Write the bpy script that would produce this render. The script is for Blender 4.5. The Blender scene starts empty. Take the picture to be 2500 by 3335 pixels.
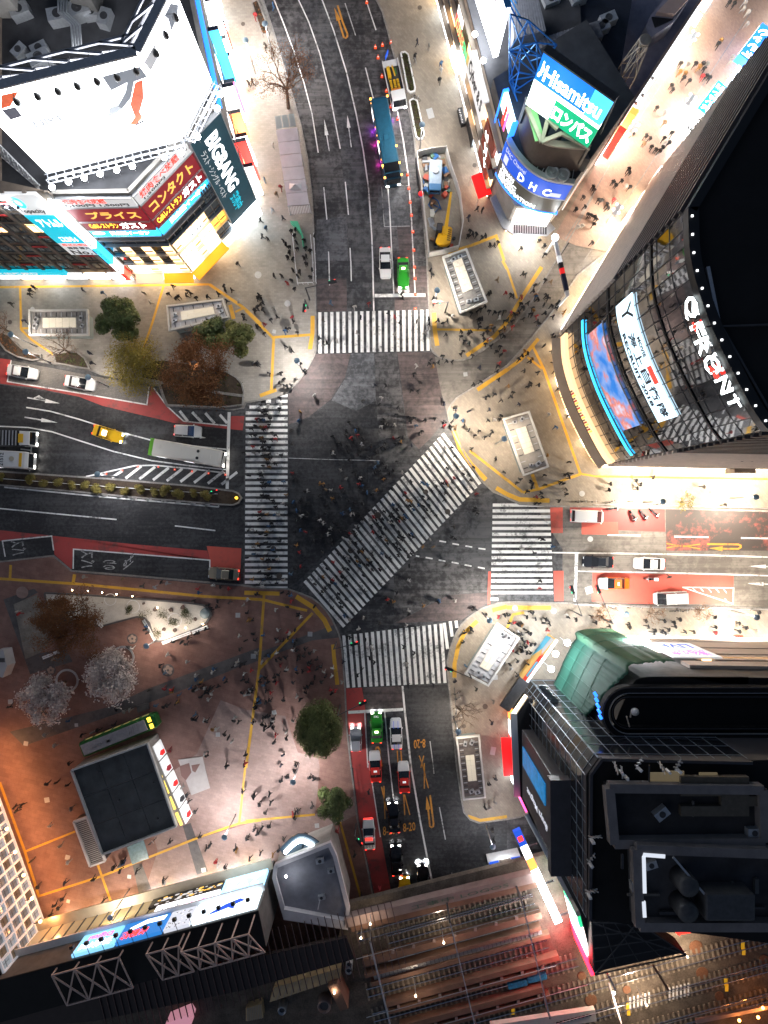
import bpy,bmesh,math,random
from mathutils import Vector,Matrix
rnd = random.Random(11)
PI = math.pi
scene = bpy.context.scene
COL = scene.collection
# ------------------------------------------------------------------ camera
CAM_H = 100.0            # the drone hovers 100 m over the crossing, looking straight down
SC = 0.0463              # metres per photograph pixel on the road surface
CX,CY = 1250.0,1667.5
cd = bpy.data.cameras.new('camera')
cam = bpy.data.objects.new('camera',cd)
COL.objects.link(cam)
cam.location = (0,0,CAM_H)
cam.rotation_euler = (0,0,0)
cd.sensor_fit = 'VERTICAL'
cd.sensor_height = 36.0
cd.lens = 36.0*CAM_H/(3335*SC)
cd.clip_start = 1.0
cd.clip_end = 3000.0
scene.camera = cam
# ------------------------------------------------------------------ night sky, faint moonlight, exposure
world = bpy.data.worlds.new('World')
scene.world = world
world.use_nodes = True
wn = world.node_tree
sky = wn.nodes.new('ShaderNodeTexSky')
sky.sky_type = 'NISHITA'
sky.sun_disc = False
MOON_EL,MOON_AZ = math.radians(35),math.radians(250)
sky.sun_elevation = MOON_EL
sky.sun_rotation = MOON_AZ
wn.links.new(sky.outputs[0],wn.nodes['Background'].inputs[0])
wn.nodes['Background'].inputs[1].default_value = 0.02
sd = bpy.data.lights.new('moon','SUN')
sd.energy = 0.035
sd.angle = math.radians(20)
sd.color = (0.75,0.85,1.0)
moon = bpy.data.objects.new('moon',sd)
COL.objects.link(moon)
mdir = Vector((math.sin(MOON_AZ)*math.cos(MOON_EL),math.cos(MOON_AZ)*math.cos(MOON_EL),math.sin(MOON_EL)))
moon.rotation_euler = (-mdir).to_track_quat('-Z','Y').to_euler()
vs = scene.view_settings
vs.view_transform = 'Standard'
vs.look = 'None'
vs.exposure = 0.98
vs.gamma = 1.0
scene.cycles.use_denoising = True
scene.cycles.max_bounces = 4
scene.cycles.diffuse_bounces = 2
scene.cycles.glossy_bounces = 3
scene.cycles.sample_clamp_indirect = 4.0
scene.cycles.sample_clamp_direct = 0.0
scene.cycles.use_light_tree = True
# ------------------------------------------------------------------ where things stand
TILE = {'A1': (0,0),'A2': (800,0),'A3': (1650,0),'B1': (0,850),'B2': (800,850),'B3': (1650,850),
  'C1': (0,1650),'C2': (800,1650),'C3': (1650,1650),'D1': (0,2485),'D2': (800,2485),'D3': (1650,2485)}
ZF = 850/1658.0
def src(t,x,y):
 o = TILE[t]
 return (o[0]+x*ZF,o[1]+y*ZF)
def P(x,y,z=0.0):
 """survey point (x, y) seen at height z -> metres"""
 k = SC*(CAM_H-z)/CAM_H
 return Vector(((x-CX)*k,(CY-y)*k,z))
def Q(t,x,y,z=0.0):
 return P(*src(t,x,y),z)
def L(t,pts,z=0.0):
 return [Q(t,x,y,z) for x,y in pts]
# ------------------------------------------------------------------ materials
MATS = {}
def mat(name,col,rough=0.7,metal=0.0,var=0.0,scale=2.0,emit=None,es=0.0,bump=0.0,spec=0.4,world_co=False,alpha=1.0,trans=0.0):
 if name in MATS:
  return MATS[name]
 m = bpy.data.materials.new(name)
 m.use_nodes = True
 nt = m.node_tree
 b = nt.nodes['Principled BSDF']
 b.inputs['Base Color'].default_value = (*col,1)
 b.inputs['Roughness'].default_value = rough
 b.inputs['Metallic'].default_value = metal
 b.inputs['Specular IOR Level'].default_value = spec
 if trans:
  b.inputs['Transmission Weight'].default_value = trans
 if var or bump:
  tc = nt.nodes.new('ShaderNodeNewGeometry') if world_co else nt.nodes.new('ShaderNodeTexCoord')
  out = tc.outputs['Position'] if world_co else tc.outputs['Object']
  nz = nt.nodes.new('ShaderNodeTexNoise')
  nz.inputs['Scale'].default_value = scale
  nz.inputs['Detail'].default_value = 6
  nz.inputs['Roughness'].default_value = 0.65
  nt.links.new(out,nz.inputs['Vector'])
  if var:
   r = nt.nodes.new('ShaderNodeValToRGB')
   e = r.color_ramp.elements
   e[0].position = 0.3
   e[1].position = 0.72
   e[0].color = (*[c*(1-var) for c in col],1)
   e[1].color = (*[min(1,c*(1+var)) for c in col],1)
   nt.links.new(nz.outputs['Fac'],r.inputs[0])
   nt.links.new(r.outputs[0],b.inputs['Base Color'])
  if bump:
   bp = nt.nodes.new('ShaderNodeBump')
   bp.inputs['Strength'].default_value = bump
   bp.inputs['Distance'].default_value = 0.02
   nt.links.new(nz.outputs['Fac'],bp.inputs['Height'])
   nt.links.new(bp.outputs[0],b.inputs['Normal'])
 if emit:
  b.inputs['Emission Color'].default_value = (*emit,1)
  b.inputs['Emission Strength'].default_value = es
 MATS[name] = m
 return m
def glow(name,col,es):
 return mat(name,tuple(min(0.8,c) for c in col),0.5,emit=col,es=es)
def ground_mat(name,base,alt,s1=0.12,s2=1.6,grain=40.0,rough=(0.5,0.85),brick=None,lo=0.38,hi=0.62,stain=0.35,streak=None,amp=None):
 """worn ground: two sizes of blotches between two colours, fine grain, optional slab joints"""
 m = bpy.data.materials.new(name)
 m.use_nodes = True
 nt = m.node_tree
 N,K = nt.nodes.new,nt.links.new
 b = nt.nodes['Principled BSDF']
 g = N('ShaderNodeNewGeometry')
 def noise(s,d=5,r=0.6):
  n = N('ShaderNodeTexNoise')
  n.inputs['Scale'].default_value = s
  n.inputs['Detail'].default_value = d
  n.inputs['Roughness'].default_value = r
  K(g.outputs['Position'],n.inputs['Vector'])
  return n
 a,c,f = noise(s1),noise(s2,8,0.7),noise(grain,2)
 ad = N('ShaderNodeMath')
 ad.operation = 'ADD'
 K(a.outputs['Fac'],ad.inputs[0])
 sb = N('ShaderNodeMath')
 sb.operation = 'MULTIPLY_ADD'
 amp = amp or (1.3 if streak else 0.7)
 sb.inputs[1].default_value = amp
 sb.inputs[2].default_value =-amp/2
 K(c.outputs['Fac'],sb.inputs[0])
 K(sb.outputs[0],ad.inputs[1])
 r = N('ShaderNodeValToRGB')
 e = r.color_ramp.elements
 e[0].position,e[1].position = lo,hi
 e[0].color,e[1].color = (*base,1),(*alt,1)
 K(ad.outputs[0],r.inputs[0])
 mx = N('ShaderNodeMix')
 mx.data_type = 'RGBA'
 mx.blend_type = 'MULTIPLY'
 mx.inputs[0].default_value = stain
 K(r.outputs[0],mx.inputs[6])
 K(f.outputs['Color'],mx.inputs[7])
 g2 = N('ShaderNodeRGBToBW')
 K(f.outputs['Color'],g2.inputs[0])
 g3 = N('ShaderNodeMath')
 g3.operation = 'MULTIPLY'
 g3.inputs[1].default_value = 1.7
 K(g2.outputs[0],g3.inputs[0])
 K(g3.outputs[0],mx.inputs[7])
 out = mx.outputs[2]
 for ang,amt in streak or ():
  mp = N('ShaderNodeMapping')
  mp.inputs['Rotation'].default_value = (0,0,ang)
  mp.inputs['Scale'].default_value = (0.05,1.6,1)
  K(g.outputs['Position'],mp.inputs[0])
  n4 = N('ShaderNodeTexNoise')
  n4.inputs['Scale'].default_value = 1.0
  n4.inputs['Detail'].default_value = 6
  n4.inputs['Roughness'].default_value = 0.7
  K(mp.outputs[0],n4.inputs['Vector'])
  r4 = N('ShaderNodeValToRGB')
  r4.color_ramp.elements[0].position,r4.color_ramp.elements[1].position = 0.36,0.6
  r4.color_ramp.elements[0].color = (1-amt,1-amt,1-amt,1)
  K(n4.outputs['Fac'],r4.inputs[0])
  m4 = N('ShaderNodeMix')
  m4.data_type = 'RGBA'
  m4.blend_type = 'MULTIPLY'
  m4.inputs[0].default_value = 1.0
  K(out,m4.inputs[6])
  K(r4.outputs[0],m4.inputs[7])
  out = m4.outputs[2]
 if brick:
  bw,bh,dark,ang = brick
  mp = N('ShaderNodeMapping')
  mp.inputs['Rotation'].default_value = (0,0,ang)
  K(g.outputs['Position'],mp.inputs[0])
  bt = N('ShaderNodeTexBrick')
  bt.inputs['Scale'].default_value = 1.0
  bt.inputs['Brick Width'].default_value = bw
  bt.inputs['Row Height'].default_value = bh
  bt.inputs['Mortar Size'].default_value = 0.018
  bt.inputs['Color1'].default_value = (1,1,1,1)
  bt.inputs['Color2'].default_value = (0.82,0.82,0.82,1)
  bt.inputs['Mortar'].default_value = (dark,dark,dark,1)
  K(mp.outputs[0],bt.inputs['Vector'])
  m2 = N('ShaderNodeMix')
  m2.data_type = 'RGBA'
  m2.blend_type = 'MULTIPLY'
  m2.inputs[0].default_value = 1.0
  K(out,m2.inputs[6])
  K(bt.outputs['Color'],m2.inputs[7])
  out = m2.outputs[2]
 K(out,b.inputs['Base Color'])
 rr = N('ShaderNodeMapRange')
 rr.inputs['To Min'].default_value,rr.inputs['To Max'].default_value = rough
 K(ad.outputs[0],rr.inputs['Value'])
 rr.inputs['From Min'].default_value,rr.inputs['From Max'].default_value = 0.3,0.7
 K(rr.outputs[0],b.inputs['Roughness'])
 bp = N('ShaderNodeBump')
 bp.inputs['Strength'].default_value = 0.25
 bp.inputs['Distance'].default_value = 0.02
 K(f.outputs['Fac'],bp.inputs['Height'])
 K(bp.outputs[0],b.inputs['Normal'])
 b.inputs['Specular IOR Level'].default_value = 0.35
 MATS[name] = m
 return m
# ------------------------------------------------------------------ meshes
class MB:
 """collects faces of one mesh; f(material index) picks the slot"""
 def __init__(s):
  s.v,s.f,s.m,s.cur = [],[],[],0
 def add(s,vs_,fs):
  o = len(s.v)
  s.v += [tuple(p) for p in vs_]
  for q in fs:
   s.f.append([o+i for i in q])
   s.m.append(s.cur)
  return s
 def poly(s,pts):
  return s.add(pts,[list(range(len(pts)))])
 def prism(s,pts,z0,z1,bottom=False):
  """pts = outline (any winding); flat top z1"""
  a = sum(pts[i][0]*pts[(i+1) % len(pts)][1]-pts[(i+1) % len(pts)][0]*pts[i][1] for i in range(len(pts)))
  if a < 0:
   pts = list(reversed(pts))
  n = len(pts)
  vs_ = [(p[0],p[1],z0) for p in pts]+[(p[0],p[1],z1) for p in pts]
  fs = [[i,(i+1) % n,n+(i+1) % n,n+i] for i in range(n)]+[list(range(n,2*n))]
  if bottom:
   fs.append(list(range(n-1,-1,-1)))
  return s.add(vs_,fs)
 def box(s,x0,x1,y0,y1,z0,z1):
  return s.prism([(x0,y0),(x1,y0),(x1,y1),(x0,y1)],z0,z1,True)
 def obox(s,o,u,v,w):
  """box from corner o spanned by three vectors"""
  o,u,v,w = Vector(o),Vector(u),Vector(v),Vector(w)
  if u.cross(v).dot(w) < 0:
   u,v = v,u
  c = [o,o+u,o+u+v,o+v]
  c += [p+w for p in c]
  return s.add(c,[[3,2,1,0],[4,5,6,7],[0,1,5,4],[1,2,6,5],[2,3,7,6],[3,0,4,7]])
 def bar(s,a,b,w,h=None,n=4):
  """square or round bar from a to b"""
  a,b = Vector(a),Vector(b)
  h = h or w
  d = (b-a)
  if d.length < 1e-6:
   return s
  d.normalize()
  up = Vector((0,0,1)) if abs(d.z) < 0.95 else Vector((1,0,0))
  x = d.cross(up).normalized()
  y = x.cross(d).normalized()
  ring = [(math.cos(PI/n+2*PI*i/n),math.sin(PI/n+2*PI*i/n)) for i in range(n)]
  if n == 4:
   ring = [(c/abs(c),q/abs(q)) for c,q in ring]
  vs_ = [a+x*(c*w/2)+y*(q*h/2) for c,q in ring]+[b+x*(c*w/2)+y*(q*h/2) for c,q in ring]
  fs = [[(i+1) % n,i,n+i,n+(i+1) % n] for i in range(n)]+[list(range(n)),list(range(2*n-1,n-1,-1))]
  return s.add(vs_,fs)
 def tube(s,pts,rs,n=6):
  """tapering tube through pts"""
  rings = []
  o = len(s.v)
  for i,p in enumerate(pts):
   p = Vector(p)
   d = (Vector(pts[min(i+1,len(pts)-1)])-Vector(pts[max(i-1,0)]))
   d = d.normalized() if d.length > 1e-9 else Vector((0,0,1))
   up = Vector((0,0,1)) if abs(d.z) < 0.9 else Vector((1,0,0))
   x = d.cross(up).normalized()
   y = x.cross(d)
   for k in range(n):
    a = 2*PI*k/n
    s.v.append(tuple(p+(x*math.cos(a)+y*math.sin(a))*rs[i]))
  for i in range(len(pts)-1):
   for k in range(n):
    a,b = o+i*n+k,o+i*n+(k+1) % n
    s.f.append([b,a,a+n,b+n])
    s.m.append(s.cur)
  s.f.append([o+k for k in range(n)])
  s.m.append(s.cur)
  e = o+(len(pts)-1)*n
  s.f.append([e+k for k in range(n-1,-1,-1)])
  s.m.append(s.cur)
  return s
 def lathe(s,prof,n=16,c=(0,0,0),cap=True):
  """prof = (r, z) pairs round the vertical through c"""
  o = len(s.v)
  for r,z in prof:
   for k in range(n):
    a = 2*PI*k/n
    s.v.append((c[0]+r*math.cos(a),c[1]+r*math.sin(a),c[2]+z))
  for i in range(len(prof)-1):
   for k in range(n):
    a,b = o+i*n+k,o+i*n+(k+1) % n
    s.f.append([a,b,b+n,a+n])
    s.m.append(s.cur)
  for i,rev in ((0,True),(len(prof)-1,False)):
   if cap and prof[i][0] > 1e-4:
    q = [o+i*n+k for k in range(n)]
    s.f.append(q[::-1] if rev else q)
    s.m.append(s.cur)
  return s
 def ribbon(s,pts,w,z,z0=None):
  """flat strip of width w along pts at height z (z0 = give it sides down to z0)"""
  n = len(pts)
  lft,rgt = [],[]
  for i in range(n):
   p = Vector((pts[i][0],pts[i][1]))
   d1 = Vector((pts[i][0]-pts[i-1][0],pts[i][1]-pts[i-1][1])) if i else None
   d2 = Vector((pts[i+1][0]-pts[i][0],pts[i+1][1]-pts[i][1])) if i < n-1 else None
   d1 = (d1 or d2).normalized()
   d2 = (d2 or d1).normalized()
   d = (d1+d2)
   d = d.normalized() if d.length > 1e-6 else d1
   nn = Vector((-d.y,d.x))
   k = min(2.0,1/max(0.3,nn.dot(Vector((-d1.y,d1.x)))))
   lft.append(p+nn*(w/2*k))
   rgt.append(p-nn*(w/2*k))
  for i in range(n-1):
   q = [rgt[i],rgt[i+1],lft[i+1],lft[i]]
   if z0 is None:
    s.poly([(a.x,a.y,z) for a in q])
   else:
    s.prism(q,z0,z)
  return s
 def mesh(s,name):
  me = bpy.data.meshes.new(name)
  me.from_pydata(s.v,[],s.f)
  me.polygons.foreach_set('material_index',s.m)
  me.update()
  return me
 def build(s,name,m=None,parent=None,smooth=False,loc=None,bevel=0.0):
  me = s.mesh(name)
  for x in (m if isinstance(m,(list,tuple)) else [m]):
   if x:
    me.materials.append(x)
  if smooth:
   me.polygons.foreach_set('use_smooth',[True]*len(me.polygons))
  o = bpy.data.objects.new(name,me)
  COL.objects.link(o)
  if parent is not None:
   o.parent = parent
  if loc is not None:
   o.location = loc
  if bevel:
   bv = o.modifiers.new('bevel','BEVEL')
   bv.width = bevel
   bv.segments = 2
   bv.limit_method = 'ANGLE'
  return o
def tag(o,label=None,cat=None,group=None,kind=None):
 if label:
  o['label'] = label
 if cat:
  o['category'] = cat
 if group:
  o['group'] = group
 if kind:
  o['kind'] = kind
 return o
def empty(name,loc=(0,0,0),rz=0.0,label=None,cat=None,group=None,kind=None):
 o = bpy.data.objects.new(name,None)
 COL.objects.link(o)
 o.location = loc
 o.rotation_euler = (0,0,rz)
 o.empty_display_size = 0.2
 return tag(o,label,cat,group,kind)
def child(name,me,parent,loc=(0,0,0),rot=(0,0,0),m=None):
 o = bpy.data.objects.new(name,me)
 COL.objects.link(o)
 o.parent = parent
 o.location = loc
 o.rotation_euler = rot
 return o
def copy_tree(o,parent=None):
 c = o.copy()
 COL.objects.link(c)
 c.parent = parent
 for ch in list(o.children):
  copy_tree(ch,c)
 return c
def lamp(kind,loc,energy,col=(1,1,1),size=0.3,parent=None,target=None,spot=120,blend=0.6,name='light'):
 ld = bpy.data.lights.new(name,kind)
 ld.energy = energy
 ld.color = col
 if kind == 'AREA':
  ld.shape = 'DISK'
  ld.size = size
 else:
  ld.shadow_soft_size = size
 if kind == 'SPOT':
  ld.spot_size = math.radians(spot)
  ld.spot_blend = blend
 o = bpy.data.objects.new(name,ld)
 COL.objects.link(o)
 o.location = loc
 if target is not None:
  d = Vector(target)-Vector(loc)
  o.rotation_euler = d.to_track_quat('-Z','Y').to_euler()
 if parent is not None:
  o.parent = parent
 return o
TEXT = {}
def text_mesh(body,bold=0.0,depth=0.02):
 """letters as a mesh in the xy plane, with its bounds"""
 k = (body,bold,depth)
 if k not in TEXT:
  c = bpy.data.curves.new('lettering','FONT')
  c.body = body
  c.size = 1.0
  c.offset = bold
  c.extrude = depth
  c.resolution_u = 2
  o = bpy.data.objects.new('lettering',c)
  COL.objects.link(o)
  bpy.context.view_layer.update()
  me = bpy.data.meshes.new_from_object(o.evaluated_get(bpy.context.evaluated_depsgraph_get()))
  bpy.data.objects.remove(o)
  bpy.data.curves.remove(c)
  co = [v.co.copy() for v in me.vertices]
  bb = (min(v.x for v in co),max(v.x for v in co),min(v.y for v in co),max(v.y for v in co)) if co else (0,1,0,1)
  TEXT[k] = ([tuple(v) for v in co],[list(p.vertices) for p in me.polygons],bb)
  bpy.data.meshes.remove(me)
 return TEXT[k]
def lettering(body,o,u,v,m,parent=None,bold=0.0,d=0.012,name='lettering'):
 """letters filling the parallelogram at o spanned by u (along the line) and v (up)"""
 co,fs,bb = text_mesh(body,bold)
 o,u,v = Vector(o),Vector(u),Vector(v)
 n = u.cross(v).normalized()
 sx,sy = 1/max(1e-6,bb[1]-bb[0]),1/max(1e-6,bb[3]-bb[2])
 b = MB()
 b.add([o+u*((p[0]-bb[0])*sx)+v*((p[1]-bb[2])*sy)+n*(d+p[2]*0.5) for p in co],fs)
 q = b.build(name,m,parent)
 q['kind'] = 'stuff'
 return q
class Face:
 """an upright facade: from ground point a to b (left to right seen from outside), foot at z0"""
 def __init__(s,a,b,z0=0.0):
  s.a = Vector((a[0],a[1],z0))
  d = Vector((b[0]-a[0],b[1]-a[1],0))
  s.len = d.length
  s.u = d.normalized()
  s.n = Vector((s.u.y,-s.u.x,0))
  s.z = Vector((0,0,1))
 def pt(s,u,v,d=0.0):
  return s.a+s.u*u+s.z*v+s.n*d
 def uv(s,px):
  """survey pixel -> (u, v) on the facade plane"""
  q = P(px[0],px[1],0)
  c = Vector((0,0,CAM_H))
  r = q-c
  t = (s.a-c).dot(s.n)/r.dot(s.n)
  w = c+r*t-s.a
  return w.dot(s.u),w.z
 def panel(s,name,u0,u1,v0,v1,m,parent=None,d=0.1,d0=0.0):
  return MB().obox(s.pt(u0,v0,d0),s.u*(u1-u0),s.z*(v1-v0),s.n*(d-d0)).build(name,m,parent)
 def add(s,mb,u0,u1,v0,v1,d=0.1,d0=0.0):
  return mb.obox(s.pt(u0,v0,d0),s.u*(u1-u0),s.z*(v1-v0),s.n*(d-d0))
 def text(s,body,u0,u1,v0,v1,m,parent=None,d=0.12,bold=0.0):
  return lettering(body,s.pt(u0,v0,d),s.u*(u1-u0),s.z*(v1-v0),m,parent,bold)
ORD = ['','first','second','third','fourth','fifth','sixth','seventh','eighth','ninth','tenth','eleventh','twelfth','thirteenth',
       'fourteenth','fifteenth','sixteenth','seventeenth','eighteenth','nineteenth','twentieth']
def nth(i):
 if i <= 20:
  return ORD[i]
 t = ['','','twenty','thirty','forty','fifty','sixty','seventy','eighty','ninety'][i // 10]
 return t+'-'+ORD[i % 10] if i % 10 else t[:-1]+'ieth'
class Bend:
 """a curved facade through ground points (left to right seen from outside)"""
 def __init__(s,pts,z0=0.0,seg=24):
  pts = [Vector((p[0],p[1],0)) for p in pts]
  n = len(pts)
  def cr(t):
   i = min(int(t),n-2)
   f = t-i
   a,b,c,d = pts[max(i-1,0)],pts[i],pts[i+1],pts[min(i+2,n-1)]
   return 0.5*((2*b)+(c-a)*f+(2*a-5*b+4*c-d)*f*f+(3*b-a-3*c+d)*f**3)
  raw = [cr((n-1)*i/200) for i in range(201)]
  ln = [0.0]
  for i in range(200):
   ln.append(ln[-1]+(raw[i+1]-raw[i]).length)
  s.len,s.z0,s.raw,s.ln = ln[-1],z0,raw,ln
 def at(s,u):
  u = min(max(u,0),s.len)
  lo,hi = 0,200
  while hi-lo > 1:
   m = (lo+hi) // 2
   if s.ln[m] <= u:
    lo = m
   else:
    hi = m
  f = (u-s.ln[lo])/max(1e-9,s.ln[hi]-s.ln[lo])
  p = s.raw[lo].lerp(s.raw[hi],f)
  d = (s.raw[min(hi+2,200)]-s.raw[max(lo-2,0)]).normalized()
  return p,Vector((d.y,-d.x,0))
 def pt(s,u,v,d=0.0):
  p,n = s.at(u)
  return p+n*d+Vector((0,0,v+s.z0))
 def add(s,b,u0,u1,v0,v1,d=0.1,d0=0.0,seg=None):
  k = seg or max(1,int((u1-u0)/1.2))
  us = [u0+(u1-u0)*i/k for i in range(k+1)]
  vs_ = []
  for u in us:
   vs_ += [s.pt(u,v0,d0),s.pt(u,v0,d),s.pt(u,v1,d),s.pt(u,v1,d0)]
  fs = [[3,2,1,0],[4*k,4*k+1,4*k+2,4*k+3]]
  for i in range(k):
   for j in range(4):
    a,c = 4*i+j,4*i+(j+1) % 4
    fs.append([a,c,c+4,a+4])
  return b.add(vs_,[q[::-1] for q in fs])
 def panel(s,name,u0,u1,v0,v1,m,parent=None,d=0.1,d0=0.0,seg=None):
  return s.add(MB(),u0,u1,v0,v1,d,d0,seg).build(name,m,parent)
 def text(s,body,u0,u1,v0,v1,m,parent=None,d=0.12,bold=0.0,rot=False):
  co,fs,bb = text_mesh(body,bold)
  sx,sy = 1/max(1e-6,bb[1]-bb[0]),1/max(1e-6,bb[3]-bb[2])
  b = MB()
  vv = []
  for p in co:
   x,y = (p[0]-bb[0])*sx,(p[1]-bb[2])*sy
   if rot:
    x,y = y,1-x
   vv.append(s.pt(u0+(u1-u0)*x,v0+(v1-v0)*y,d+0.012+p[2]*0.5))
  b.add(vv,fs)
  q = b.build('lettering',m,parent)
  q['kind'] = 'stuff'
  return q
def settle_all():
 """put every thing's origin at its own base"""
 bpy.context.view_layer.update()
 def leaves(o):
  out = [o] if o.type == 'MESH' else []
  for c in o.children:
   out += leaves(c)
  return out
 for o in list(scene.objects):
  if o.parent or o.type not in ('MESH','EMPTY') or o.location.length > 1e-6 or o.rotation_euler.z or (o.data and o.data.users > 1):
   continue
  pts = [m.matrix_world @ Vector(q) for m in leaves(o) for q in m.bound_box]
  if not pts:
   continue
  c = Vector(((min(p.x for p in pts)+max(p.x for p in pts))/2,(min(p.y for p in pts)+max(p.y for p in pts))/2,min(p.z for p in pts)))
  if o.type == 'MESH':
   o.data.transform(Matrix.Translation(-c))
  o.location = c
  for ch in o.children:
   ch.location -= c
# ================================================================== the setting: ground, roads, pavements, painted markings
asphalt = ground_mat('asphalt',(0.04,0.041,0.046),(0.125,0.125,0.13),0.09,1.1,30,(0.42,0.7),streak=((1.5,0.4),(0.05,0.3)))
asphalt_dark = ground_mat('asphalt dark',(0.026,0.026,0.029),(0.07,0.07,0.074),0.15,2.0,30,(0.5,0.75),streak=((0.1,0.35),(1.5,0.25)))
asphalt_grey = ground_mat('asphalt grey',(0.06,0.062,0.068),(0.16,0.163,0.175),0.2,1.5,30,(0.5,0.8),streak=((1.5,0.4),))
asphalt_worn = ground_mat('asphalt worn',(0.045,0.043,0.046),(0.15,0.145,0.147),0.16,1.3,30,(0.45,0.75),streak=((1.45,0.5),(1.65,0.3)))
asphalt_red = ground_mat('asphalt red worn',(0.06,0.05,0.052),(0.155,0.118,0.115),0.25,1.6,30,(0.5,0.8),lo=0.3,hi=0.7,streak=((1.5,0.45),))
paving = ground_mat('paving beige',(0.24,0.22,0.195),(0.34,0.315,0.285),0.1,0.9,12,(0.55,0.85),brick=(0.6,0.3,0.8,0.0),lo=0.3,hi=0.7)
paving_ne = ground_mat('paving tan',(0.22,0.185,0.15),(0.31,0.27,0.22),0.12,0.9,12,(0.55,0.85),brick=(0.6,0.3,0.8,0.9),lo=0.3,hi=0.7)
paving_brown = ground_mat('paving brown',(0.18,0.09,0.073),(0.275,0.16,0.133),0.14,0.8,10,(0.5,0.8),brick=(1.2,0.6,0.72,0.25),lo=0.3,hi=0.7)
paving_pink = ground_mat('paving pinkish',(0.25,0.165,0.145),(0.33,0.24,0.215),0.2,0.9,10,(0.5,0.8),brick=(0.8,0.4,0.8,0.25),lo=0.3,hi=0.7)  # in the plaza sheets this paler tone stands for light
paving_street = ground_mat('paving street',(0.29,0.195,0.155),(0.37,0.265,0.215),0.12,0.7,14,(0.5,0.8),brick=(0.4,0.2,0.85,0.95),lo=0.3,hi=0.7)
street_mouth = ground_mat('side street asphalt',(0.15,0.135,0.12),(0.22,0.2,0.18),0.15,1.2,25,(0.5,0.8),streak=((0.0,0.25),(0.9,0.2)))
paving_dark = ground_mat('paving dark band',(0.075,0.07,0.07),(0.12,0.11,0.11),0.3,1.5,12,(0.45,0.7))
kerb_stone = ground_mat('kerb stone',(0.22,0.21,0.20),(0.32,0.30,0.28),0.5,3,20,(0.7,0.9),brick=(0.6,0.6,0.6,0.3))
soil = ground_mat('soil',(0.035,0.025,0.018),(0.07,0.05,0.035),0.6,3,20,(0.9,1.0))
cobble = ground_mat('lay-by cobbles',(0.16,0.15,0.14),(0.24,0.22,0.2),0.3,2,12,(0.6,0.9),brick=(0.25,0.25,0.55,0.15))
def paint_mat(name,col,under,wear=0.40,s=3.0):
 m = bpy.data.materials.new(name)
 m.use_nodes = True
 nt = m.node_tree
 N,K = nt.nodes.new,nt.links.new
 b = nt.nodes['Principled BSDF']
 g = N('ShaderNodeNewGeometry')
 n1,n2 = N('ShaderNodeTexNoise'),N('ShaderNodeTexNoise')
 for n,q,d in ((n1,s,8),(n2,s*0.12,3)):
  n.inputs['Scale'].default_value = q
  n.inputs['Detail'].default_value = d
  n.inputs['Roughness'].default_value = 0.75
  K(g.outputs['Position'],n.inputs['Vector'])
 ad = N('ShaderNodeMath')
 ad.operation = 'MULTIPLY_ADD'
 ad.inputs[1].default_value = 0.55
 K(n2.outputs['Fac'],ad.inputs[0])
 m5 = N('ShaderNodeMath')
 m5.operation = 'MULTIPLY'
 m5.inputs[1].default_value = 0.45
 K(n1.outputs['Fac'],m5.inputs[0])
 K(m5.outputs[0],ad.inputs[2])
 r = N('ShaderNodeValToRGB')
 e = r.color_ramp.elements
 e[0].position,e[1].position = wear-0.03,wear+0.07
 e[0].color = (*under,1)
 e[1].color = (*[c*0.88 for c in col],1)
 x = r.color_ramp.elements.new(wear+0.3)
 x.color = (*col,1)
 K(ad.outputs[0],r.inputs[0])
 K(r.outputs[0],b.inputs['Base Color'])
 b.inputs['Roughness'].default_value = 0.6
 MATS[name] = m
 return m
white_paint = paint_mat('road paint white',(0.8,0.8,0.78),(0.16,0.16,0.16),0.41)
thin_paint = paint_mat('road paint worn white',(0.55,0.55,0.54),(0.10,0.10,0.10),0.45)
orange_paint = paint_mat('road paint orange',(0.62,0.27,0.035),(0.10,0.08,0.06),0.42)
red_paint = paint_mat('road paint red',(0.40,0.055,0.05),(0.14,0.05,0.045),0.42,1.5)
red_worn = paint_mat('road paint red worn',(0.36,0.10,0.08),(0.06,0.05,0.046),0.535,1.2)
red_paint_lit = paint_mat('road paint red lit',(0.58,0.10,0.07),(0.3,0.08,0.06),0.42,1.5)  # lit copy of the red paint: light put into the colour
tactile = paint_mat('tactile paving yellow',(0.60,0.33,0.03),(0.32,0.2,0.06),0.40,4)
def T(*segs):
 """polyline pieces given per survey tile"""
 out = []
 for t,pts in segs:
  out += [src(t,x,y) for x,y in pts] if t else list(pts)
 return out
def W(pts,z=0.0):
 return [P(x,y,z) for x,y in pts]
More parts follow.
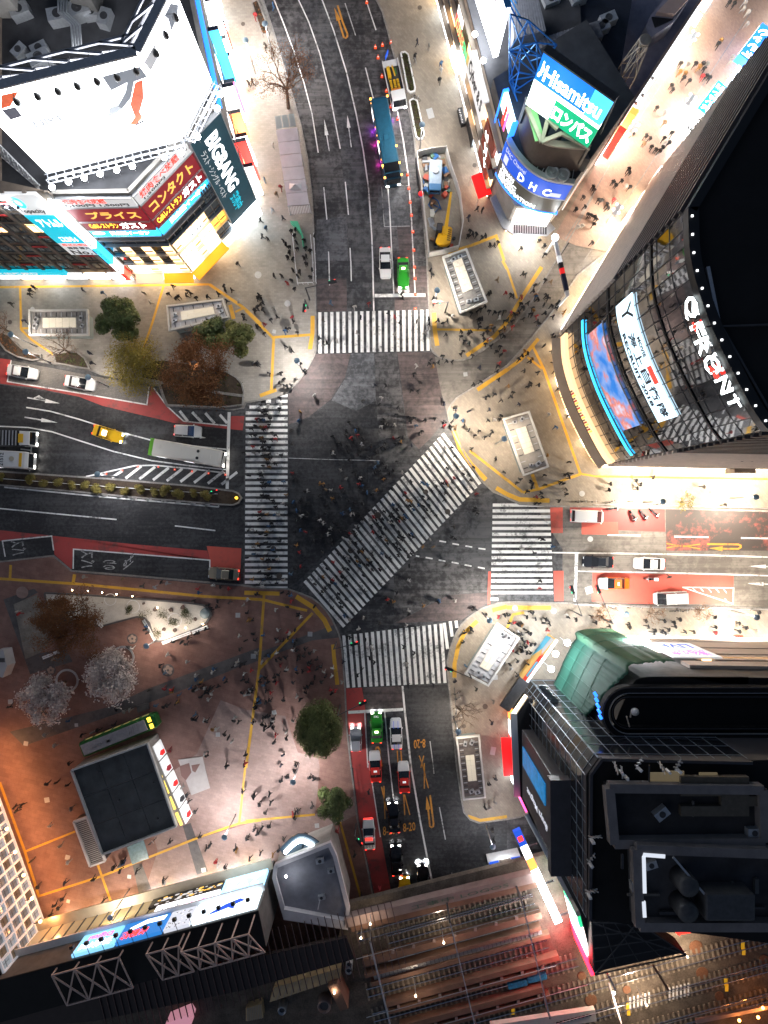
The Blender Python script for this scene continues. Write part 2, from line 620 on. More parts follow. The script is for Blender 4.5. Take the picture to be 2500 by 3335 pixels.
# one sheet to the horizon
tag(MB().poly([(-1500,-1500,-0.02),(1500,-1500,-0.02),(1500,1500,-0.02),(-1500,1500,-0.02)]).build('ground',asphalt_dark),kind='structure')
MB().poly([(-140,-140,0),(140,-140,0),(140,140,0),(-140,140,0)]).build('road',asphalt)['kind'] = 'structure'
K_NW = T(('A2',[(75,-80),(110,0),(175,200),(215,340),(300,620),(350,800),(390,1000),(420,1250),(440,1658)]),
         ('B2',[(445,560),(435,600),(415,640),(380,705),(330,770),(270,830),(200,862),(120,880)]),
         ('B1',[(1560,900),(1545,935),(1480,945),(1060,922),(1040,880),(1012,792),(960,785),(920,765),(640,720),(570,692),(350,655),(240,635),(130,600),(0,530),(-160,460)]))
K_NE = T(('A2',[(800,-80),(830,0),(870,80),(910,230),(935,330),(1010,600),(1040,720),(1070,880),(1100,1150),(1130,1400),(1150,1658)]),
         ('B2',[(1165,320),(1172,545),(1190,580),(1220,606),(1260,622),(1310,632),(1380,630),(1440,608),(1500,572),(1658,455)]),
         ('B3',[(60,388),(170,240),(280,50)]),('A3',[(420,1480),(560,1220)]))
K_E = T(('A3',[(640,1600)]),('B3',[(450,90),(330,270),(150,500),(0,665)]),('B2',[(1460,795),(1345,865),(1300,915),(1280,965),(1300,1050),(1340,1130),(1400,1250),(1500,1400),(1570,1465),(1640,1495)]),
  ('B3',[(80,1545),(270,1557),(900,1568),(1658,1590),(2000,1600)]))
K_SE = T(('C3',[(2000,660),(1658,648),(900,632),(400,612),(200,608),(60,603)]),('C2',[(1658,606),(1600,612),(1545,630),(1495,650),(1450,680),(1405,713),(1370,750),(1335,805),(1310,870),(1290,930),(1280,990),(1282,1060),(1290,1130),(1310,1300),(1340,1658)]),
         ('D2',[(1370,230),(1385,310),(1425,358),(1480,378),(1658,355)]),('D3',[(90,340)]))
K_SW = T(('C1',[(-200,360),(0,350),(340,312),(455,408),(860,440),(1540,500),(1658,518)]),('C2',[(265,522),(330,545),(420,580),(470,617),(510,660),(545,710),(570,760),(590,805),(604,860),(615,950),(630,1150),(640,1400),(668,1658)]),
         ('D2',[(690,200),(710,370),(760,600),(815,890),(835,1000)]))
CLOSE = {'NW': [(-250,1060),(-250,-250),(830,-250)],'NE': [(2050,300),(2050,-250),(1190,-250)],
         'E': [(2800,1665),(2800,600),(2250,600)],'SE': [(1800,2640),(2800,2640),(2800,1990)],'SW': [(1260,3060),(700,3500),(-250,3500),(-250,1840)]}
for nm,line,m in (('NW',K_NW,paving),('NE',K_NE,paving_ne),('E',K_E,paving_ne),('SE',K_SE,paving_ne),('SW',K_SW,paving_brown)):
 pv = MB().prism([p.xy for p in W(line+CLOSE[nm])],-0.01,0.12).build('pavement',m)
 pv['kind'] = 'structure'
 MB().ribbon(W(line),0.24,0.135,-0.01).build('kerb',kerb_stone,pv)
tag(MB().poly([p.to_3d() if len(p) == 2 else p for p in W(T(('B2',[(1180,600),(1310,640),(1440,616),(1658,462)]),('B3',[(60,395),(280,60)]),('A3',[(440,1480),(640,1590)]),('B3',[(320,270),(150,495),(0,655)]),('B2',[(1460,785),(1340,860),(1275,960)])),0.004)]).build('side_street',street_mouth),kind='structure')
tag(MB().poly(W(T(('A3',[(300,1500),(400,1330),(560,1060),(860,630),(1290,-60),(1760,-60),(1758,80),(1420,620),(1150,950),(950,1250),(800,1440),(640,1598),(440,1560)])),0.124)).build('shopping_street',paving_street),kind='structure')
for pts in ([(370,1520),(490,1330),(700,970),(1000,510),(1300,30)],[(490,1655),(830,1170),(1180,640),(1560,60)]):
 tag(MB().ribbon(L('A3',pts),0.16,0.130).build('gutter',kerb_stone),kind='structure')
# patches of differently worn asphalt
def sheet(name,segs,m,z=0.004,parent=None):
 o = MB().poly(W(T(*segs),z)).build(name,m,parent)
 if parent is None:
  o['kind'] = 'structure'
 return o
PATCH = [
 ([('A2',[(110,0),(335,0),(470,340),(530,580),(600,945),(645,1380),(655,1658),(442,1658),(420,1250),(390,1000),(350,800),(300,620),(215,340)])],asphalt_worn),
 ([('A2',[(336,0),(830,0),(935,330),(1010,600),(1070,880),(1140,1500),(1150,1658),(810,1658),(745,950),(640,460),(485,0)])],asphalt_worn),
 ([('A2',[(450,1395),(640,1375),(650,1658),(448,1658)])],asphalt_grey),
 ([('A2',[(836,1165),(1010,1180),(1045,1440),(860,1445),(830,1340),(842,1250)])],asphalt_grey),
 ([('A2',[(960,1440),(1048,1438),(1062,1658),(980,1658)])],asphalt_red),
 ([('B2',[(447,112),(640,110),(642,318),(455,322)])],asphalt_red),
 ([('B2',[(945,40),(1150,30),(1163,308),(945,316)])],asphalt_red),
 ([('B2',[(440,590),(665,588),(630,740),(540,880),(400,990),(272,1040),(268,850),(330,775),(420,650)])],asphalt_red),
 ([('B2',[(668,588),(815,585),(825,885),(700,950),(545,885),(635,740)])],asphalt_grey),
 ([('B2',[(820,585),(960,580),(985,800),(1010,1000),(1020,1120),(845,1125),(828,900)])],asphalt_worn),
 ([('B2',[(962,580),(1195,578),(1230,780),(1275,1000),(1170,1130),(1100,1195),(1030,1120),(990,800)])],asphalt_red),
 ([('B2',[(548,890),(700,955),(826,890),(845,1122),(850,1260),(560,1260),(270,1250),(272,1045),(405,995)])],asphalt_dark),
 ([('B2',[(270,1254),(780,1270),(770,1658),(268,1658)])],asphalt_dark),
 ([('C2',[(268,0),(760,0),(600,200),(370,440),(268,515)])],asphalt_dark),
 ([('C2',[(940,440),(1080,320),(1545,400),(1540,540),(1280,560),(945,735)])],asphalt_worn),
 ([('C2',[(950,740),(1285,562),(1540,545),(1530,615),(1440,672),(1370,722)])],asphalt_red),
 ([('B1',[(-100,770),(500,860),(1000,1000),(1540,1075),(1550,1420),(1480,1450),(980,1395),(200,1345),(-100,1335)])],asphalt_dark),
 ([('B1',[(-100,1420),(640,1485),(1390,1552),(1550,1540),(1550,1658),(-100,1658)])],asphalt_dark),
 ([('C1',[(-100,-1),(1548,-1),(1545,490),(860,432),(460,400),(340,305),(-100,348)])],asphalt_dark),
 ([('C2',[(745,1150),(995,1138),(1005,1280),(750,1295)])],asphalt_red),
 ([('C2',[(1005,1140),(1280,1130),(1335,1658),(1060,1658)])],asphalt_dark),
 ([('D2',[(660,0),(1345,0),(1385,310),(1440,370),(1658,360),(1658,720),(820,890)])],asphalt_dark),
 ([('C3',[(355,168),(475,100),(1005,180),(1700,180),(1700,640),(400,606),(352,600)])],street_mouth),
 ([('B3',[(180,1550),(1010,1570),(1010,1658),(1010,1840),(360,1840)])],street_mouth),
 ([('B3',[(1012,1572),(1700,1592),(1700,1840),(1012,1840)])],red_worn),
]
for i,(segs,m) in enumerate(PATCH):
 sheet('asphalt_patch',segs,m,0.0035+0.00008*i)
for segs,m in [
 ([('B1',[(-120,600),(70,628),(45,768),(450,832),(932,915),(960,795),(1060,925),(1160,1020),(1440,1050),(1470,985),(1552,985),(1540,1076),(1440,1066),(1100,1028),(1000,1002),(850,968),(650,920),(500,862),(200,802),(-120,765)])],red_paint),
 ([('C1',[(-120,140),(0,150),(330,185),(840,238),(1315,280),(1333,345),(1333,335),(462,266),(455,400),(345,305),(330,186),(12,218),(-120,225)])],red_paint),
 ([('C1',[(1312,250),(1532,265),(1524,470),(1333,458),(1330,330)])],red_paint_lit),
 ([('C2',[(636,1155),(738,1150),(765,1330),(775,1658),(674,1658),(648,1400)])],red_paint),
 ([('D2',[(680,0),(780,0),(860,470),(930,860),(830,885),(760,600),(712,370),(694,200)])],red_paint),
 ([('C2',[(1540,412),(1557,412),(1553,622),(1534,622)])],red_paint_lit),
 ([('C3',[(275,5),(355,5),(356,168),(283,168)])],red_paint_lit),
 ([('C3',[(296,408),(360,408),(361,600),(302,600)])],red_paint_lit),
 ([('C3',[(475,100),(708,96),(710,176),(476,176)])],red_paint_lit),
 ([('C3',[(400,0),(1003,0),(1006,160),(708,150),(706,96),(400,100)])],red_paint),
 ([('C3',[(545,418),(1440,440),(1440,615),(930,620),(540,602)])],red_paint_lit),
]:
 _zc = globals().get('_zc',0.0085)+0.0002
 o = sheet('colour_paving',segs,m,_zc)
tag(MB().poly(W(T(('B1',[(72,632),(940,796),(925,908),(450,826),(52,760)])),0.006)).build('lay_by',cobble),kind='structure')
tag(MB().poly(W(T(('D1',[(1000,560),(1658,360)]),('D2',[(440,325),(690,210),(700,330),(560,400),(300,480),(190,640),(0,700)]),('D1',[(1300,760),(900,870)])),0.124)).build('plaza_light_patch',paving_pink),kind='structure')  # light on the lower square put into paler sheets
tag(MB().poly(W(T(('C2',[(0,1290),(250,1330),(330,1560),(460,1600),(470,1658)]),('D2',[(460,140),(440,320),(0,365)]),('D1',[(1530,375),(1000,556),(900,200),(1250,-60),(1400,-400)])),0.1245)).build('plaza_light_patch',paving_pink),kind='structure')
for segs in ([('C1',[(20,590),(215,520),(240,545),(100,620),(255,930),(420,905),(460,985),(190,1065)])],
             [('C1',[(60,1430),(700,1270),(930,1160),(1658,890),(1658,960),(1300,1110),(960,1240),(700,1330),(150,1520)])],
             [('C2',[(0,955),(280,855),(590,740),(605,830),(420,850),(180,940),(0,1010)])]):
 _zb = globals().get('_zb',0.1247)+0.0004
 sheet('paving_band',segs,paving_dark,_zb)
for segs in ([('D1',[(840,640),(900,640),(960,800),(880,830)])],[('D1',[(1160,400),(1210,380),(1320,690),(1250,710)])]):
 sheet('paving_band',segs,paving_dark,0.1255)
# ------------------------------------------------------------------ zebra crossings
def zebra(name,quads):
 e = empty(name,quads[0][0],kind='structure')
 for q in quads:
  c = sum((Vector(p) for p in q),Vector())/4
  b = MB().poly([Vector((p.x,p.y,0.013))-e.location for p in q])
  b.build('stripe',white_paint,e)
 return e
def q4(a,b,w):
 """stripe from a to b with width w metres"""
 d = (b-a).normalized()
 n = Vector((-d.y,d.x,0))*(w/2)
 r = [a-n,b-n,b+n,a+n]
 if (r[1]-r[0]).cross(r[2]-r[1]).z < 0:
  r.reverse()
 return r
SW_ = 0.47
zebra('crosswalk',[q4(Q('B2',470+38.1*i,326-i*0.9),Q('B2',472+38.1*i,587-i*0.9),SW_) for i in range(19)])
qs = []
for i in range(34):
 y = 1288+i*19.0
 x0 = 800-i*0.1
 x1 = 936
 if i == 0:
  x0 = 912
 if i == 1:
  qs.append(q4(P(866,y),P(882,y),0.52))
  x0 = 900
 if i == 2:
  x0 = 812
 qs.append(q4(P(x0,y),P(x1,y),SW_))
zebra('crosswalk',qs)
qs = []
for i in range(35):
 t = i/34.0
 a = Q('C2',374,472).lerp(Q('B2',1250,1097),t)
 b = Q('C2',626,762).lerp(Q('B2',1488,1418),t)
 qs.append(q4(a,b,0.50))
zebra('crosswalk',qs)
zebra('crosswalk',[q4(P(1604-i*0.4,1645+i*19.0),P(1790+i*0.75,1645+i*19.0),SW_) for i in range(16)]+[q4(P(1597,1951),P(1622,1952),SW_)])
qs = []
for i in range(18):
 xb = 650+i*36.2
 yb = 1150-i*1.75
 xt = 622+i*36.3
 yt = 818-i*4.4
 qs.append(q4(Q('C2',xt,yt),Q('C2',xb,yb),SW_))
for xt,yt,xb,yb in ((1260,738,1282,905),(1298,728,1311,825),(1335,724,1341,770)):
 qs.append(q4(Q('C2',xt,yt),Q('C2',xb,yb),SW_))
zebra('crosswalk',qs)
# ------------------------------------------------------------------ painted lines
def line(t,pts,w=7,m=None,z=0.0135,name='road_line'):
 o = MB().ribbon(L(t,pts),w*ZF*SC,z).build(name,m or white_paint)
 o['kind'] = 'structure'
 return o
for t,pts,w in [
 ('A2',[(165,-40),(180,0),(240,150),(310,340),(370,530),(420,720),(460,970)],7),
 ('A2',[(318,-40),(335,0),(400,140),(470,340),(530,580),(600,945)],7),
 ('A2',[(470,-40),(485,0),(560,200),(640,460),(700,720),(745,950),(780,1200),(800,1500),(806,1658)],8),
 ('B2',[(806,0),(813,320)],9),('A2',[(770,20),(827,192)],7),('A2',[(760,430),(812,635)],7),
 ('A2',[(495,1190),(515,1395)],7),('A2',[(632,1155),(652,1365)],7),('A2',[(525,1598),(528,1658)],7),('B2',[(528,0),(532,155)],7),
 ('A2',[(662,1575),(666,1658)],7),('B2',[(667,0),(670,128)],7),
 ('A2',[(960,690),(1000,890),(1030,1100),(1050,1350),(1065,1658)],8),('B2',[(1065,0),(1075,205)],8),
 ('A2',[(900,1155),(915,1360),(930,1658)],7),('B2',[(932,0),(940,210)],8),('B2',[(818,220),(1140,217)],21),
 ('B1',[(165,930),(320,955),(500,1005),(720,1075),(965,1140),(1200,1172),(1440,1197)],8),
 ('B1',[(-80,1047),(0,1050),(180,1058),(330,1085),(500,1140),(720,1210),(960,1268),(1200,1300),(1432,1325)],8),
 ('B1',[(545,1370),(700,1335),(860,1300),(980,1298),(1200,1318),(1430,1347)],9),
 ('B1',[(970,800),(1060,922),(1165,1018),(1440,1046)],8),('B1',[(1455,960),(1442,1448)],20),
 ('B1',[(70,630),(46,766),(450,830),(932,913),(946,795)],8),('B1',[(25,1437),(640,1497),(1390,1562)],9),('B1',[(1390,1562),(1386,1548)],7),
 ('B1',[(200,1160),(187,1335)],7),('B1',[(585,590),(755,602)],6),('B1',[(130,1195),(202,1203)],7),
 ('C1',[(-80,4),(0,12),(740,82)],8),('C1',[(1110,122),(1367,152)],8),
 ('C1',[(340,278),(327,187),(14,218),(32,318)],8),('C1',[(464,395),(466,270),(1332,340),(1332,386)],8),
 ('C2',[(650,1307),(1000,1288)],19),('C2',[(995,1140),(1010,1300),(1050,1658)],12),('D2',[(1045,0),(1110,380),(1160,640),(1195,810)],11),
 ('C2',[(755,1300),(770,1560),(775,1658)],8),('D2',[(780,0),(800,110),(855,470)],7),('C2',[(882,1300),(912,1640)],8),('D2',[(912,0),(940,245)],7),
 ('D2',[(1018,675),(1040,800)],7),
 ('C3',[(285,292),(700,297),(1200,306),(1700,322)],9),('C3',[(443,300),(433,602)],20),('C3',[(452,410),(1000,420),(1440,432),(1700,440)],8),
 ('C3',[(640,181),(850,183)],8),('C3',[(1063,190),(1280,194)],9),('C3',[(1488,199),(1700,203)],9),('C3',[(1115,512),(1440,517),(1437,618),(1115,512)],7),
 ('C2',[(1080,312),(1102,317)],9),('C2',[(1142,323),(1186,331)],9),('C2',[(1225,339),(1268,347)],9),('C2',[(1308,353),(1352,361)],9),('C2',[(1390,370),(1434,378)],9),('C2',[(1474,385),(1518,393)],9),
 ('C2',[(1230,218),(1272,225)],9),('C2',[(1312,235),(1354,242)],9),('C2',[(1395,250),(1438,257)],9),('C2',[(1478,265),(1522,271)],9),
]:
 line(t,pts,w)
for t,pts,w in [('A2',[(630,20),(697,225)],6),('C2',[(1170,1490),(1192,1658)],6),('D2',[(1188,0),(1195,68)],6),('D2',[(1230,280),(1268,486)],7),('D2',[(1308,695),(1320,770)],6),
                  ('B2',[(272,1252),(560,1262),(850,1268)],4),('A2',[(862,1182),(1040,1178)],3),('A2',[(862,1182),(880,1440),(1045,1436)],3)]:
 line(t,pts,w,thin_paint)
# diagonal bars in the hatched islands
for i in range(9):
 x = 710+i*87
 y = 1375+i*5.5
 dx,dy = (100,-78) if i else (66,-42)
 line('B1',[(x,y),(x+dx,y+dy)],17,name='hatch_bar')
for a in ([(1140,952),(1192,1018)],[(1220,960),(1282,1026)],[(1303,966),(1362,1032)],[(1395,976),(1442,1030)]):
 line('B1',a,17,name='hatch_bar')
for i in range(8):
 x = 650+i*93
 line('B1',[(x,1497+i*8.1),(x+32,1488+i*8.1)],13,name='hatch_bar')
for i in range(5):
 x = 1180+i*48
 line('C3',[(x,516),(x+24,540+2*i)],6,name='hatch_bar')
line('C3',[(1385,583),(1402,610)],6,name='hatch_bar')
def arrow(t,tail,tip,w,hw,hl,m=None,name='road_arrow'):
 a,b = Q(t,*tail),Q(t,*tip)
 d = (b-a).normalized()
 n = Vector((-d.y,d.x,0))
 k = ZF*SC
 w,hw,hl = w*k/2,hw*k/2,hl*k
 c = b-d*hl
 pts = [a-n*w,c-n*w,c-n*hw,b,c+n*hw,c+n*w,a+n*w]
 o = MB().poly([Vector((p.x,p.y,0.0145)) for p in pts]).build(name,m or white_paint)
 o['kind'] = 'structure'
 return o
arrow('A2',(530,960),(497,755),6,24,105)
line('A2',[(670,935),(655,820)],6)
arrow('A2',(655,822),(645,732),6,24,80)
arrow('B1',(172,868),(380,905),8,26,95)
line('B1',[(215,872),(250,856)],8)
arrow('B1',(235,862),(285,878),8,22,40)
arrow('B1',(155,992),(365,1027),8,26,105)
arrow('B1',(1100,1100),(1308,1124),6,18,40)
arrow('C3',(1720,382),(1535,378),8,24,110)
arrow('C3',(1720,495),(1530,488),8,24,100)
def uturn(t,pts,tip,w=11):
 o = MB().ribbon(L(t,pts),w*ZF*SC,0.0140).build('u_turn_arrow',orange_paint)
 o['kind'] = 'structure'
 a,b = Q(t,*pts[-1]),Q(t,*tip)
 d = (b-a).normalized()
 n = Vector((-d.y,d.x,0))*(15*ZF*SC)
 MB().poly([Vector((p.x,p.y,0.0141)) for p in (a-n,b,a+n)][::-1]).build('arrow_head',orange_paint,o)
uturn('A2',[(583,35),(615,140),(645,215),(645,232),(635,242),(622,236),(590,130)],(562,48))
uturn('C3',[(1272,238),(1470,240),(1486,248),(1486,258),(1470,268),(1370,268)],(1285,264))
uturn('D2',[(1170,203),(1192,385),(1190,402),(1180,408),(1170,400),(1158,295)],(1148,210))
for t,a,b in [('C3',(1015,234),(1108,252)),('C3',(1015,262),(1108,246)),('C3',(1118,248),(1228,268)),('C3',(1118,254),(1228,238)),
    ('C2',(1102,1582),(1128,1658)),('C2',(1130,1582),(1112,1658)),('D2',(1120,0),(1160,160)),('D2',(1134,0),(1134,162)),
    ('D2',(877,145),(884,355)),('D2',(862,150),(895,300)),('D2',(1003,200),(1010,332)),('D2',(1008,200),(1042,330)),
    ('C2',(962,1550),(966,1625)),('C2',(985,1550),(990,1620))]:
 line(t,[a,b],7,orange_paint,0.0137,'road_marking')
uturn('C2',[(862,1650),(850,1545),(840,1528),(830,1530),(824,1545)],(818,1590))
def road_text(body,t,p0,pu,pv,m,name='road_lettering',z=0.014):
 o = Q(t,*p0,z)
 lt = lettering(body,o,Q(t,*pu,z)-o,Q(t,*pv,z)-o,m,None,0.01,0.0,name)
 lt['kind'] = 'structure'
# painted words run in the driver's direction
road_text('8-20','D2',(1000,438),(1078,428),(998,384),orange_paint)
road_text('8-20','D2',(872,462),(950,452),(870,404),orange_paint)
road_text('8-20','C2',(1140,1475),(1066,1482),(1142,1532),orange_paint)
for t,cs in (('C1',[((512,390),(512,278),(600,396)),((652,398),(652,336),(738,405)),((780,405),(782,345),(850,350))]),('C1',[((75,312),(65,220),(170,305))])):
 for body,c in zip(('バス','のり','ば'),cs):
  road_text(body,t,c[0],c[1],c[2],thin_paint)
# ------------------------------------------------------------------ yellow tactile paving
TACT = [('B1',[(-80,169),(0,168),(700,160),(1330,150)],14),('B1',[(130,165),(135,430),(190,428)],14),('B1',[(135,436),(200,500),(340,595)],14),('B1',[(1040,160),(960,420),(890,620)],14),
  ('B1',[(1330,150),(1550,300),(1658,402)],18),('B1',[(1462,280),(1485,370)],24),('B1',[(1495,325),(1550,300)],12),
  ('B2',[(0,315),(170,487),(410,470)],17),('B2',[(178,492),(163,815)],17),('B2',[(90,857),(195,818)],24),('B2',[(425,350),(424,460),(408,562)],26),
  ('B2',[(1195,330),(1200,440),(1216,540)],28),('B2',[(1215,436),(1560,442)],14),('B2',[(1400,602),(1580,480),(1658,388)],24),('B2',[(1470,820),(1658,692)],26),
  ('B3',[(0,388),(110,210),(220,40)],24),('B3',[(0,694),(90,625),(200,495)],22),('B3',[(165,545),(235,690),(465,1350)],16),('B3',[(130,612),(222,685)],14),('B3',[(0,45),(65,240)],14),
  ('B3',[(160,1355),(195,1450)],22),('B3',[(100,1470),(200,1450),(465,1355)],17),('B3',[(0,1390),(100,1470)],17),('B3',[(0,1482),(80,1515),(270,1522)],28),
  ('B3',[(465,1352),(560,1368),(1658,1386),(1800,1388)],13),
  ('B2',[(1320,1078),(1360,1190),(1430,1290),(1525,1390)],28),('B2',[(1420,1205),(1530,1290),(1658,1392)],17),('B2',[(1590,1442),(1658,1482)],28),
  ('A2',[(1285,1608),(1440,1558),(1590,1500),(1640,1658)],18),('B2',[(1630,0),(1658,52)],18),
  ('C1',[(-80,450),(0,457),(500,491),(900,530),(1300,570),(1658,588)],17),('C1',[(70,370),(65,460)],17),('C1',[(475,430),(465,490)],20),
  ('C2',[(-8,546),(215,552)],26),('C2',[(0,584),(115,592),(250,626),(390,660)],17),('C2',[(117,560),(85,1030),(60,1220),(10,1600),(2,1658)],17),('C2',[(88,1030),(425,675)],17),
  ('C2',[(320,570),(430,640),(500,720),(535,792)],30),('C2',[(555,875),(560,950),(582,1130)],25),
  ('D1',[(1560,0),(1520,380),(1270,467),(650,715),(250,842)],14),('D1',[(1522,380),(1658,362)],14),('D1',[(0,120),(160,560),(250,850)],17),('D1',[(165,558),(480,432)],13),('D1',[(622,642),(650,722),(710,890)],15),
  ('D2',[(0,365),(440,325)],14),('D2',[(598,370),(640,520),(745,905)],14),
  ('C2',[(1565,658),(1658,634)],26),('C3',[(0,640),(280,642)],26),('C3',[(0,770),(40,684),(110,672)],17),('C2',[(1470,725),(1390,800),(1350,880),(1325,1000),(1325,1085)],26),('D2',[(1410,335),(1490,362),(1658,338)],20)]
for i,(t,pts,w) in enumerate(TACT):
 tag(MB().ribbon(L(t,pts),w*ZF*SC,0.1285+0.0001*(i % 9)).build('tactile_paving',tactile),kind='structure')
# ------------------------------------------------------------------ manholes and inspection covers
iron = mat('cast iron cover',(0.10,0.085,0.075),0.55,0.4,0.3,6)
steel_lid = mat('steel cover',(0.42,0.42,0.42),0.5,0.3,0.15,5)
rust_lid = mat('rusty cover',(0.16,0.075,0.04),0.7,0.1,0.3,6)
MAN = [('B2',78,88,22,1,'pale round cover left of the queue on the north-west pavement'),('B2',265,270,20,1,'pale round cover left of the north zebra on the pavement'),('B2',1142,1468,17,0,'dark manhole cover on a diagonal zebra stripe, upper one'),
       ('B2',1282,1593,18,0,'dark manhole cover at the lower right edge of the diagonal zebra'),('C2',838,55,22,0,'dark manhole cover at the upper left edge of the diagonal zebra'),('C2',665,280,18,0,'dark manhole cover mid-way on the left part of the diagonal zebra'),
       ('C2',175,268,18,0,'dark manhole cover on the west zebra, upper one'),('C2',212,440,19,0,'dark manhole cover near the lower end of the west zebra'),('C3',530,206,18,1,'pale manhole cover by the red lane patch on the east road'),
       ('C3',52,645,18,1,'round cover on tactile paving at the south-east kerb'),('C3',298,663,18,1,'pale round cover on the south-east pavement by the lane'),('C2',1520,1270,17,0,'ring cover on pavement right of the bare tree'),('B3',478,1478,18,1,'pale round cover on the bright east pavement'),
       ('A2',1105,48,14,0,'small brown round cover on the north-east pavement at the top'),('A2',1453,1050,14,0,'brown round cover left of the red canopy'),('A1',1543,152,13,0,'small round cover at the top of the north-west pavement'),('A2',70,528,14,0,'round cover beside two walkers on the north-west pavement'),
       ('B1',62,388,14,0,'dark round cover left of the tactile line beside the planting bed'),('B1',205,305,14,1,'round cover behind the left subway entrance roof'),('C2',1385,1395,14,0,'dark round cover beside the bicycles on the south-east pavement'),('B3',1290,1470,9,0,'tiny round cover on the bright east pavement')]
for t,x,y,r,k,lab in MAN:
 z = 0.131 if not ('manhole' in lab) else 0.0165
 rr = r*ZF*SC
 o = MB().lathe([(rr,0),(rr,0.012),(rr*0.88,0.012),(rr*0.86,0.006),(rr*0.45,0.006),(rr*0.43,0.011),(0.001,0.011)],20).build('manhole_cover',steel_lid if k else iron,loc=Q(t,x,y,z))
 tag(o,lab,'manhole cover','round covers in the ground')
LIDS = [('C2',408,810,15,'lower of the two covers left of the tactile diagonal in the square'),('C2',48,950,16,'square cover just left of the long tactile line in the square'),('C2',180,1308,14,'square cover behind the huddle of dark coats'),('C1',1510,690,15,'square cover in the dark band right of the garden tip'),
  ('C1',1608,950,16,'square cover right of the crowd in the dark paving band'),('C1',65,1240,15,'square cover at the left edge of the dark paving band'),('C1',163,1505,14,'square cover at the lower left of the dark paving band'),('C1',1383,1448,14,'square cover right of the green railcar'),
  ('C1',484,1388,11,'small square cover above the green railcar'),('D1',297,235,16,'square cover left of the flat dark roof'),('D1',428,600,15,'square cover left of the louvred strip'),('D1',820,722,12,'square cover right of the tactile junction'),('D1',432,878,11,'square cover near the bottom left tactile line'),
  ('D1',1292,680,14,'square cover on the grey paving band by the station'),('B2',1395,720,13,'white square board lying on the side street'),('B2',180,448,11,'square cover above the tactile junction on the north-west corner'),('C3',522,530,22,'grey square cover on the red lane by the stop line'),
  ('A2',1172,720,20,'pale rectangular cover on the north-east pavement'),('D2',452,398,14,'square cover below the small round tree'),('C2',1585,1085,15,'brown square cover behind the tilted subway roof'),('C2',1570,1552,16,'pale rectangular cover left of the red awning')]
lid_me = MB().box(-1,1,-1,1,0,0.012).box(-0.86,0.86,-0.86,0.86,0.012,0.016).mesh('cover')
lid_me.materials.append(steel_lid)
for i,(t,x,y,r,lab) in enumerate(LIDS):
 o = bpy.data.objects.new('inspection_cover',lid_me)
 COL.objects.link(o)
 onroad = 'lane' in lab or 'street' in lab
 o.location = Q(t,x,y,0.018 if onroad else 0.131)
 s = r*ZF*SC
 o.scale = (s,s*(1.6 if 'rectangular' in lab else 1),1)
 o.rotation_euler = (0,0,rnd.uniform(-0.3,0.3) if 'zebra' not in lab else 0)
 tag(o,lab,'cover','square covers in the ground')
# ================================================================== shared building helpers
E_WHITE = glow('lit white',(1.0,0.98,0.95),5.5)
E_COOL = glow('lit cool white',(0.85,0.95,1.0),5.0)
E_SOFT = glow('lit soft white',(0.95,0.97,1.0),1.5)
E_WARM = glow('lit warm',(1.0,0.62,0.28),2.2)
E_WARM2 = glow('lit warm bright',(1.0,0.76,0.48),6.0)
E_AMBER = glow('lit amber',(1.0,0.45,0.06),1.6)
E_RED = glow('lit red',(1.0,0.03,0.02),1.6)
E_CYAN = glow('lit cyan',(0.03,0.45,0.85),1.6)
E_BLUE = glow('lit blue',(0.02,0.16,0.9),1.8)
E_GREEN = glow('lit green',(0.03,0.55,0.22),1.0)
E_YELLOW = glow('lit yellow',(1.0,0.6,0.05),1.6)
E_PINK = glow('lit pink',(1.0,0.08,0.35),1.6)
E_ORANGE = glow('lit orange',(1.0,0.25,0.05),1.5)
LAMP_W = glow('lamp white',(0.95,0.98,1.0),25.0)
LAMP_WARM = glow('lamp warm',(1.0,0.75,0.45),30.0)
TEAL = mat('teal print',(0.01,0.32,0.42),0.6,emit=(0.01,0.4,0.52),es=0.7)
DKTEAL = mat('dark teal print',(0.012,0.05,0.07),0.5,0,0.4,0.5,emit=(0.02,0.07,0.1),es=0.25)
MAROON = mat('maroon print',(0.14,0.015,0.02),0.5,emit=(0.2,0.012,0.02),es=0.6)
GOLD = mat('gold letters',(0.6,0.38,0.08),0.5,emit=(0.9,0.5,0.1),es=0.7)
BLACK = mat('black paint',(0.012,0.012,0.014),0.5)
INK = mat('print ink',(0.03,0.03,0.035),0.7)
NAVY = mat('navy panel',(0.012,0.02,0.05),0.5,0,0.2,1)
WHITE_P = mat('white board',(0.75,0.75,0.75),0.6,0,0.06,1,emit=(1,1,1),es=0.25)
GREY_P = mat('grey print',(0.32,0.33,0.36),0.6,emit=(0.6,0.62,0.7),es=0.6)
RED_P = mat('red board',(0.55,0.02,0.02),0.6,emit=(0.8,0.02,0.02),es=0.4)
CONC = mat('concrete',(0.28,0.26,0.24),0.85,0,0.25,0.6,bump=0.2)
CONC_D = mat('dark concrete',(0.10,0.095,0.09),0.85,0,0.35,0.5,bump=0.2)
ROOF_D = mat('bitumen roof',(0.045,0.045,0.05),0.9,0,0.4,0.35)
ROOF_B = mat('black roof',(0.006,0.006,0.007),0.9,0,0.4,0.35)
BEIGE = mat('beige cladding',(0.42,0.35,0.28),0.7,0,0.12,0.8)
STEEL = mat('galvanised steel',(0.45,0.46,0.48),0.45,0.6,0.15,4)
STEEL_D = mat('dark steel',(0.06,0.06,0.065),0.5,0.3,0.2,3)
WHITE_ST = mat('white steel',(0.7,0.7,0.7),0.5,0.1,0.08,3)
GLASS_D = mat('dark glass',(0.012,0.015,0.02),0.08,0.0,spec=0.9)
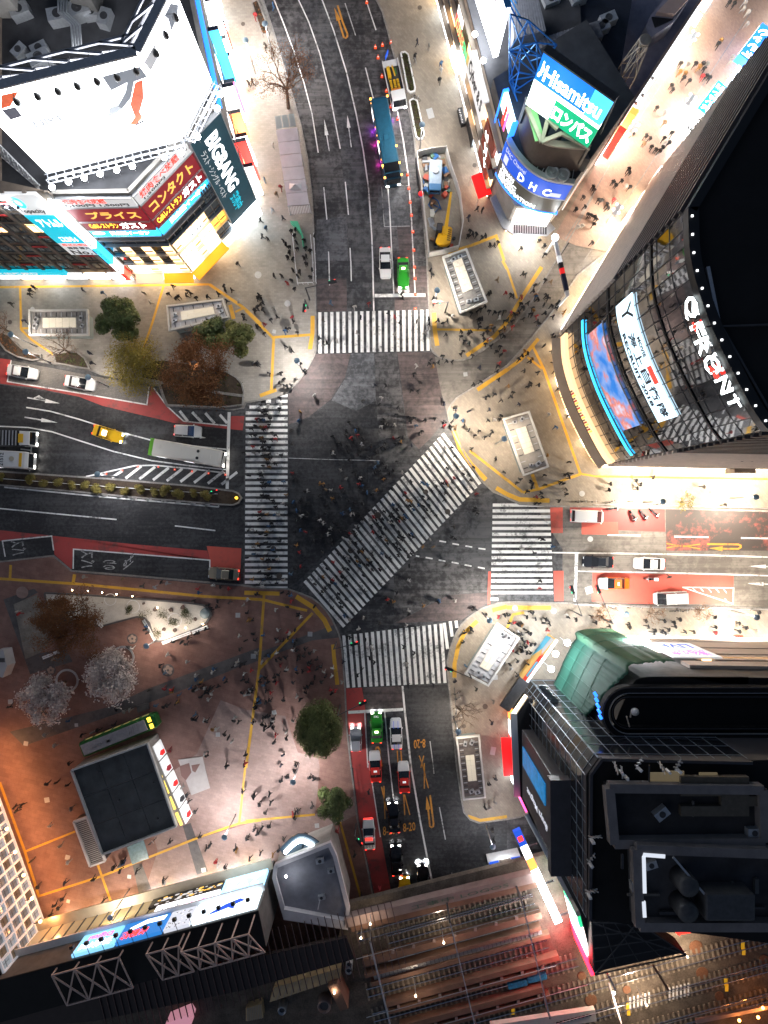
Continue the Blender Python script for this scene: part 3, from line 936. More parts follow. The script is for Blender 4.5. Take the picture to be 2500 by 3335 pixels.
GLASS_B = mat('bluish glass',(0.05,0.08,0.11),0.1,0.0,spec=0.9)
BROWN_C = mat('brown cladding',(0.2,0.155,0.12),0.7,0,0.2,0.9)
RED_ACC = mat('red blind',(0.5,0.03,0.03),0.7)
ALU = mat('aluminium frame',(0.55,0.56,0.58),0.4,0.5)
def sign(face,u0,u1,v0,v1,m,label,texts=(),d=0.3,d0=0.02,name='sign_board',cat='sign',frame=None):
 """a board on a facade with its lettering; texts = (body, u0, u1, v0, v1 as fractions, material[, bold])"""
 o = face.panel(name,u0,u1,v0,v1,m,None,d,d0)
 tag(o,label,cat)
 for t in texts:
  body,a,b,c,e,tm = t[:6]
  face.text(body,u0+(u1-u0)*a,u0+(u1-u0)*b,v0+(v1-v0)*c,v0+(v1-v0)*e,tm,o,d,t[6] if len(t) > 6 else 0.02)
 if frame:
  b = MB()
  w = 0.12
  face.add(b,u0-w,u1+w,v1,v1+w,d+0.05,d0)
  face.add(b,u0-w,u1+w,v0-w,v0,d+0.05,d0)
  face.add(b,u0-w,u0,v0,v1,d+0.05,d0)
  face.add(b,u1,u1+w,v0,v1,d+0.05,d0)
  b.build('frame',frame,o)
 return o
def print_on(face,o,pts,m,d,name='printed_shape'):
 """a flat printed shape; pts in facade metres"""
 ps = [face.pt(u,v,d) for u,v in pts]
 if (ps[1]-ps[0]).cross(ps[2]-ps[1]).dot(face.n) < 0:
  ps.reverse()
 return MB().poly(ps).build(name,m,o)
def px_print(face,o,t,pts,m,d=0.62,name='printed_shape'):
 return print_on(face,o,[face.uv(src(t,x,y)) for x,y in pts],m,d,name)
def windows(face,parent,us,vs,w,h,m,frame=ALU,d=0.06,every=None):
 """one frame and one pane per window; alike windows share meshes"""
 pm = MB()
 face0 = Face((0,0),face.u.to_2d())
 face0.add(pm,0,w,0,h,d,-0.05)
 me = pm.mesh('pane')
 fm = MB()
 for a in ((0,w,h-0.07,h),(0,w,0,0.07),(0,0.07,0.07,h-0.07),(w-0.07,w,0.07,h-0.07),(w/2-0.03,w/2+0.03,0.07,h-0.07)):
  face0.add(fm,*a,d+0.06,d)
 fme = fm.mesh('window_frame')
 fme.materials.append(frame)
 cache = {}
 for i,v in enumerate(vs):
  for j,u in enumerate(us):
   mm = m if not every else every(i,j)
   if mm is None:
    continue
   if mm.name not in cache:
    c = me.copy()
    c.materials.append(mm)
    cache[mm.name] = c
   p = child('window',cache[mm.name],parent,face.pt(u,v))
   child('window_frame',fme,p)
def ac_unit(parent,p,s=1.0,rz=0.0,name='air_conditioner'):
 b = MB().box(-0.8*s,0.8*s,-0.5*s,0.5*s,0,0.9*s)
 o = b.build(name,STEEL,parent,loc=p)
 o.rotation_euler = (0,0,rz)
 f = MB().lathe([(0.36*s,0),(0.36*s,0.05),(0.3*s,0.05),(0.29*s,0.01),(0.08*s,0.01),(0.07*s,0.05),(0.001,0.05)],14)
 f.build('fan',STEEL_D,o,loc=(0,0,0.9*s))
 return o
def truss_mb(pairs,w):
 b = MB()
 for p,q in pairs:
  b.bar(p,q,w)
 return b
# ================================================================== north-west corner building with the big white billboard
HN = 26.6
A0,B0,C0,D0 = P(455,906),P(640,903),P(845,687),P(676,-120)
FS,FC,FE = Face(A0,B0),Face(B0,C0),Face(C0,D0)
bld = empty('corner_building',label='corner building with stacked shop signs under the huge white billboard',cat='building')
WS = lambda o: o
body = MB().prism([p.xy for p in (A0,B0,C0,D0,P(250,-120),P(330,906))],0,HN-1.0).build('wall',CONC,bld)
MB().prism([p.xy for p in (A0,B0,C0,D0,P(250,-120),P(330,906))],HN-0.98,HN-0.7).build('roof',ROOF_D,bld)
par = MB()
for f in (FS,FC,FE):
 f.add(par,0,f.len,HN-1.0,HN,0.05,-0.4)
par.build('parapet',CONC,bld)
def vS(y):
 return FS.uv(src('A1',1000,y))[1]
glassC = [E_WARM,GLASS_B,E_AMBER,GLASS_D]
bands = MB()
for f in (FS,FC):
 for v in (2.9,6.2,9.3,12.6,14.4,15.7,17.65,19.9,23.6,25.9):
  f.add(bands,0,f.len*(1 if f is FS else 0.66),v,v+0.16,0.42,0.0)
bands.build('ledge',ALU,bld)
# upper shop floors
n = 0
for f,u0,u1,cols in ((FS,0.2,FS.len-0.1,6),(FC,0.1,FC.len*0.63,7)):
 for r,(v0,v1) in enumerate(((3.1,6.1),(6.4,9.2),(9.5,12.5))):
  w = (u1-u0)/cols
  for c in range(cols):
   m = (E_WARM2 if r < 2 and c % 3 != 2 else E_WARM) if (f is FC or r == 0) else (E_WARM if c % 2 else GLASS_D)
   if f is FC and c >= 5:
    m = E_AMBER if r == 1 else GLASS_B
   p = f.panel('window',u0+c*w+0.08,u0+(c+1)*w-0.08,v0,v1,m,bld,0.08)
   f.panel('shelf',u0+c*w+0.15,u0+(c+1)*w-0.15,v0+0.7,v0+0.95,BROWN_C,p,0.16,0.085)
for f,k in ((FS,6),(FC,7)):
 for c in range(k):
  w = (f.len*(1 if f is FS else 0.63))/k
  f.panel('window',c*w+0.08,(c+1)*w-0.08,12.8,14.3,GLASS_D,bld,0.06)
for c in range(5):
 for r in range(3):
  FC.panel('window',FC.len*0.50+c*0.42,FC.len*0.50+c*0.42+0.36,15.8-1.05*r,16.7-1.05*r,GLASS_B,bld,0.5,0.42)
sign(FS,0.1,FS.len-0.05,23.8,25.8,WHITE_P,'white board with red grill restaurant lettering at the top of the stack, left face',[('焼肉食べ放題',0.05,0.62,0.45,0.95,E_RED),('1,100円 1,500円',0.04,0.9,0.06,0.4,INK)])
sign(FS,0.1,FS.len-0.05,20.1,23.5,MAROON,'maroon board with gold lettering, left face of the stacked signs',[('プライス',0.2,0.93,0.2,0.75,GOLD,0.03)])
sign(FS,0.1,FS.len-0.05,17.85,19.8,MAROON,'maroon restaurant board with yellow and white lettering, left face',[('Caféレストラン',0.08,0.5,0.2,0.85,E_YELLOW),('ガスト',0.53,0.9,0.15,0.9,E_WHITE,0.03)])
sign(FS,0.1,FS.len-0.05,15.9,17.6,E_CYAN,'glowing blue language school board, left face',[('英会話イーオン',0.28,0.86,0.2,0.8,E_COOL,0.03),('●',0.02,0.2,0.3,0.75,E_COOL)])
UC = FC.len*0.62
sign(FC,0.05,UC,23.8,25.8,WHITE_P,'white board with red grill restaurant lettering at the top of the stack, right face',[('焼肉食べ放題',0.08,0.8,0.35,0.95,E_RED),('1,500円',0.1,0.5,0.05,0.32,INK)])
sign(FC,0.05,UC,20.1,23.5,MAROON,'maroon board with five gold characters, right face of the stacked signs',[('コンタクト',0.08,0.92,0.2,0.8,GOLD,0.03)])
sign(FC,0.05,UC,17.85,19.8,MAROON,'maroon restaurant board with yellow and white lettering, right face',[('Caféレストラン',0.05,0.55,0.2,0.85,E_YELLOW),('ガスト',0.58,0.96,0.15,0.9,E_WHITE,0.03)])
sign(FC,0.05,UC,15.9,17.6,E_CYAN,'glowing blue language school board, right face',[('英会話イーオン',0.2,0.95,0.2,0.8,E_COOL,0.03)])
sign(FC,1.2,5.2,10.3,11.4,E_SOFT,'white lit coffee shop name over the warm shelves',[('COFFEE',0.05,0.95,0.2,0.8,INK)],0.5)
big = sign(FC,UC+0.25,FC.len-0.1,4.6,25.4,DKTEAL,'tall dark teal concert poster with white block lettering',[],0.55,cat='poster',name='wall_poster',frame=ALU)
lettering('BIGBANG',FC.pt(UC+1.9,23.8,0.56),Vector((0,0,-12.4)),FC.u*2.0,E_SOFT,big,0.03)
lettering('ラスト・シングル・ベスト',FC.pt(UC+0.7,22.5,0.56),Vector((0,0,-11.0)),FC.u*0.9,WHITE_P,big,0.0)
lettering('発売中',FC.pt(UC+1.6,10.6,0.56),Vector((0,0,-4.0)),FC.u*1.6,TEAL,big,0.02)
sign(FC,UC+0.2,FC.len-0.1,0.2,4.3,E_COOL,'blown-out white lit shop front at the foot of the concert poster',[],0.7,name='lit_shop_front',cat='shop front')
aw = MB()
for f,a,b in ((FS,0.4,FS.len*0.52),):
 aw.add([f.pt(a,3.0,0.4),f.pt(b,3.0,0.4),f.pt(b,2.6,1.7),f.pt(a,2.6,1.7),f.pt(a,2.9,0.4),f.pt(b,2.9,0.4),f.pt(b,2.4,1.7),f.pt(a,2.4,1.7)],[[3,2,1,0],[4,5,6,7],[2,3,7,6],[1,2,6,5],[0,4,7,3]])
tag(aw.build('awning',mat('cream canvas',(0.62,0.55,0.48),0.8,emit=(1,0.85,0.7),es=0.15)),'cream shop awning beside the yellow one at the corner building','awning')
aw = MB()
for f,a,b in ((FS,FS.len*0.53,FS.len+0.3),(FC,-0.2,FC.len*0.45)):
 aw.add([f.pt(a,3.0,0.4),f.pt(b,3.0,0.4),f.pt(b,2.6,1.7),f.pt(a,2.6,1.7),f.pt(a,2.9,0.4),f.pt(b,2.9,0.4),f.pt(b,2.4,1.7),f.pt(a,2.4,1.7)],[[3,2,1,0],[4,5,6,7],[2,3,7,6],[1,2,6,5],[0,4,7,3]])
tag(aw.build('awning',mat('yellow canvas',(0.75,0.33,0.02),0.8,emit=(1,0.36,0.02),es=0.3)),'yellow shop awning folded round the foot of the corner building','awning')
sign(FC,FC.len*0.3,UC,0.2,2.5,E_WARM2,'bright warm shop window under the corner signs',[],0.35,name='lit_shop_front',cat='shop front')
sign(FS,0.3,FS.len-0.2,0.2,2.3,E_WARM2,'bright warm shop window behind the cream awning',[],0.3,name='lit_shop_front',cat='shop front')
# vertical lit strip between the two buildings
for i,(v0,v1,m,bt,lab) in enumerate(((20.5,25.6,E_COOL,'アイフル','cool white upper box'),(14.6,20.2,E_SOFT,'英会話','grey second box'),(9.2,14.3,E_CYAN,'CONTACT','blue third box'),(5.6,9.0,E_SOFT,'3F','violet-white fourth box'),(2.9,5.4,E_RED,'1F','red lowest box'))):
 s_ = FS.panel('blade_sign',-0.9,-0.25,v0,v1,m,None,1.3,0.1)
 tag(s_,lab+' of the vertical sign strip between the two left buildings','sign','vertical sign strip')
 lettering(bt,FS.pt(-0.35,v0+0.3,1.305),Vector((0,0,v1-v0-0.6)),FS.u*-0.4,INK,s_)
# east side: blue tube, projecting sign boxes
tag(FE.panel('neon_tube',0.3,FE.len,HN-1.8,HN-1.2,E_BLUE,None,0.5,0.06),'long blue neon tube along the street edge of the corner building','neon tube')
COLS = [E_SOFT,E_RED,E_COOL,E_ORANGE,E_WHITE,E_PINK,E_CYAN,E_SOFT,E_WARM2,E_WHITE,E_RED,E_COOL,E_SOFT,E_ORANGE,E_WHITE,E_CYAN]
CN = {E_SOFT: 'soft white',E_RED: 'red',E_COOL: 'cool white',E_ORANGE: 'orange',E_WHITE: 'bright white',E_PINK: 'pink',E_CYAN: 'blue',E_WARM2: 'warm yellow'}
for i,m in enumerate(COLS):
 u = 0.7+i*2.15
 v0 = rnd.uniform(3,9)
 v1 = v0+rnd.uniform(5,11)
 b = MB().obox(FE.pt(u,v0,0.1),FE.u*0.35,FE.z*(v1-v0),FE.n*1.25)
 o = b.build('blade_sign',m)
 tag(o,f'{CN[m]} projecting sign box, {nth(i + 1)} up the street from the concert poster','sign','projecting signs on the north-west street front')
 MB().obox(FE.pt(u-0.05,v1,0.05),FE.u*0.45,FE.z*0.12,FE.n*1.35).build('cap',STEEL_D,o)
 lettering(rnd.choice(['カラオケ','居酒屋','ラーメン','まんが喫茶','本と文具']),FE.pt(u,v1-0.4,1.36),FE.z*-min(3.2,v1-v0-1),FE.u*0.3,INK,o)
for i in range(14):
 u = 0.4+i*2.5
 FE.panel('window',u,u+2.1,2.8,5.2,(E_WARM,E_AMBER,E_SOFT)[i % 3],bld,0.07)
 FE.panel('window',u,u+2.1,6.0,8.6,(GLASS_B,E_WARM,GLASS_D)[i % 3],bld,0.07)
 FE.panel('window',u,u+2.1,0.2,2.5,(E_WHITE,E_WARM2,E_COOL)[i % 3],bld,0.07)
 FE.panel('window',u,u+2.1,10.0,12.6,(GLASS_D,GLASS_B)[i % 2],bld,0.07)
 FE.panel('window',u,u+2.1,14.0,16.6,(GLASS_D,E_SOFT,GLASS_D)[i % 3],bld,0.07)
# ------------------------------------------------------------------ the billboard on the roof
ZB,ZT = 28.2,41.2
b0,b1,b2 = (P(145,550,ZB),P(590,440,ZB),P(680,260,ZB))
fb1,fb2 = Face(b0,b1,ZB),Face(b1,b2,ZB)
bbm = glow('billboard white',(0.93,0.96,1.0),4.5)
bb = empty('roof_billboard',label='huge white athletic billboard folded round the roof corner',cat='billboard')
HB = ZT-ZB
fb1.panel('panel',0,fb1.len,0,HB,bbm,bb,0.35,-0.25)
fb2.panel('panel',0.3,fb2.len,0,HB,bbm,bb,0.35,-0.25)
for f in (fb1,fb2):
 f.panel('top_frame',0,f.len,HB,HB+0.2,STEEL,bb,0.4,-0.4)
 f.panel('bottom_frame',0,f.len,-0.2,0,STEEL,bb,0.4,-0.4)
PG = mat('poster grey',(0.12,0.13,0.15),0.6,emit=(0.2,0.22,0.26),es=0.5)
PG2 = mat('poster pale grey',(0.3,0.3,0.32),0.6,emit=(0.4,0.4,0.42),es=0.5)
PO = mat('poster orange',(0.6,0.12,0.05),0.6,0,0.5,0.6,emit=(0.75,0.13,0.05),es=0.45)
PD = mat('poster dark',(0.05,0.05,0.06),0.6,emit=(0.06,0.06,0.08),es=0.8)
PF = mat('poster faint',(0.4,0.42,0.46),0.6,emit=(0.40,0.43,0.48),es=0.5)
px_print(fb1,bb,'A1',[(640,462),(882,398),(860,470),(700,552)],PG,0.36)
px_print(fb1,bb,'A1',[(815,415),(882,400),(930,465),(845,495),(825,600),(770,668),(740,650),(790,560)],PG,0.37)
px_print(fb1,bb,'A1',[(850,500),(900,478),(905,600),(880,690),(900,720),(860,770),(815,772),(850,720),(820,640)],PO,0.38)
px_print(fb1,bb,'A1',[(850,770),(905,735),(915,748),(860,776)],PD,0.385)
px_print(fb1,bb,'A1',[(690,660),(760,640),(770,670),(690,720),(676,735)],PF,0.362)
px_print(fb2,bb,'A1',[(890,385),(960,268),(985,345),(935,440)],PG2,0.36)
px_print(fb2,bb,'A1',[(1020,90),(1060,10),(1110,20),(1105,95),(1065,190),(1045,110)],PG,0.36)
px_print(fb1,bb,'A1',[(2,675),(90,655),(135,715),(60,738)],PD,0.36)
px_print(fb1,bb,'A1',[(0,580),(110,556),(60,650),(0,668)],PO,0.361)
u_,v_ = fb1.uv(src('A1',225,790))
fb1.text('NIKE',u_,u_+3.1,v_,v_+1.0,PF,bb,0.35,0.03)
gan = MB()
for f,L_ in ((fb1,fb1.len),(fb2,fb2.len)):
 for d in (0.9,1.5):
  gan.bar(f.pt(0,-0.3,d),f.pt(L_,-0.3,d),0.12)
  gan.bar(f.pt(0,0.5,d),f.pt(L_,0.5,d),0.05)
 k = int(L_/0.9)
 for i in range(k+1):
  gan.bar(f.pt(L_*i/k,-0.3,0.3),f.pt(L_*i/k,-0.3,1.55),0.08)
  gan.bar(f.pt(L_*i/k,-0.3,1.5),f.pt(L_*i/k,0.5,1.5),0.05)
 for i in range(int(L_/3)+1):
  gan.bar(f.pt(i*3.0,-2.4,0.2),f.pt(i*3.0,-0.3,0.9),0.16)
gan.build('gantry',mat('grey gantry',(0.3,0.31,0.34),0.5,0.3),bb)
# back trusses holding the board
pairs = []
for f,nn in ((fb1,6),(fb2,4)):
 for i in range(nn):
  u = f.len*i/(nn-1)
  for (va,da),(vb,db) in (((HB,-0.6),(-1.5,-7.5)),((HB*0.5,-0.6),(-1.5,-4.5)),((HB,-0.6),(HB*0.5,-5)),((HB*0.5,-5),(-1.5,-7.5)),((HB*0.5,-5),(HB*0.5,-0.6))):
   pairs.append((f.pt(u,va,da),f.pt(u,vb,db)))
  if i < nn-1:
   u2 = f.len*(i+1)/(nn-1)
   pairs += [(f.pt(u,HB*0.5,-5),f.pt(u2,HB*0.5,-5)),(f.pt(u,HB,-0.7),f.pt(u2,HB*0.5,-5)),(f.pt(u,HB*0.5,-5),f.pt(u2,-1.5,-7.5)),(f.pt(u,HB,-1.6),f.pt(u2,HB,-1.6)),(f.pt(u,HB,-1.6),f.pt(u2,HB,-0.6))]
truss_mb(pairs,0.2).build('back_truss',mat('weathered steel',(0.34,0.34,0.37),0.5,0.3,0.3,2),bb)
pairs = []
p0,p1,q0,q1 = P(-60,412,28.5),P(128,603,26.6),P(-60,455,26),P(128,618,25.9)
for i in range(12):
 a,b = p0.lerp(p1,i/12),p0.lerp(p1,(i+1)/12)
 c,d = q0.lerp(q1,i/12),q0.lerp(q1,(i+1)/12)
 pairs += [(a,b),(c,d),(a,d),(b,c),(a,c)]
truss_mb(pairs,0.12).build('side_truss',WHITE_ST,bb)
# unlit lamps on long arms over the top edge
for i,(ax,ay,hx,hy) in enumerate(((60,440,107,648),(175,395,238,615),(300,370,367,583),(435,350,490,550),(560,330,615,520),(690,310,742,495),(815,275,865,455),(880,260,990,340),(925,150,1052,225),(1000,90,1115,115))):
 a,h = Q('A1',ax,ay,ZT+0.3),Q('A1',hx,hy,ZT-1.6)
 o = empty('billboard_lamp',label=f'dark bulb lamp on a long arm over the billboard, {nth(i + 1)} from the left',cat='lamp',group='lamps over the billboard')
 MB().bar(a,h+Vector((0,0,0.5)),0.05,n=6).build('arm',STEEL_D,o)
 MB().lathe([(0.05,0.6),(0.12,0.5),(0.26,0.2),(0.3,0.0),(0.26,-0.25),(0.1,-0.42),(0.001,-0.44)][::-1],12,h).build('lamp_head',BLACK,o,True)
# lit floodlights under the board
def floodlight(p,aim,label,e=150,col=(0.93,0.97,1.0),group='floodlights under the billboard',r=0.32,stem=1.0,m=None):
 o = empty('floodlight',label=label,cat='floodlight',group=group)
 p = Vector(p)
 d = (Vector(aim)-p).normalized()
 MB().bar(p,p+Vector((0,0,-stem)),0.07,n=6).build('stem',STEEL,o)
 MB().lathe([(0.001,-r*0.8),(r*0.75,-r*0.6),(r,0)],14).build('housing',STEEL,o,True,loc=p)
 MB().lathe([(r*1.02,0.0),(r*0.9,r*0.45),(r*0.5,r*0.8),(0.001,r*0.95)],14).build('lens',m or LAMP_W,o,True,loc=p)
 lamp('POINT',p+d*0.9+Vector((0,0,0.5)),e,col,0.3,o)
 return o
for i,(x,y) in enumerate(((330,1190),(435,1155),(535,1130),(635,1105),(740,1080),(840,1055),(1045,1000),(1150,970),(1255,870),(1380,690),(1400,600))):
 p = Q('A1',x,y,28.4)
 ctr = fb1.pt(fb1.len*0.5,3,0)
 floodlight(p,ctr,f'glaring white floodlight below the big billboard, {nth(i + 1)} from the left',260)
# roof clutter behind the board
rb = MB()
for i in range(9):
 x,y = rnd.uniform(40,380),rnd.uniform(20,200)
 p = P(x,y,HN)
 ac_unit(bld,(p.x,p.y,HN-0.7),rnd.uniform(0.9,1.6),rnd.uniform(0,1.5))
for k in range(4):
 pts = [P(190+9*k,-20,27.5),P(190+9*k,40,27.5),P(232+9*k,80,27.5),P(236+9*k,150,27.5),P(236+9*k,160,26)]
 MB().tube(pts,[0.14]*5,8).build('duct_pipe',STEEL,bld,True)
MB().obox(P(-40,60,26),P(75,60,26)-P(-40,60,26),P(-40,-90,26)-P(-40,60,26),(0,0,4.5)).build('plant_room',CONC,bld)
MB().obox(P(250,40,26),P(330,60,26)-P(250,40,26),P(260,-60,26)-P(250,40,26),(0,0,3.0)).build('plant_room',CONC_D,bld)
# ================================================================== office block on the far left
HL = 27.4
FL = Face(P(-190,907),P(448,907))
lb = empty('office_block',label='office block with brown window grid and red blinds at the left edge',cat='building')
MB().prism([p.xy for p in (P(-190,907),P(448,907),P(328,880),P(328,300),P(-190,300))],0,HL).build('wall',BROWN_C,lb)
MB().prism([p.xy for p in (P(-190,905),P(326,905),P(326,300),P(-190,300))],HL+0.004,HL+0.2).build('roof',NAVY,lb)
def lbm(i,j):
 return (GLASS_D,GLASS_B,E_WARM,GLASS_D,GLASS_B)[(i*3+j*5) % 5] if (i+j) % 4 else GLASS_B
windows(FL,lb,[0.6+2.45*j for j in range(12)],[4.2+3.1*i for i in range(7)],2.0,2.2,None,STEEL_D,0.05,lbm)
rbm = MB()
FL0 = Face((0,0),FL.u.to_2d())
FL0.add(rbm,0,2.0,0,0.35,0.25,0.13)
rme = rbm.mesh('blind')
rme.materials.append(RED_ACC)
for i in range(7):
 for j in range(12):
  if (i*2+j) % 3 == 0:
   child('blind',rme,lb,FL.pt(0.6+2.45*j,6.0+3.1*i))
pil = MB()
for j in range(13):
 FL.add(pil,0.05+2.45*j,0.5+2.45*j,3.6,HL,0.22,0.0)
pil.build('pilaster',mat('brown stone',(0.2,0.165,0.135),0.7,0,0.2,1),lb)['kind'] = 'stuff'
u0,v0 = FL.uv(src('A1',65,1345))
u1,v1 = FL.uv(src('A1',250,1245))
ub,vb = FL.uv(src('A1',530,1640))
ut = FL.uv(src('A1',390,1345))
uA,uB = FL.uv(src('A1',20,1240))[0],FL.uv(src('A1',255,1240))[0]
s1 = sign(FL,uA,uB,FL.uv(src('A1',100,1345))[1],HL-0.2,WHITE_P,'white board with a blue ring above the turquoise banner',[('○',0.12,0.42,0.35,0.9,E_CYAN,0.05),('opacity',0.15,0.75,0.06,0.3,INK)],0.4)
vt1 = FL.uv(src('A1',300,1525))[1]
s2 = sign(FL,uA,uB,vt1,FL.uv(src('A1',100,1350))[1],TEAL,'turquoise banner with white lettering on the left office block',[],0.4)
lettering('アトムル',FL.pt(uA+0.7,vt1+0.9+(HL-vt1)*0.3,0.41),FL.u*(uB-uA-1.4),FL.z*2.1,E_SOFT,s2,0.02)
lettering('ことから 6',FL.pt(uA+1.0,vt1+0.5,0.41),FL.u*(uB-uA-2.0),FL.z*1.5,E_SOFT,s2,0.02)
vn = FL.uv(src('A1',400,1600))[1]
s3 = sign(FL,uA,uB,vn,vt1-0.1,WHITE_P,'white board with a big black No.1 below the turquoise banner',[('No.1',0.12,0.9,0.05,0.42,INK,0.02),('新ビル申込',0.1,0.9,0.8,0.96,E_RED),('採用 特大',0.15,0.85,0.5,0.7,INK)],0.4)
FLb = FL
sign(FL,0.4,FL.uv(src('B1',350,10))[0],2.7,4.0,TEAL,'long teal bank board over the left shop fronts',[('住友信託銀行',0.42,0.8,0.3,0.9,WHITE_P,0.02),('TRUST BANK',0.45,0.78,0.05,0.24,WHITE_P)],0.5)
for i in range(6):
 sign(FL,9.0+i*3.4,12.0+i*3.4,0.3,2.4,(E_SOFT,E_WARM2,E_WHITE)[i % 3],f'lit glass shop front of the left office block, {nth(i + 1)} from the left',[],0.2,name='lit_shop_front',cat='shop front')
 FL.panel('mullion',12.1+i*3.4,12.3+i*3.4,0.0,2.6,ALU,lb,0.25)
for i,x in enumerate((40,112)):
 p = Q('A1',x,1318,24.5)
 floodlight(p,FL.pt(10,22),('left','right') [i]+' hanging spotlight before the blue ring board',420,group='spotlights before the ring board',r=0.22,m=STEEL_D)
# ================================================================== north-east: curved sign building at the mouth of the shopping street
def R1(x,y):
 return (1380+x/2.59,y/2.59)
def R2(x,y):
 return (1480+x/3.07,350+y/3.07)
def R3(x,y):
 return (1950+x/3.0145,y/3.0145)
def R4(x,y):
 return (1600+x/3.316,1950+y/3.316)
def R5(x,y):
 return (1600+x/1.842,2300+y/1.842)
BLUE_P = mat('blue board',(0.012,0.05,0.28),0.35,emit=(0.01,0.07,0.5),es=0.7)
LED_D = mat('led screen dark',(0.03,0.03,0.03),0.3,0,0.5,6,emit=(0.1,0.09,0.07),es=0.35)
BROWN_R = mat('brown screen wall',(0.09,0.065,0.055),0.55,0.2,0.15,1)
RUST = mat('rust red cladding',(0.28,0.06,0.035),0.6,0,0.2,1)
CORR = mat('corrugated grey roof',(0.2,0.2,0.22),0.6,0.2,0.2,2)
LAV = mat('lavender render',(0.3,0.28,0.34),0.8,0,0.2,0.8)
PINK_W = mat('pinkish cladding',(0.5,0.36,0.31),0.7,0,0.1,0.8)
BLUELIT_ST = mat('steel in blue light',(0.05,0.22,0.5),0.45,0.3)  # steel with blue light put into the colour
cb = empty('curved_building',label='corner building with a curved blue and black sign front at the shopping street',cat='building')
arc = [P(1589,653),P(1612,692),P(1651,733),P(1699,760),P(1767,771)]
BC = Bend(arc)
foot = [P(1600,668),P(1640,752),P(1763,766),P(1930,540),P(1800,330),P(1545,480)]
MB().prism([p.xy for p in foot],0,8.3).build('wall',CONC,cb)
up = [BC.at(BC.len*i/12)[0] for i in range(13)]+[P(1930,540),P(1800,330),P(1548,490)]
MB().prism([p.xy for p in up],8.3,16.4,True).build('upper_wall',CONC_D,cb)
MB().prism([p.xy for p in up],16.41,16.6).build('roof',ROOF_D,cb)
BC.panel('rim',0,BC.len,16.42,16.85,ALU,cb,0.4,-0.25,16)
s_ = BC.panel('sign_board',0.1,BC.len-0.1,12.6,16.3,BLUE_P,None,0.4,0.0,18)
tag(s_,'curved blue board with white lettering along the roof edge','sign')
BC.text('DHC Channel',0.6,4.4,15.1,16.0,WHITE_P,s_,0.41)
BC.text('D  H  C',3.6,8.2,13.0,14.7,E_SOFT,s_,0.41,0.02)
BC.panel('label_plate',0.7,1.5,13.0,14.6,GREY_P,s_,0.46,0.41)
BC.panel('label_plate',BC.len-2.3,BC.len-0.9,13.1,14.0,GREY_P,s_,0.46,0.41)
s_ = BC.panel('video_screen',0.2,BC.len-0.3,8.6,12.3,LED_D,None,0.35,0.0,18)
tag(s_,'curved dark video screen reading town music information','screen')
for i,w_ in enumerate(('TOWN','MUSIC','INFORMATION')):
 BC.text(w_,0.7,(3.3,4.0,7.2)[i],11.15-i*1.15,12.1-i*1.15,E_SOFT,s_,0.36,0.03)
BC.panel('border',0.0,BC.len,8.25,8.55,E_BLUE,s_,0.42,-0.1,18)
BC.panel('border',0.0,BC.len,12.32,12.55,ALU,s_,0.42,-0.1,18)
# lower screens and canopy
FF = Face(foot[1],foot[2])
s_ = sign(FF,0.5,FF.len-0.3,4.0,7.6,glow('lit screen white',(1.0,0.95,0.88),3.0),'bright white screen with pink lower edge under the curved front',[('MUSIC',0.1,0.9,0.02,0.2,E_PINK,0.03)],0.5,name='video_screen',cat='screen')
cn = MB()
cpts = [P(1598,672),P(1634,760),P(1660,778),P(1758,782),P(1778,764)]
cn.ribbon(cpts,1.5,3.5,3.2)
can = cn.build('canopy',STEEL,cb)
for i in range(14):
 a = cpts[2].lerp(cpts[3],i/13)
 MB().box(a.x-0.12,a.x+0.12,a.y-0.6,a.y+0.6,3.51,3.58).build('canopy_rib',STEEL_D,can)
FF.panel('window',0.2,FF.len-0.2,0.2,2.9,E_WARM2,cb,0.1)
for i,x in enumerate((640,770)):
 p = P(*R2(x,1255),3.0)
 floodlight(p,p+Vector((0,-3,-2)),f'glaring white lamp under the curved building canopy, {("left", "right")[i]} one',420,group='lamps under the curved building',r=0.38,stem=0.3)
# fans behind the curved board and the set-back screen wall
for x,y in ((980,640),(1090,665)):
 p = P(*R2(x,y),17.3)
 MB().lathe([(0.85,-0.7),(0.85,0),(0.7,0.02),(0.62,-0.1),(0.3,-0.12),(0.28,0.05),(0.001,0.06)],18,p).build('cooling_fan',STEEL,cb,False)
st = MB()
for i in range(9):
 u = BC.len*(0.35+0.62*i/8)
 st.bar(BC.pt(u,16.6,-0.2),BC.pt(u,17.2,-2.3),0.09)
 if i < 8:
  u2 = BC.len*(0.35+0.62*(i+1)/8)
  st.bar(BC.pt(u,17.2,-2.3),BC.pt(u2,17.2,-2.3),0.09)
st.build('roof_frame',STEEL,cb)
kz = lambda z: z
drum = Bend([P(*R2(675,40),19),P(*R2(700,300),18),P(*R2(745,500),17),P(*R2(850,572),17),P(*R2(1030,598),17),P(*R2(1235,612),17)])
drum.panel('screen_wall',0,drum.len,16.61,21.6,BROWN_R,cb,0.15,-0.1,26)
drum.panel('screen_rim',0,drum.len,21.61,21.9,BEIGE,cb,0.25,-0.5,26)
inner = [drum.at(drum.len*i/16)[0] for i in range(17)]+[P(1935,500,21),P(1850,300,21)]
MB().prism([p.xy for p in inner],16.62,19.5).build('roof',CONC_D,cb)
va,vb,vc = P(*R2(870,345),22.2),P(*R2(930,120),23),P(*R2(1075,260),22.8)
vt = MB()
for a,b in ((va,vb),(va,vc),(vc,P(*R2(1350,400),22.5)),(P(*R2(720,0),22),va),(vb,P(*R2(1030,215),23))):
 vt.bar(a,b,0.45,0.35)
vt.build('roof_truss',BEIGE,cb)
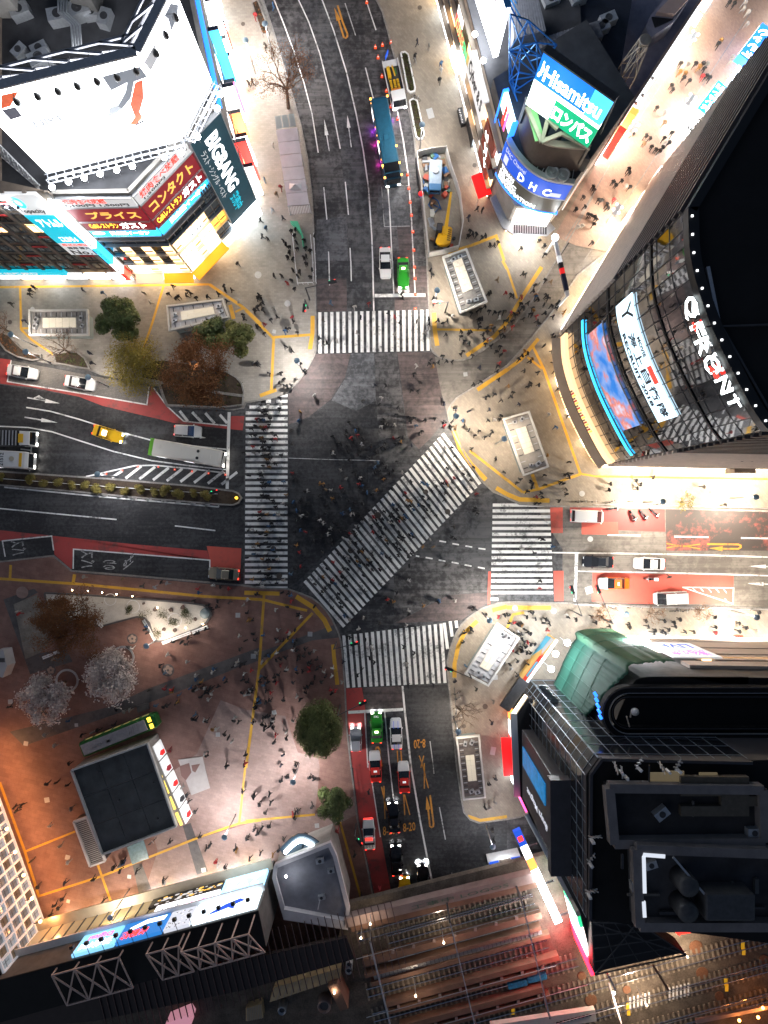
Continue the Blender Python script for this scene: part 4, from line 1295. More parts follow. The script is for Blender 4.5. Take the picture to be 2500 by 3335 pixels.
MB().bar(P(*R2(770,20),22),P(*R2(850,330),22),1.1,0.2).build('green_light_bar',mat('painted green light',(0.25,0.5,0.2),0.5),cb)  # green light on the truss underside put into the colour
# ---- double billboard on its roof
z0,z1 = 23.0,31.6
bl,br = P(1716,332,z0),P(1918,475,z0)
FB = Face(bl,br,z0)
hb = z1-z0
rb_ = empty('roof_billboard',label='blue and green two-line pharmacy billboard on the curved building',cat='billboard')
FB.panel('upper_panel',0,FB.len*0.74,hb*0.52,hb,glow('screen blue',(0.005,0.13,0.62),1.0),rb_,0.3,-0.2)
FB.panel('screen_panel',FB.len*0.745,FB.len,hb*0.50,hb,glow('screen cyan',(0.05,0.42,0.75),1.3),rb_,0.3,-0.2)
FB.panel('lower_panel',FB.len*0.36,FB.len,0,hb*0.44,glow('screen green',(0.004,0.28,0.13),0.9),rb_,0.3,-0.2)
FB.panel('white_panel',0,FB.len*0.355,0,hb*0.515,glow('screen white green',(0.75,1.0,0.9),3.0),rb_,0.3,-0.2)
FB.panel('white_strip',FB.len*0.36,FB.len,hb*0.44+0.01,hb*0.50-0.01,E_WHITE,rb_,0.34,-0.2)
FB.text('Hisamitsu',FB.len*0.1,FB.len*0.93,hb*0.58,hb*0.86,E_WHITE,rb_,0.31,0.012)
FB.text('♪',FB.len*0.02,FB.len*0.08,hb*0.6,hb*0.9,E_WHITE,rb_,0.31,0.03)
FB.text('ロンパス',FB.len*0.38,FB.len*0.97,hb*0.07,hb*0.36,E_WHITE,rb_,0.31,0.035)
fr = MB()
FB.add(fr,-0.1,FB.len+0.1,hb+0.01,hb+0.25,0.3,-0.5)
for i in range(6):
 u = FB.len*i/5
 fr.bar(FB.pt(u,hb,-0.3),FB.pt(u,-4,-4.5),0.18)
 fr.bar(FB.pt(u,-4.5,-0.3),FB.pt(u,0,-0.3),0.25)
fr.build('frame',STEEL_D,rb_)
lamp('POINT',FB.pt(2.0,2.0,3.0),160,(0.4,1.0,0.6),1.0,rb_)
# ---- building north of it along the street, with the white board and neon
nb = empty('neon_building',label='long shop building with neon and white boards along the north street',cat='building')
W0,W1,W2 = P(1586,645),P(1512,354),P(1395,-90)
MB().prism([p.xy for p in (W0,W1,W2,P(1780,-90),P(1800,300),P(1700,540),P(1640,600))],0,14.0).build('wall',BEIGE,nb)
MB().prism([p.xy for p in (W0,W1,W2,P(1780,-90),P(1800,300),P(1700,540),P(1640,600))],14.01,14.3).build('roof',ROOF_D,nb)
F1,F2 = Face(W2,W1),Face(W1,W0)
for f,m0 in ((F1,8),(F2,6)):
 for r,(v0,v1) in enumerate(((0.2,2.8),(3.4,5.6),(6.2,8.6),(9.2,12.4))):
  w = f.len/m0
  for c in range(m0):
   m = (E_WHITE,E_WARM2,E_COOL,E_SOFT)[c % 4] if r == 0 else (E_SOFT,GLASS_B,E_WARM,GLASS_D)[(c+r) % 4]
   f.panel('window',c*w+0.12,(c+1)*w-0.12,v0,v1,m,nb,0.07)
ld = MB()
for f in (F1,F2):
 for v in (2.9,5.7,8.7,12.5):
  f.add(ld,0,f.len,v,v+0.35,0.6,0)
ld.build('ledge',BEIGE,nb)
w1 = Face(P(1500,-160,14),P(1612,193,14),14.4)
hw = 8.5
wb = empty('roof_billboard',label='overexposed white billboard with thin outlined lettering on the neon building',cat='billboard')
w1.panel('panel',0,w1.len,0,hw,bbm,wb,0.3,-0.3)
w1.text('TiTi',w1.len-6.2,w1.len-1.2,3.2,6.8,PG2,wb,0.31)
fr = MB()
w1.add(fr,0,w1.len+0.1,hw+0.01,hw+0.2,0.35,-0.4)
for i in range(5):
 u = w1.len*(0.45+0.55*i/4)
 fr.bar(w1.pt(u,hw,-0.3),w1.pt(u,0,-5),0.16)
fr.build('frame',BLUELIT_ST,wb)
for i,(x,y) in enumerate(((430,290),(500,512))):
 p = P(*R1(x,y),15.0)
 floodlight(p,w1.pt(w1.len-4,4),f'glaring floodlight below the thin-lettered billboard, {("upper", "lower")[i]} one',420,group='floodlights on the neon building',r=0.36)
# neon and boards on the west front
for body,pts,m,lab in (('GREEN',(345,0,455,215),E_GREEN,'green neon lettering on the neon building'),('KARAOKE',(335,20,405,215),E_RED,'upper red neon lettering on the neon building'),('S',(480,350,520,430),E_RED,'red neon letter between two floodlights'),('CAFE',(525,590,570,690),E_RED,'lower red neon lettering above the musical board')):
 a,b = F1.uv(R1(pts[0],pts[1])),F1.uv(R1(pts[2],pts[3]))
 o = lettering(body,F1.pt(a[0],max(a[1],b[1])*0+9.0,0.75),F1.u*max(2.0,abs(b[0]-a[0])),F1.z*2.2,m,None,0.02,name='neon_sign')
 del o['kind']
 tag(o,lab,'neon sign')
for i,(x0,y0,x1,y1,m,lab,body) in enumerate(((150,80,235,345,E_COOL,'white lit box sign over the north-east pavement','ABC'),(275,615,400,950,E_COOL,'row of bright white bulbs along the shop ledge',''),(460,710,530,900,E_SOFT,'pale lit panel below the bulbs',''))):
 a,b = F1.uv(R1(x0,y0)),F1.uv(R1(x1,y1))
 o = F1.panel('sign_board',F1.len-6.0+i*1.9,F1.len-4.3+i*1.9,3.2+i*1.5,5.6+i*1.5,m,None,1.0,0.62)
 tag(o,lab,'sign')
 if body:
  lettering(body,F1.pt(F1.len-5.9,3.5,1.0),F1.u*1.5,F1.z*1.6,INK,o)
o = sign(F2,0.3,7.2,9.0,13.2,WHITE_P,'white board with large black musical lettering at the end of the neon building',[],0.9,0.1)
lettering('Cyber & S',F2.pt(0.7,9.6,0.9),F2.u*6.2,F2.z*3.0,BLACK,o,0.03)
o = sign(F2,8.4,12.6,3.2,11.6,RUST,'rust red wall panel with white lit lettering above the red canopy',[],0.5,0.1)
lettering('アスシ',F2.pt(8.9,9.8,0.5),F2.u*1.8+F2.z*-5.6,F2.u*1.2+F2.z*0.4,E_WHITE,o,0.04)
sc = Face(P(*R2(425,330),13),P(*R2(560,300),13),12.4)
o = empty('blue_screen',label='blue-edged video screen with colour bars left of the curved front',cat='screen')
sf = Face(P(1579,560,0),P(1601,640,0),12.6)
sf.panel('panel',0,sf.len,0,6.5,glow('screen pale blue',(0.6,0.8,1.0),2.6),o,0.6,0.1)
sf.panel('colour_bar',sf.len*0.35,sf.len*0.5,2.6,6.3,E_RED,o,0.66,0.61)
sf.panel('colour_bar',sf.len*0.55,sf.len*0.68,2.6,6.3,E_PINK,o,0.66,0.61)
sf.panel('edge_tube',-0.3,0,-0.2,6.8,E_BLUE,o,0.7,0)
sf.panel('edge_tube',sf.len,sf.len+0.3,-0.2,6.8,E_BLUE,o,0.7,0)
sf.text('STUDIO',0.3,sf.len-0.3,0.6,1.9,E_BLUE,o,0.61,0.03)
lamp('POINT',P(1700,250,22) ,350,(0.05,0.3,1.0),1.0,o)  # added blue light for the lattice, apart from the screen
# red canopy, dark kiosk boards
pts = [P(*R2(165,690),2.9),P(*R2(295,630),3.1),P(*R2(370,855),3.1),P(*R2(238,915),2.9)]
o = MB().prism([p.xy for p in pts],2.85,3.0,True).build('red_canopy',mat('red canvas lit',(0.75,0.01,0.012),0.7,emit=(0.9,0.006,0.008),es=0.7))
tag(o,'flat bright red canopy beside the rust red wall','canopy')
for q in (pts[0],pts[3]):
 MB().bar((q.x,q.y,0.12),(q.x,q.y,2.86),0.08,n=6).build('post',STEEL,o)
pts = [P(*R2(30,10),0.9),P(*R2(75,0),0.9),P(*R2(115,160),0.9),P(*R2(68,172),0.9)]
o = MB().prism([p.xy for p in pts],0.12,1.0).build('menu_board',BLACK)
tag(o,'black standing menu board with small white writing on the north-east pavement','board')
lettering('ライブハウス',Vector((pts[0].x+0.1,pts[0].y-0.2,1.0)),(pts[3]-pts[0])*0.85,(pts[1]-pts[0])*0.4,WHITE_P,o)
pts = [P(*R2(130,60),2.5),P(*R2(195,30),2.5),P(*R2(260,240),2.5),P(*R2(185,320),2.5)]
o = MB().prism([p.xy for p in pts],0.12,2.6).build('entrance_box',BLACK)
tag(o,'black entrance box beside the neon building with a white-lettered side','entrance')
MB().box(-0.6,0.6,-0.5,0.5,0,0.05).build('hatch',GREY_P,o,loc=(sum(p.x for p in pts)/4,sum(p.y for p in pts)/4,2.61))
# blue-lit lattice behind the board
pairs = []
g = [P(*R1(*q),z) for q,z in (((720,430),18),((950,360),19),((1000,480),18),((960,640),17),((800,610),20),((720,680),17),((760,770),17),((900,800),16),((820,960),16),((780,560),15),((730,120),22),((880,170),22),((1120,380),18),((820,380),20))]
for i in range(len(g)):
 for j in range(i+1,len(g)):
  if (g[i]-g[j]).length < 4.6:
   pairs.append((g[i],g[j]))
pairs += [(g[10],g[11]),(g[11],g[12]),(g[11],g[13])]
o = truss_mb(pairs,0.13).build('steel_lattice',BLUELIT_ST)
tag(o,'blue-lit steel lattice between the white and the pharmacy billboard','lattice')
# ---- roofs behind, and the pink and lavender block along the shopping street
bk = empty('back_building',label='dark flat-roofed building with corrugated sheds behind the billboards',cat='building')
MB().prism([p.xy for p in (P(1690,250,15),P(1700,-90,15),P(2080,-90,15),P(2010,330,15),P(1900,420,15))],0,13.5).build('wall',CONC_D,bk)
MB().prism([p.xy for p in (P(1690,250,15),P(1700,-90,15),P(2080,-90,15),P(2010,330,15),P(1900,420,15))],13.51,13.8).build('roof',mat('blue black roof',(0.015,0.02,0.035),0.8,0,0.4,0.6),bk)
for k,(q,z) in enumerate((([(740,0),(970,0),(1030,255),(760,330)],17.0),([(970,330),(1340,205),(1395,350),(1010,410)],15.5),([(1345,215),(1470,175),(1515,305),(1395,350)],15.6))):
 pp = [P(*R1(*a),z) for a in q]
 sh = MB().prism([p.xy for p in pp],13.81,z).build('shed',CORR,bk)
 rb2 = MB()
 for i in range(1,12):
  a,b = pp[0].lerp(pp[1],i/12),pp[3].lerp(pp[2],i/12)
  rb2.bar((a.x,a.y,z+0.04),(b.x,b.y,z+0.04),0.08)
 rb2.build('roof_rib',CORR,sh)['kind'] = 'stuff'
for x,y in ((1060,30),(1290,10),(1540,190),(1480,260)):
 p = P(*R1(x,y),14)
 ac_unit(bk,(p.x,p.y,13.8),1.3,0.4)
MB().bar(P(*R1(1360,600),14.2),P(*R1(1445,405),14.2),0.16).build('roof_pipe',BEIGE,bk)
ps = empty('street_block',label='pinkish block with a long white lit wall along the shopping street',cat='building')
s0,s1 = P(1935,540),P(2330,-60)
FSt = Face(s0,s1)
MB().prism([p.xy for p in (s0,s1,P(2050,-90),P(1880,430))],0,9.5).build('wall',PINK_W,ps)
MB().prism([p.xy for p in (s0,s1,P(2050,-90),P(1880,430))],9.51,9.8).build('roof',LAV,ps)
par = MB()
FSt.add(par,0,FSt.len,9.52,10.3,0.05,-0.35)
par.build('parapet',PINK_W,ps)
a = [P(*R3(x,y),12) for x,y in ((445,290),(480,405),(720,240),(880,0),(640,0),(500,170))]
MB().prism([p.xy for p in a],9.81,12.5).build('penthouse',LAV,ps)
a = [P(*R3(x,y),12.4) for x,y in ((545,160),(720,180),(860,20),(700,0))]
MB().prism([p.xy for p in a],12.51,13.2).build('penthouse',PINK_W,ps)
a = [P(*R3(x,y),12.5) for x,y in ((515,175),(725,195),(548,275))]
MB().prism([p.xy for p in a],12.51,12.7).build('light_well',BLACK,ps)
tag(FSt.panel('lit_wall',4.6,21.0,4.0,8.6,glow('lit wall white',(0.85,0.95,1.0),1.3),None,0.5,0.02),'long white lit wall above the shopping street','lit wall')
for i in range(13):
 w = FSt.len/13
 FSt.panel('window',i*w+0.1,(i+1)*w-0.1,0.2,3.0,(E_WHITE,E_WARM2,E_WARM2,E_COOL)[i % 4],ps,0.1)
for i,(m,body,v0,v1,u) in enumerate(((E_RED,'酒場',2.0,8.5,0.6),(E_WARM2,'祭',3.0,6.0,1.9),(E_ORANGE,'炉ばた',3.6,9.2,3.2),(E_COOL,'30%',3.2,4.6,23.0),(E_SOFT,'薬',3.2,5.5,25.5))):
 b = MB().obox(FSt.pt(u,v0,0.1),FSt.u*0.9,FSt.z*(v1-v0),FSt.n*1.1)
 o = b.build('blade_sign',m)
 tag(o,('red','warm','orange','cool white','pale')[i]+' lit sign box on the left side of the shopping street','sign','lit boxes on the shopping street')
 lettering(body,FSt.pt(u+0.1,v1+0.0,0.2),FSt.u*0.7,FSt.n*0.8,INK,o)
sgn = sign(Face(P(*R2(1095,975),4.5),P(*R2(1300,640),4.5)),0,5.2,3.0,6.2,WHITE_P,'white board with orange lettering on the street side of the curved building',[('Jäger neon',0.04,0.95,0.2,0.75,E_ORANGE)],0.2)
for i,(x,y) in enumerate(((525,775),(425,940),(362,1020))):
 h = P(*R3(x,y),8.5)
 o = empty('wall_lamp',label=f'small hooded lamp on an arm before the white lit wall, {("top", "middle", "lowest")[i]} one',cat='lamp',group='hooded lamps on the white wall')
 MB().bar(h+Vector((-1.6,1.2,1.2)),h+Vector((0,0,0.25)),0.06,n=6).build('arm',STEEL_D,o)
 MB().lathe([(0.3,0),(0.22,0.22),(0.06,0.4),(0.001,0.42)],12,h).build('lamp_head',STEEL,o,True)
# antenna frame on the roof edge
o = empty('roof_mast',label='small lattice mast with a round dish on the roof by the shopping street',cat='mast')
c = P(*R3(290,690),15)
pr = []
for i in range(4):
 a1,a2 = PI/4+i*PI/2,PI/4+(i+1)*PI/2
 b1,b2 = c+Vector((1.3*math.cos(a1),1.3*math.sin(a1),0)),c+Vector((1.3*math.cos(a2),1.3*math.sin(a2),0))
 t1,t2 = c+Vector((0.7*math.cos(a1),0.7*math.sin(a1),5)),c+Vector((0.7*math.cos(a2),0.7*math.sin(a2),5))
 pr += [(b1-Vector((0,0,5.2)),b1),(b1,b2),(t1,t2),(b1,t1),(b1,t2),(b2,t1)]
truss_mb(pr,0.09).build('lattice',BEIGE,o)
MB().lathe([(0.001,5.0),(0.5,5.1),(0.75,5.5),(0.7,5.6),(0.001,5.2)],14,c).build('dish',BEIGE,o,True)
# ---- right side of the shopping street: low lit fronts before the big glass building
rs = empty('arcade_row',label='row of low shops with blue-white signs on the right side of the shopping street',cat='building')
r0,r1_ = P(*R3(2000,-80)),P(*R3(690,1640))
FR = Face(r0,r1_)
MB().prism([p.xy for p in (r0,r1_,P(*R3(900,1700)),P(*R3(2200,100)))],0,6.0).build('wall',STEEL_D,rs)
MB().prism([p.xy for p in (r0,r1_,P(*R3(900,1700)),P(*R3(2200,100)))],6.01,6.2).build('roof',CONC_D,rs)
for i,(u0,u1,m,lab,body) in enumerate(((0.35,0.52,E_BLUE,'blue sign with white lettering at the top right of the shopping street','ドラッグ'),(0.53,0.66,E_COOL,'thin cool white strip light on the right of the shopping street',''),(0.665,0.815,E_CYAN,'blue sign with white lettering halfway down the shopping street','カラオケ館'),(0.82,0.93,E_WHITE,'glaring white sign below the blue karaoke sign','まつや'))):
 L_ = FR.len
 s_ = MB().obox(FR.pt(L_*u0,3.0,0.05),FR.u*(L_*(u1-u0)),FR.z*(0.5 if not body else 1.6),FR.n*(2.0 if body else 1.0)).build('sign_board',m)
 tag(s_,lab,'sign')
 if body:
  lettering(body,FR.pt(L_*u1-0.3,4.61,1.8),FR.u*-(L_*(u1-u0)-0.6),FR.n*-1.5,E_WHITE if m is not E_WHITE else INK,s_,0.03)
  lettering(body,FR.pt(L_*u0+0.3,3.2,2.06),FR.u*(L_*(u1-u0)-0.6),FR.z*1.2,E_WHITE if m is not E_WHITE else INK,s_,0.03)
for i in range(12):
 w = FR.len/12
 FR.panel('window',i*w+0.1,(i+1)*w-0.1,0.2,2.7,(E_WARM2,E_WHITE,E_COOL)[i % 3],rs,0.08)
for i,(x,y,m,lab,w,d) in enumerate(((610,1710,E_WHITE,'white glowing vending kiosk on the right of the shopping street',2.2,1.4),(485,1930,E_YELLOW,'yellow glowing stand on the right of the shopping street',2.4,1.1),(330,2100,E_COOL,'cool white glowing stand nearest the gate',1.7,1.2))):
 p = P(*R3(x,y),2)
 o = empty('lit_stand',(p.x,p.y,0.12),math.radians(57),lab,'stand','glowing stands on the shopping street')
 MB().box(-w/2,w/2,-d/2,d/2,0,1.9).build('cabinet',WHITE_ST,o)
 MB().box(-w/2+0.1,w/2-0.1,-d/2+0.1,d/2-0.1,1.9,2.0).build('light_box',m,o)
# gate over the mouth of the street
ga,gb = P(1806,780,6),P(1848,962,6)
o = empty('street_gate',label='gate beam with a striped banner over the mouth of the shopping street',cat='gate')
for p in (ga,gb):
 MB().bar((p.x,p.y,0.12),(p.x,p.y,6.2),0.35,n=10).build('post',WHITE_ST,o)
MB().bar(ga,gb,0.5,0.5).build('beam',WHITE_ST,o)
for i,(t0,t1,m) in enumerate(((0.3,0.42,WHITE_P),(0.42,0.52,INK),(0.52,0.62,RED_P),(0.62,0.92,NAVY))):
 MB().bar(ga.lerp(gb,t0)+Vector((0,0,0.02)),ga.lerp(gb,t1)+Vector((0,0,0.02)),0.56,0.56).build('banner',m,o)
MB().lathe([(0.5,0),(0.5,0.1),(0.35,0.2),(0.001,0.24)],20,ga+Vector((0,0.2,0.2))).build('lamp_disc',E_COOL,o,True)
lamp('POINT',ga+Vector((0,0,-0.8)),220,(1,0.95,0.9),0.5,o)
# four-globe street lamps
for i,(x,y) in enumerate(((940,340),(915,960),(355,1230),(190,2040))):
 p = P(*R3(x,y),5.0)
 o = empty('globe_lamp',(p.x,p.y,0.12),math.radians(57),f'white four-globe street lamp with sign plates on the shopping street, {nth(i + 1)} from the top','street lamp','globe lamps on the shopping street')
 MB().tube([(0,0,0),(0,0,4.4)],[0.12,0.08],8).build('post',WHITE_ST,o)
 MB().box(-0.9,0.9,-0.35,0.35,3.9,4.4).build('sign_plate',WHITE_ST,o)
 for a,b in ((-0.45,-0.45),(0.45,-0.45),(-0.45,0.45),(0.45,0.45)):
  MB().lathe([(0.001,-0.2),(0.16,-0.13),(0.21,0),(0.16,0.13),(0.001,0.2)],12,(a,b,4.7)).build('globe',E_SOFT,o,True)
  MB().bar((0,0,4.35),(a,b,4.55),0.06).build('bracket',WHITE_ST,o)
 lamp('POINT',(0,0,3.5),1700,(1.0,0.84,0.68),0.5,o)
# ================================================================== east: the tall curved glass building
MIRROR = mat('mirror glass',(0.42,0.42,0.44),0.03,1.0)
LOUVRE = mat('cream louvre',(0.7,0.6,0.52),0.55,0.1,0.1,1)
CREAM_W = mat('cream wall',(0.2,0.15,0.12),0.7,0,0.1,0.6)
HQ = 44.4
qb = empty('glass_tower',label='tall building with a curved mirror glass front and black roof at the right',cat='building')
QP = [P(1800,1118),P(1805,1213),P(1834,1312),P(1871,1395),P(1917,1482),P(1944,1519)]
BQ = Bend(QP)
core = [BQ.pt(BQ.len*i/20,0,-0.5) for i in range(21)]+[P(2650,1532),P(2650,600),P(2092,632)]
MB().prism([p.xy for p in core],0,HQ-0.6).build('wall',BLACK,qb)
MB().prism([p.xy for p in core],HQ-0.59,HQ-0.3).build('roof',ROOF_B,qb)
BQ.panel('parapet',0,BQ.len,HQ-0.6,HQ+0.3,BLACK,qb,0.1,-0.8,20)
cols,rows = 14,14
for i in range(cols):
 for j in range(rows):
  u0,u1 = BQ.len*i/cols,BQ.len*(i+1)/cols
  v0 = 4.6+(HQ-5.4)*j/rows
  v1 = 4.6+(HQ-5.4)*(j+1)/rows
  BQ.panel('glass_panel',u0+0.05,u1-0.05,v0+0.05,v1-0.05,MIRROR,qb,0.0+rnd.uniform(-0.006,0.006),-0.12,2)
mu = MB()
for i in range(cols+1):
 BQ.add(mu,max(0,BQ.len*i/cols-0.03),BQ.len*i/cols+0.03,4.5,HQ-0.7,0.06,-0.2,1)
for j in range(rows+1):
 v = 4.6+(HQ-5.4)*j/rows
 BQ.add(mu,0,BQ.len,v-0.035,v+0.035,0.05,-0.2,18)
mu.build('mullion',STEEL_D,qb)['kind'] = 'stuff'
# two broad recessed joints
for v in (24.6,36.6):
 BQ.panel('service_band',0,BQ.len,v,v+0.3,BLACK,qb,0.12,0.05,18)
# parapet lamps
lm = MB().box(-0.08,0.08,-0.08,0.08,0,0.1).mesh('parapet_lamp')
lm.materials.append(E_SOFT)
for i in range(13):
 child('parapet_lamp',lm,qb,BQ.pt(BQ.len*(i+0.5)/13,HQ+0.31,-0.2))
def bq_uv(px):
 """survey pixel -> (u, v) on the curved front"""
 q = P(px[0],px[1],0)
 best = None
 for i in range(100):
  u = BQ.len*(i+0.5)/100
  p,n = BQ.at(u)
  c = Vector((0,0,CAM_H))
  r = q-c
  t = (p-c).dot(n)/r.dot(n)
  w = c+r*t
  e = (Vector((w.x,w.y))-Vector((p.x,p.y))).length
  if best is None or e < best[0]:
   best = (e,u,w.z)
 return best[1],best[2]
def q_sign(v0,v1,u0,u1,m,lab,cat='sign',d=0.24,name='sign_board'):
 o = BQ.panel(name,u0,u1,v0,v1,m,None,d,0.17,16)
 tag(o,lab,cat)
 return o
# letters along the top
o = empty('roof_sign',label='glowing white capital letters with red marks along the top of the glass tower',cat='sign')
for ch,x,y,h in (('Q',1188,290,2.5),('F',1228,438,1.7),('R',1265,540,1.9),('O',1322,645,2.5),('N',1400,785,2.0),('T',1455,880,1.7)):
 u,v = bq_uv(src('B3',x,y))
 q = BQ.text(ch,u-h*0.36,u+h*0.36,v-h*0.5,v+h*0.5,glow('letter white',(0.9,1.0,1.0),3.5),o,0.3,0.012)
 q.name = 'letter'
for x,y in ((1215,410),(1325,690),(1350,715)):
 u,v = bq_uv(src('B3',x,y))
 BQ.text('+',u-0.4,u+0.4,v-0.4,v+0.4,E_RED,o,0.32,0.06).name = 'red_mark'
# the two lit bands
vm0,vm1 = 27.6,32.3
hv = vm1-vm0
o = q_sign(vm0,vm1,3.0,BQ.len-3.6,glow('screen band white',(0.62,0.85,1.0),1.0),'long white video band with dark blue characters across the glass front','screen')
for k,ch in enumerate('海上自衛隊'):
 u = 6.6+k*2.0
 BQ.text(ch,u,u+1.6,vm0+hv*0.34,vm0+hv*0.70,NAVY,o,0.245,0.025)
BQ.text('RECRUIT 2018',6.2,14.6,vm0+hv*0.08,vm0+hv*0.26,NAVY,o,0.245,0.04)
BQ.text('MOVIE',7.4,9.6,vm0+hv*0.76,vm0+hv*0.92,NAVY,o,0.245,0.04)
BQ.panel('red_badge',10.6,12.6,vm0+hv*0.72,vm0+hv*0.95,E_RED,o,0.26,0.245,3)
BQ.text('Y',3.6,5.4,vm0+hv*0.3,vm0+hv*0.9,INK,o,0.245)
VID = bpy.data.materials.new('blurred video')
VID.use_nodes = True
nt = VID.node_tree
g_ = nt.nodes.new('ShaderNodeTexCoord')
nz = nt.nodes.new('ShaderNodeTexNoise')
nz.inputs['Scale'].default_value = 0.35
nz.inputs['Detail'].default_value = 3
r_ = nt.nodes.new('ShaderNodeValToRGB')
e_ = r_.color_ramp.elements
e_[0].position,e_[1].position = 0.36,0.68
e_[0].color,e_[1].color = (0.01,0.16,0.55,1),(0.55,0.62,0.8,1)
x_ = r_.color_ramp.elements.new(0.5)
x_.color = (0.18,0.3,0.6,1)
x_ = r_.color_ramp.elements.new(0.58)
x_.color = (0.6,0.16,0.1,1)
nt.links.new(g_.outputs['Object'],nz.inputs[0])
nt.links.new(nz.outputs['Fac'],r_.inputs[0])
nt.links.new(r_.outputs[0],nt.nodes['Principled BSDF'].inputs['Base Color'])
nt.links.new(r_.outputs[0],nt.nodes['Principled BSDF'].inputs['Emission Color'])
nt.nodes['Principled BSDF'].inputs['Emission Strength'].default_value = 0.5
o = q_sign(17.4,23.0,3.4,BQ.len-4.0,VID,'blue and red blurred video screen in the lower glass front','screen')
BQ.panel('frame_strip',3.2,BQ.len-3.8,23.01,23.15,ALU,o,0.3,0.17,16)
BQ.panel('frame_strip',3.2,BQ.len-3.8,17.2,17.39,ALU,o,0.3,0.17,16)
q_sign(15.1,15.8,1.0,BQ.len-0.6,E_CYAN,'thin blue light band low on the glass front','light band')
o = q_sign(6.6,8.8,0.8,BQ.len-0.3,mat('cream lit band',(0.6,0.45,0.3),0.6,emit=(1.0,0.62,0.3),es=0.8),'cream shop band glowing above the tower entrance','shop band',0.6)
for k in range(18):
 u = BQ.len*0.42+k*0.36
 BQ.panel('display_item',u,u+0.22,6.9,7.7+0.3*(k % 3),(BROWN_C,RED_ACC,GOLD)[k % 3],o,0.72,0.61,1)
BQ.text('TSUTAYA',BQ.len*0.74,BQ.len*0.985,3.4,4.3,E_COOL,o,0.9,0.03)
BQ.panel('canopy',0.4,BQ.len-0.2,4.35,4.6,BEIGE,qb,1.3,-0.2,18)
for i in range(12):
 BQ.panel('entrance_window',BQ.len*i/12+0.1,BQ.len*(i+1)/12-0.1,0.2,3.2,E_WARM if i % 3 else E_WARM2,qb,0.1,-0.2,2)
# louvred flanks
for nm,fa,fb_ in (('north',P(2092,632),P(1800,1118)),('south',P(1944,1519),P(2650,1532))):
 f = Face(fa,fb_)
 f.panel('flank_wall',0,f.len,0,HQ-0.7,CREAM_W,qb,-0.02,-0.4)
 for k in range(30):
  v = 4.4+k*1.33
  f.panel('louvre',0.1 if nm == 'south' else 0.0,f.len-0.1,v,v+0.42,LOUVRE if v < 26 else STEEL_D,qb,0.35,-0.01)  # upper louvres dark: missing light put into their colour
 f.panel('parapet',0,f.len,HQ-0.69,HQ+0.3,BLACK,qb,0.05,-0.7)
 for i in range(int(f.len/3)):
  f.panel('shop_window',i*3+0.15,i*3+2.85,0.2,3.2,(E_WARM2,E_WHITE,E_WARM2)[i % 3],qb,0.1,-0.01)
 if nm == 'south':
  s_ = sign(f,17.6,20.6,3.4,6.0,BROWN_C,'brown shop sign box with a red badge under the south flank',[('茶',0.15,0.4,0.2,0.8,WHITE_P),('珈琲',0.55,0.9,0.2,0.8,WHITE_P)],1.0)
  FQS = f
for i,(x,y) in enumerate(((1115,1215),(1030,1350),(970,1435),(900,1525),(845,1612),(780,1705),(722,1800),(670,1870),(598,1985),(545,2065))):
 h = P(*R3(x,y),17.0)
 o = empty('ball_lamp',label=f'chrome ball lamp on a thin arm on the shopping street flank, {nth(i + 1)} from the top',cat='lamp',group='ball lamps on the north flank')
 MB().lathe([(0.001,-0.5),(0.35,-0.35),(0.5,0),(0.35,0.35),(0.001,0.5)],16,h).build('ball',mat('chrome',(0.6,0.6,0.62),0.12,1.0),o,True)
 d = Vector((0.858,-0.515,0))
 MB().bar(h+d*0.4+Vector((0,0,0.1)),h+d*3.6+Vector((0,0,1.2)),0.09,n=6).build('arm',STEEL_D,o)
 lamp('POINT',h+d*0.9+Vector((0,0,-0.3)),600,(1.0,0.84,0.7),0.4,o)
for i,(x,y) in enumerate(((1495,1250),(1560,1250),(1625,1250))):
 h = Q('B3',x,y,17.0)
 o = empty('ball_lamp',label=f'chrome ball lamp on a thin arm on the south flank, {nth(i + 1)} from the left',cat='lamp',group='ball lamps on the south flank')
 MB().lathe([(0.001,-0.5),(0.35,-0.35),(0.5,0),(0.35,0.35),(0.001,0.5)],16,h).build('ball',MATS['chrome'],o,True)
 MB().bar(h+Vector((0,0.4,0.1)),h+Vector((0,3.2,1.2)),0.09,n=6).build('arm',STEEL_D,o)
 lamp('POINT',h+Vector((0,0.9,-0.3)),1100,(1.0,0.84,0.7),0.4,o)
MB().bar(P(2303,870,HQ),P(2340,1060,HQ),0.3,0.3).build('roof_pipe',STEEL,qb)
MB().bar(P(2345,1060,HQ),P(2500,1330,HQ),0.2,0.3).build('roof_pipe',STEEL_D,qb)
MB().bar(P(2300,1065,HQ),P(2700,1050,HQ),0.14,0.25).build('roof_seam',STEEL_D,qb)
# ================================================================== south-east: black tower, green scaffold net, beige block
GRID_G = mat('black grid glass',(0.012,0.014,0.018),0.12,spec=0.8)
GREEN_N = mat('green scaffold net',(0.006,0.06,0.042),0.85,0,0.25,0.4)
GREEN_N2 = mat('green scaffold net faded',(0.03,0.095,0.055),0.85,0,0.2,0.5)
SLAB = mat('dark grey cladding',(0.055,0.055,0.065),0.5,0.2,0.15,1)
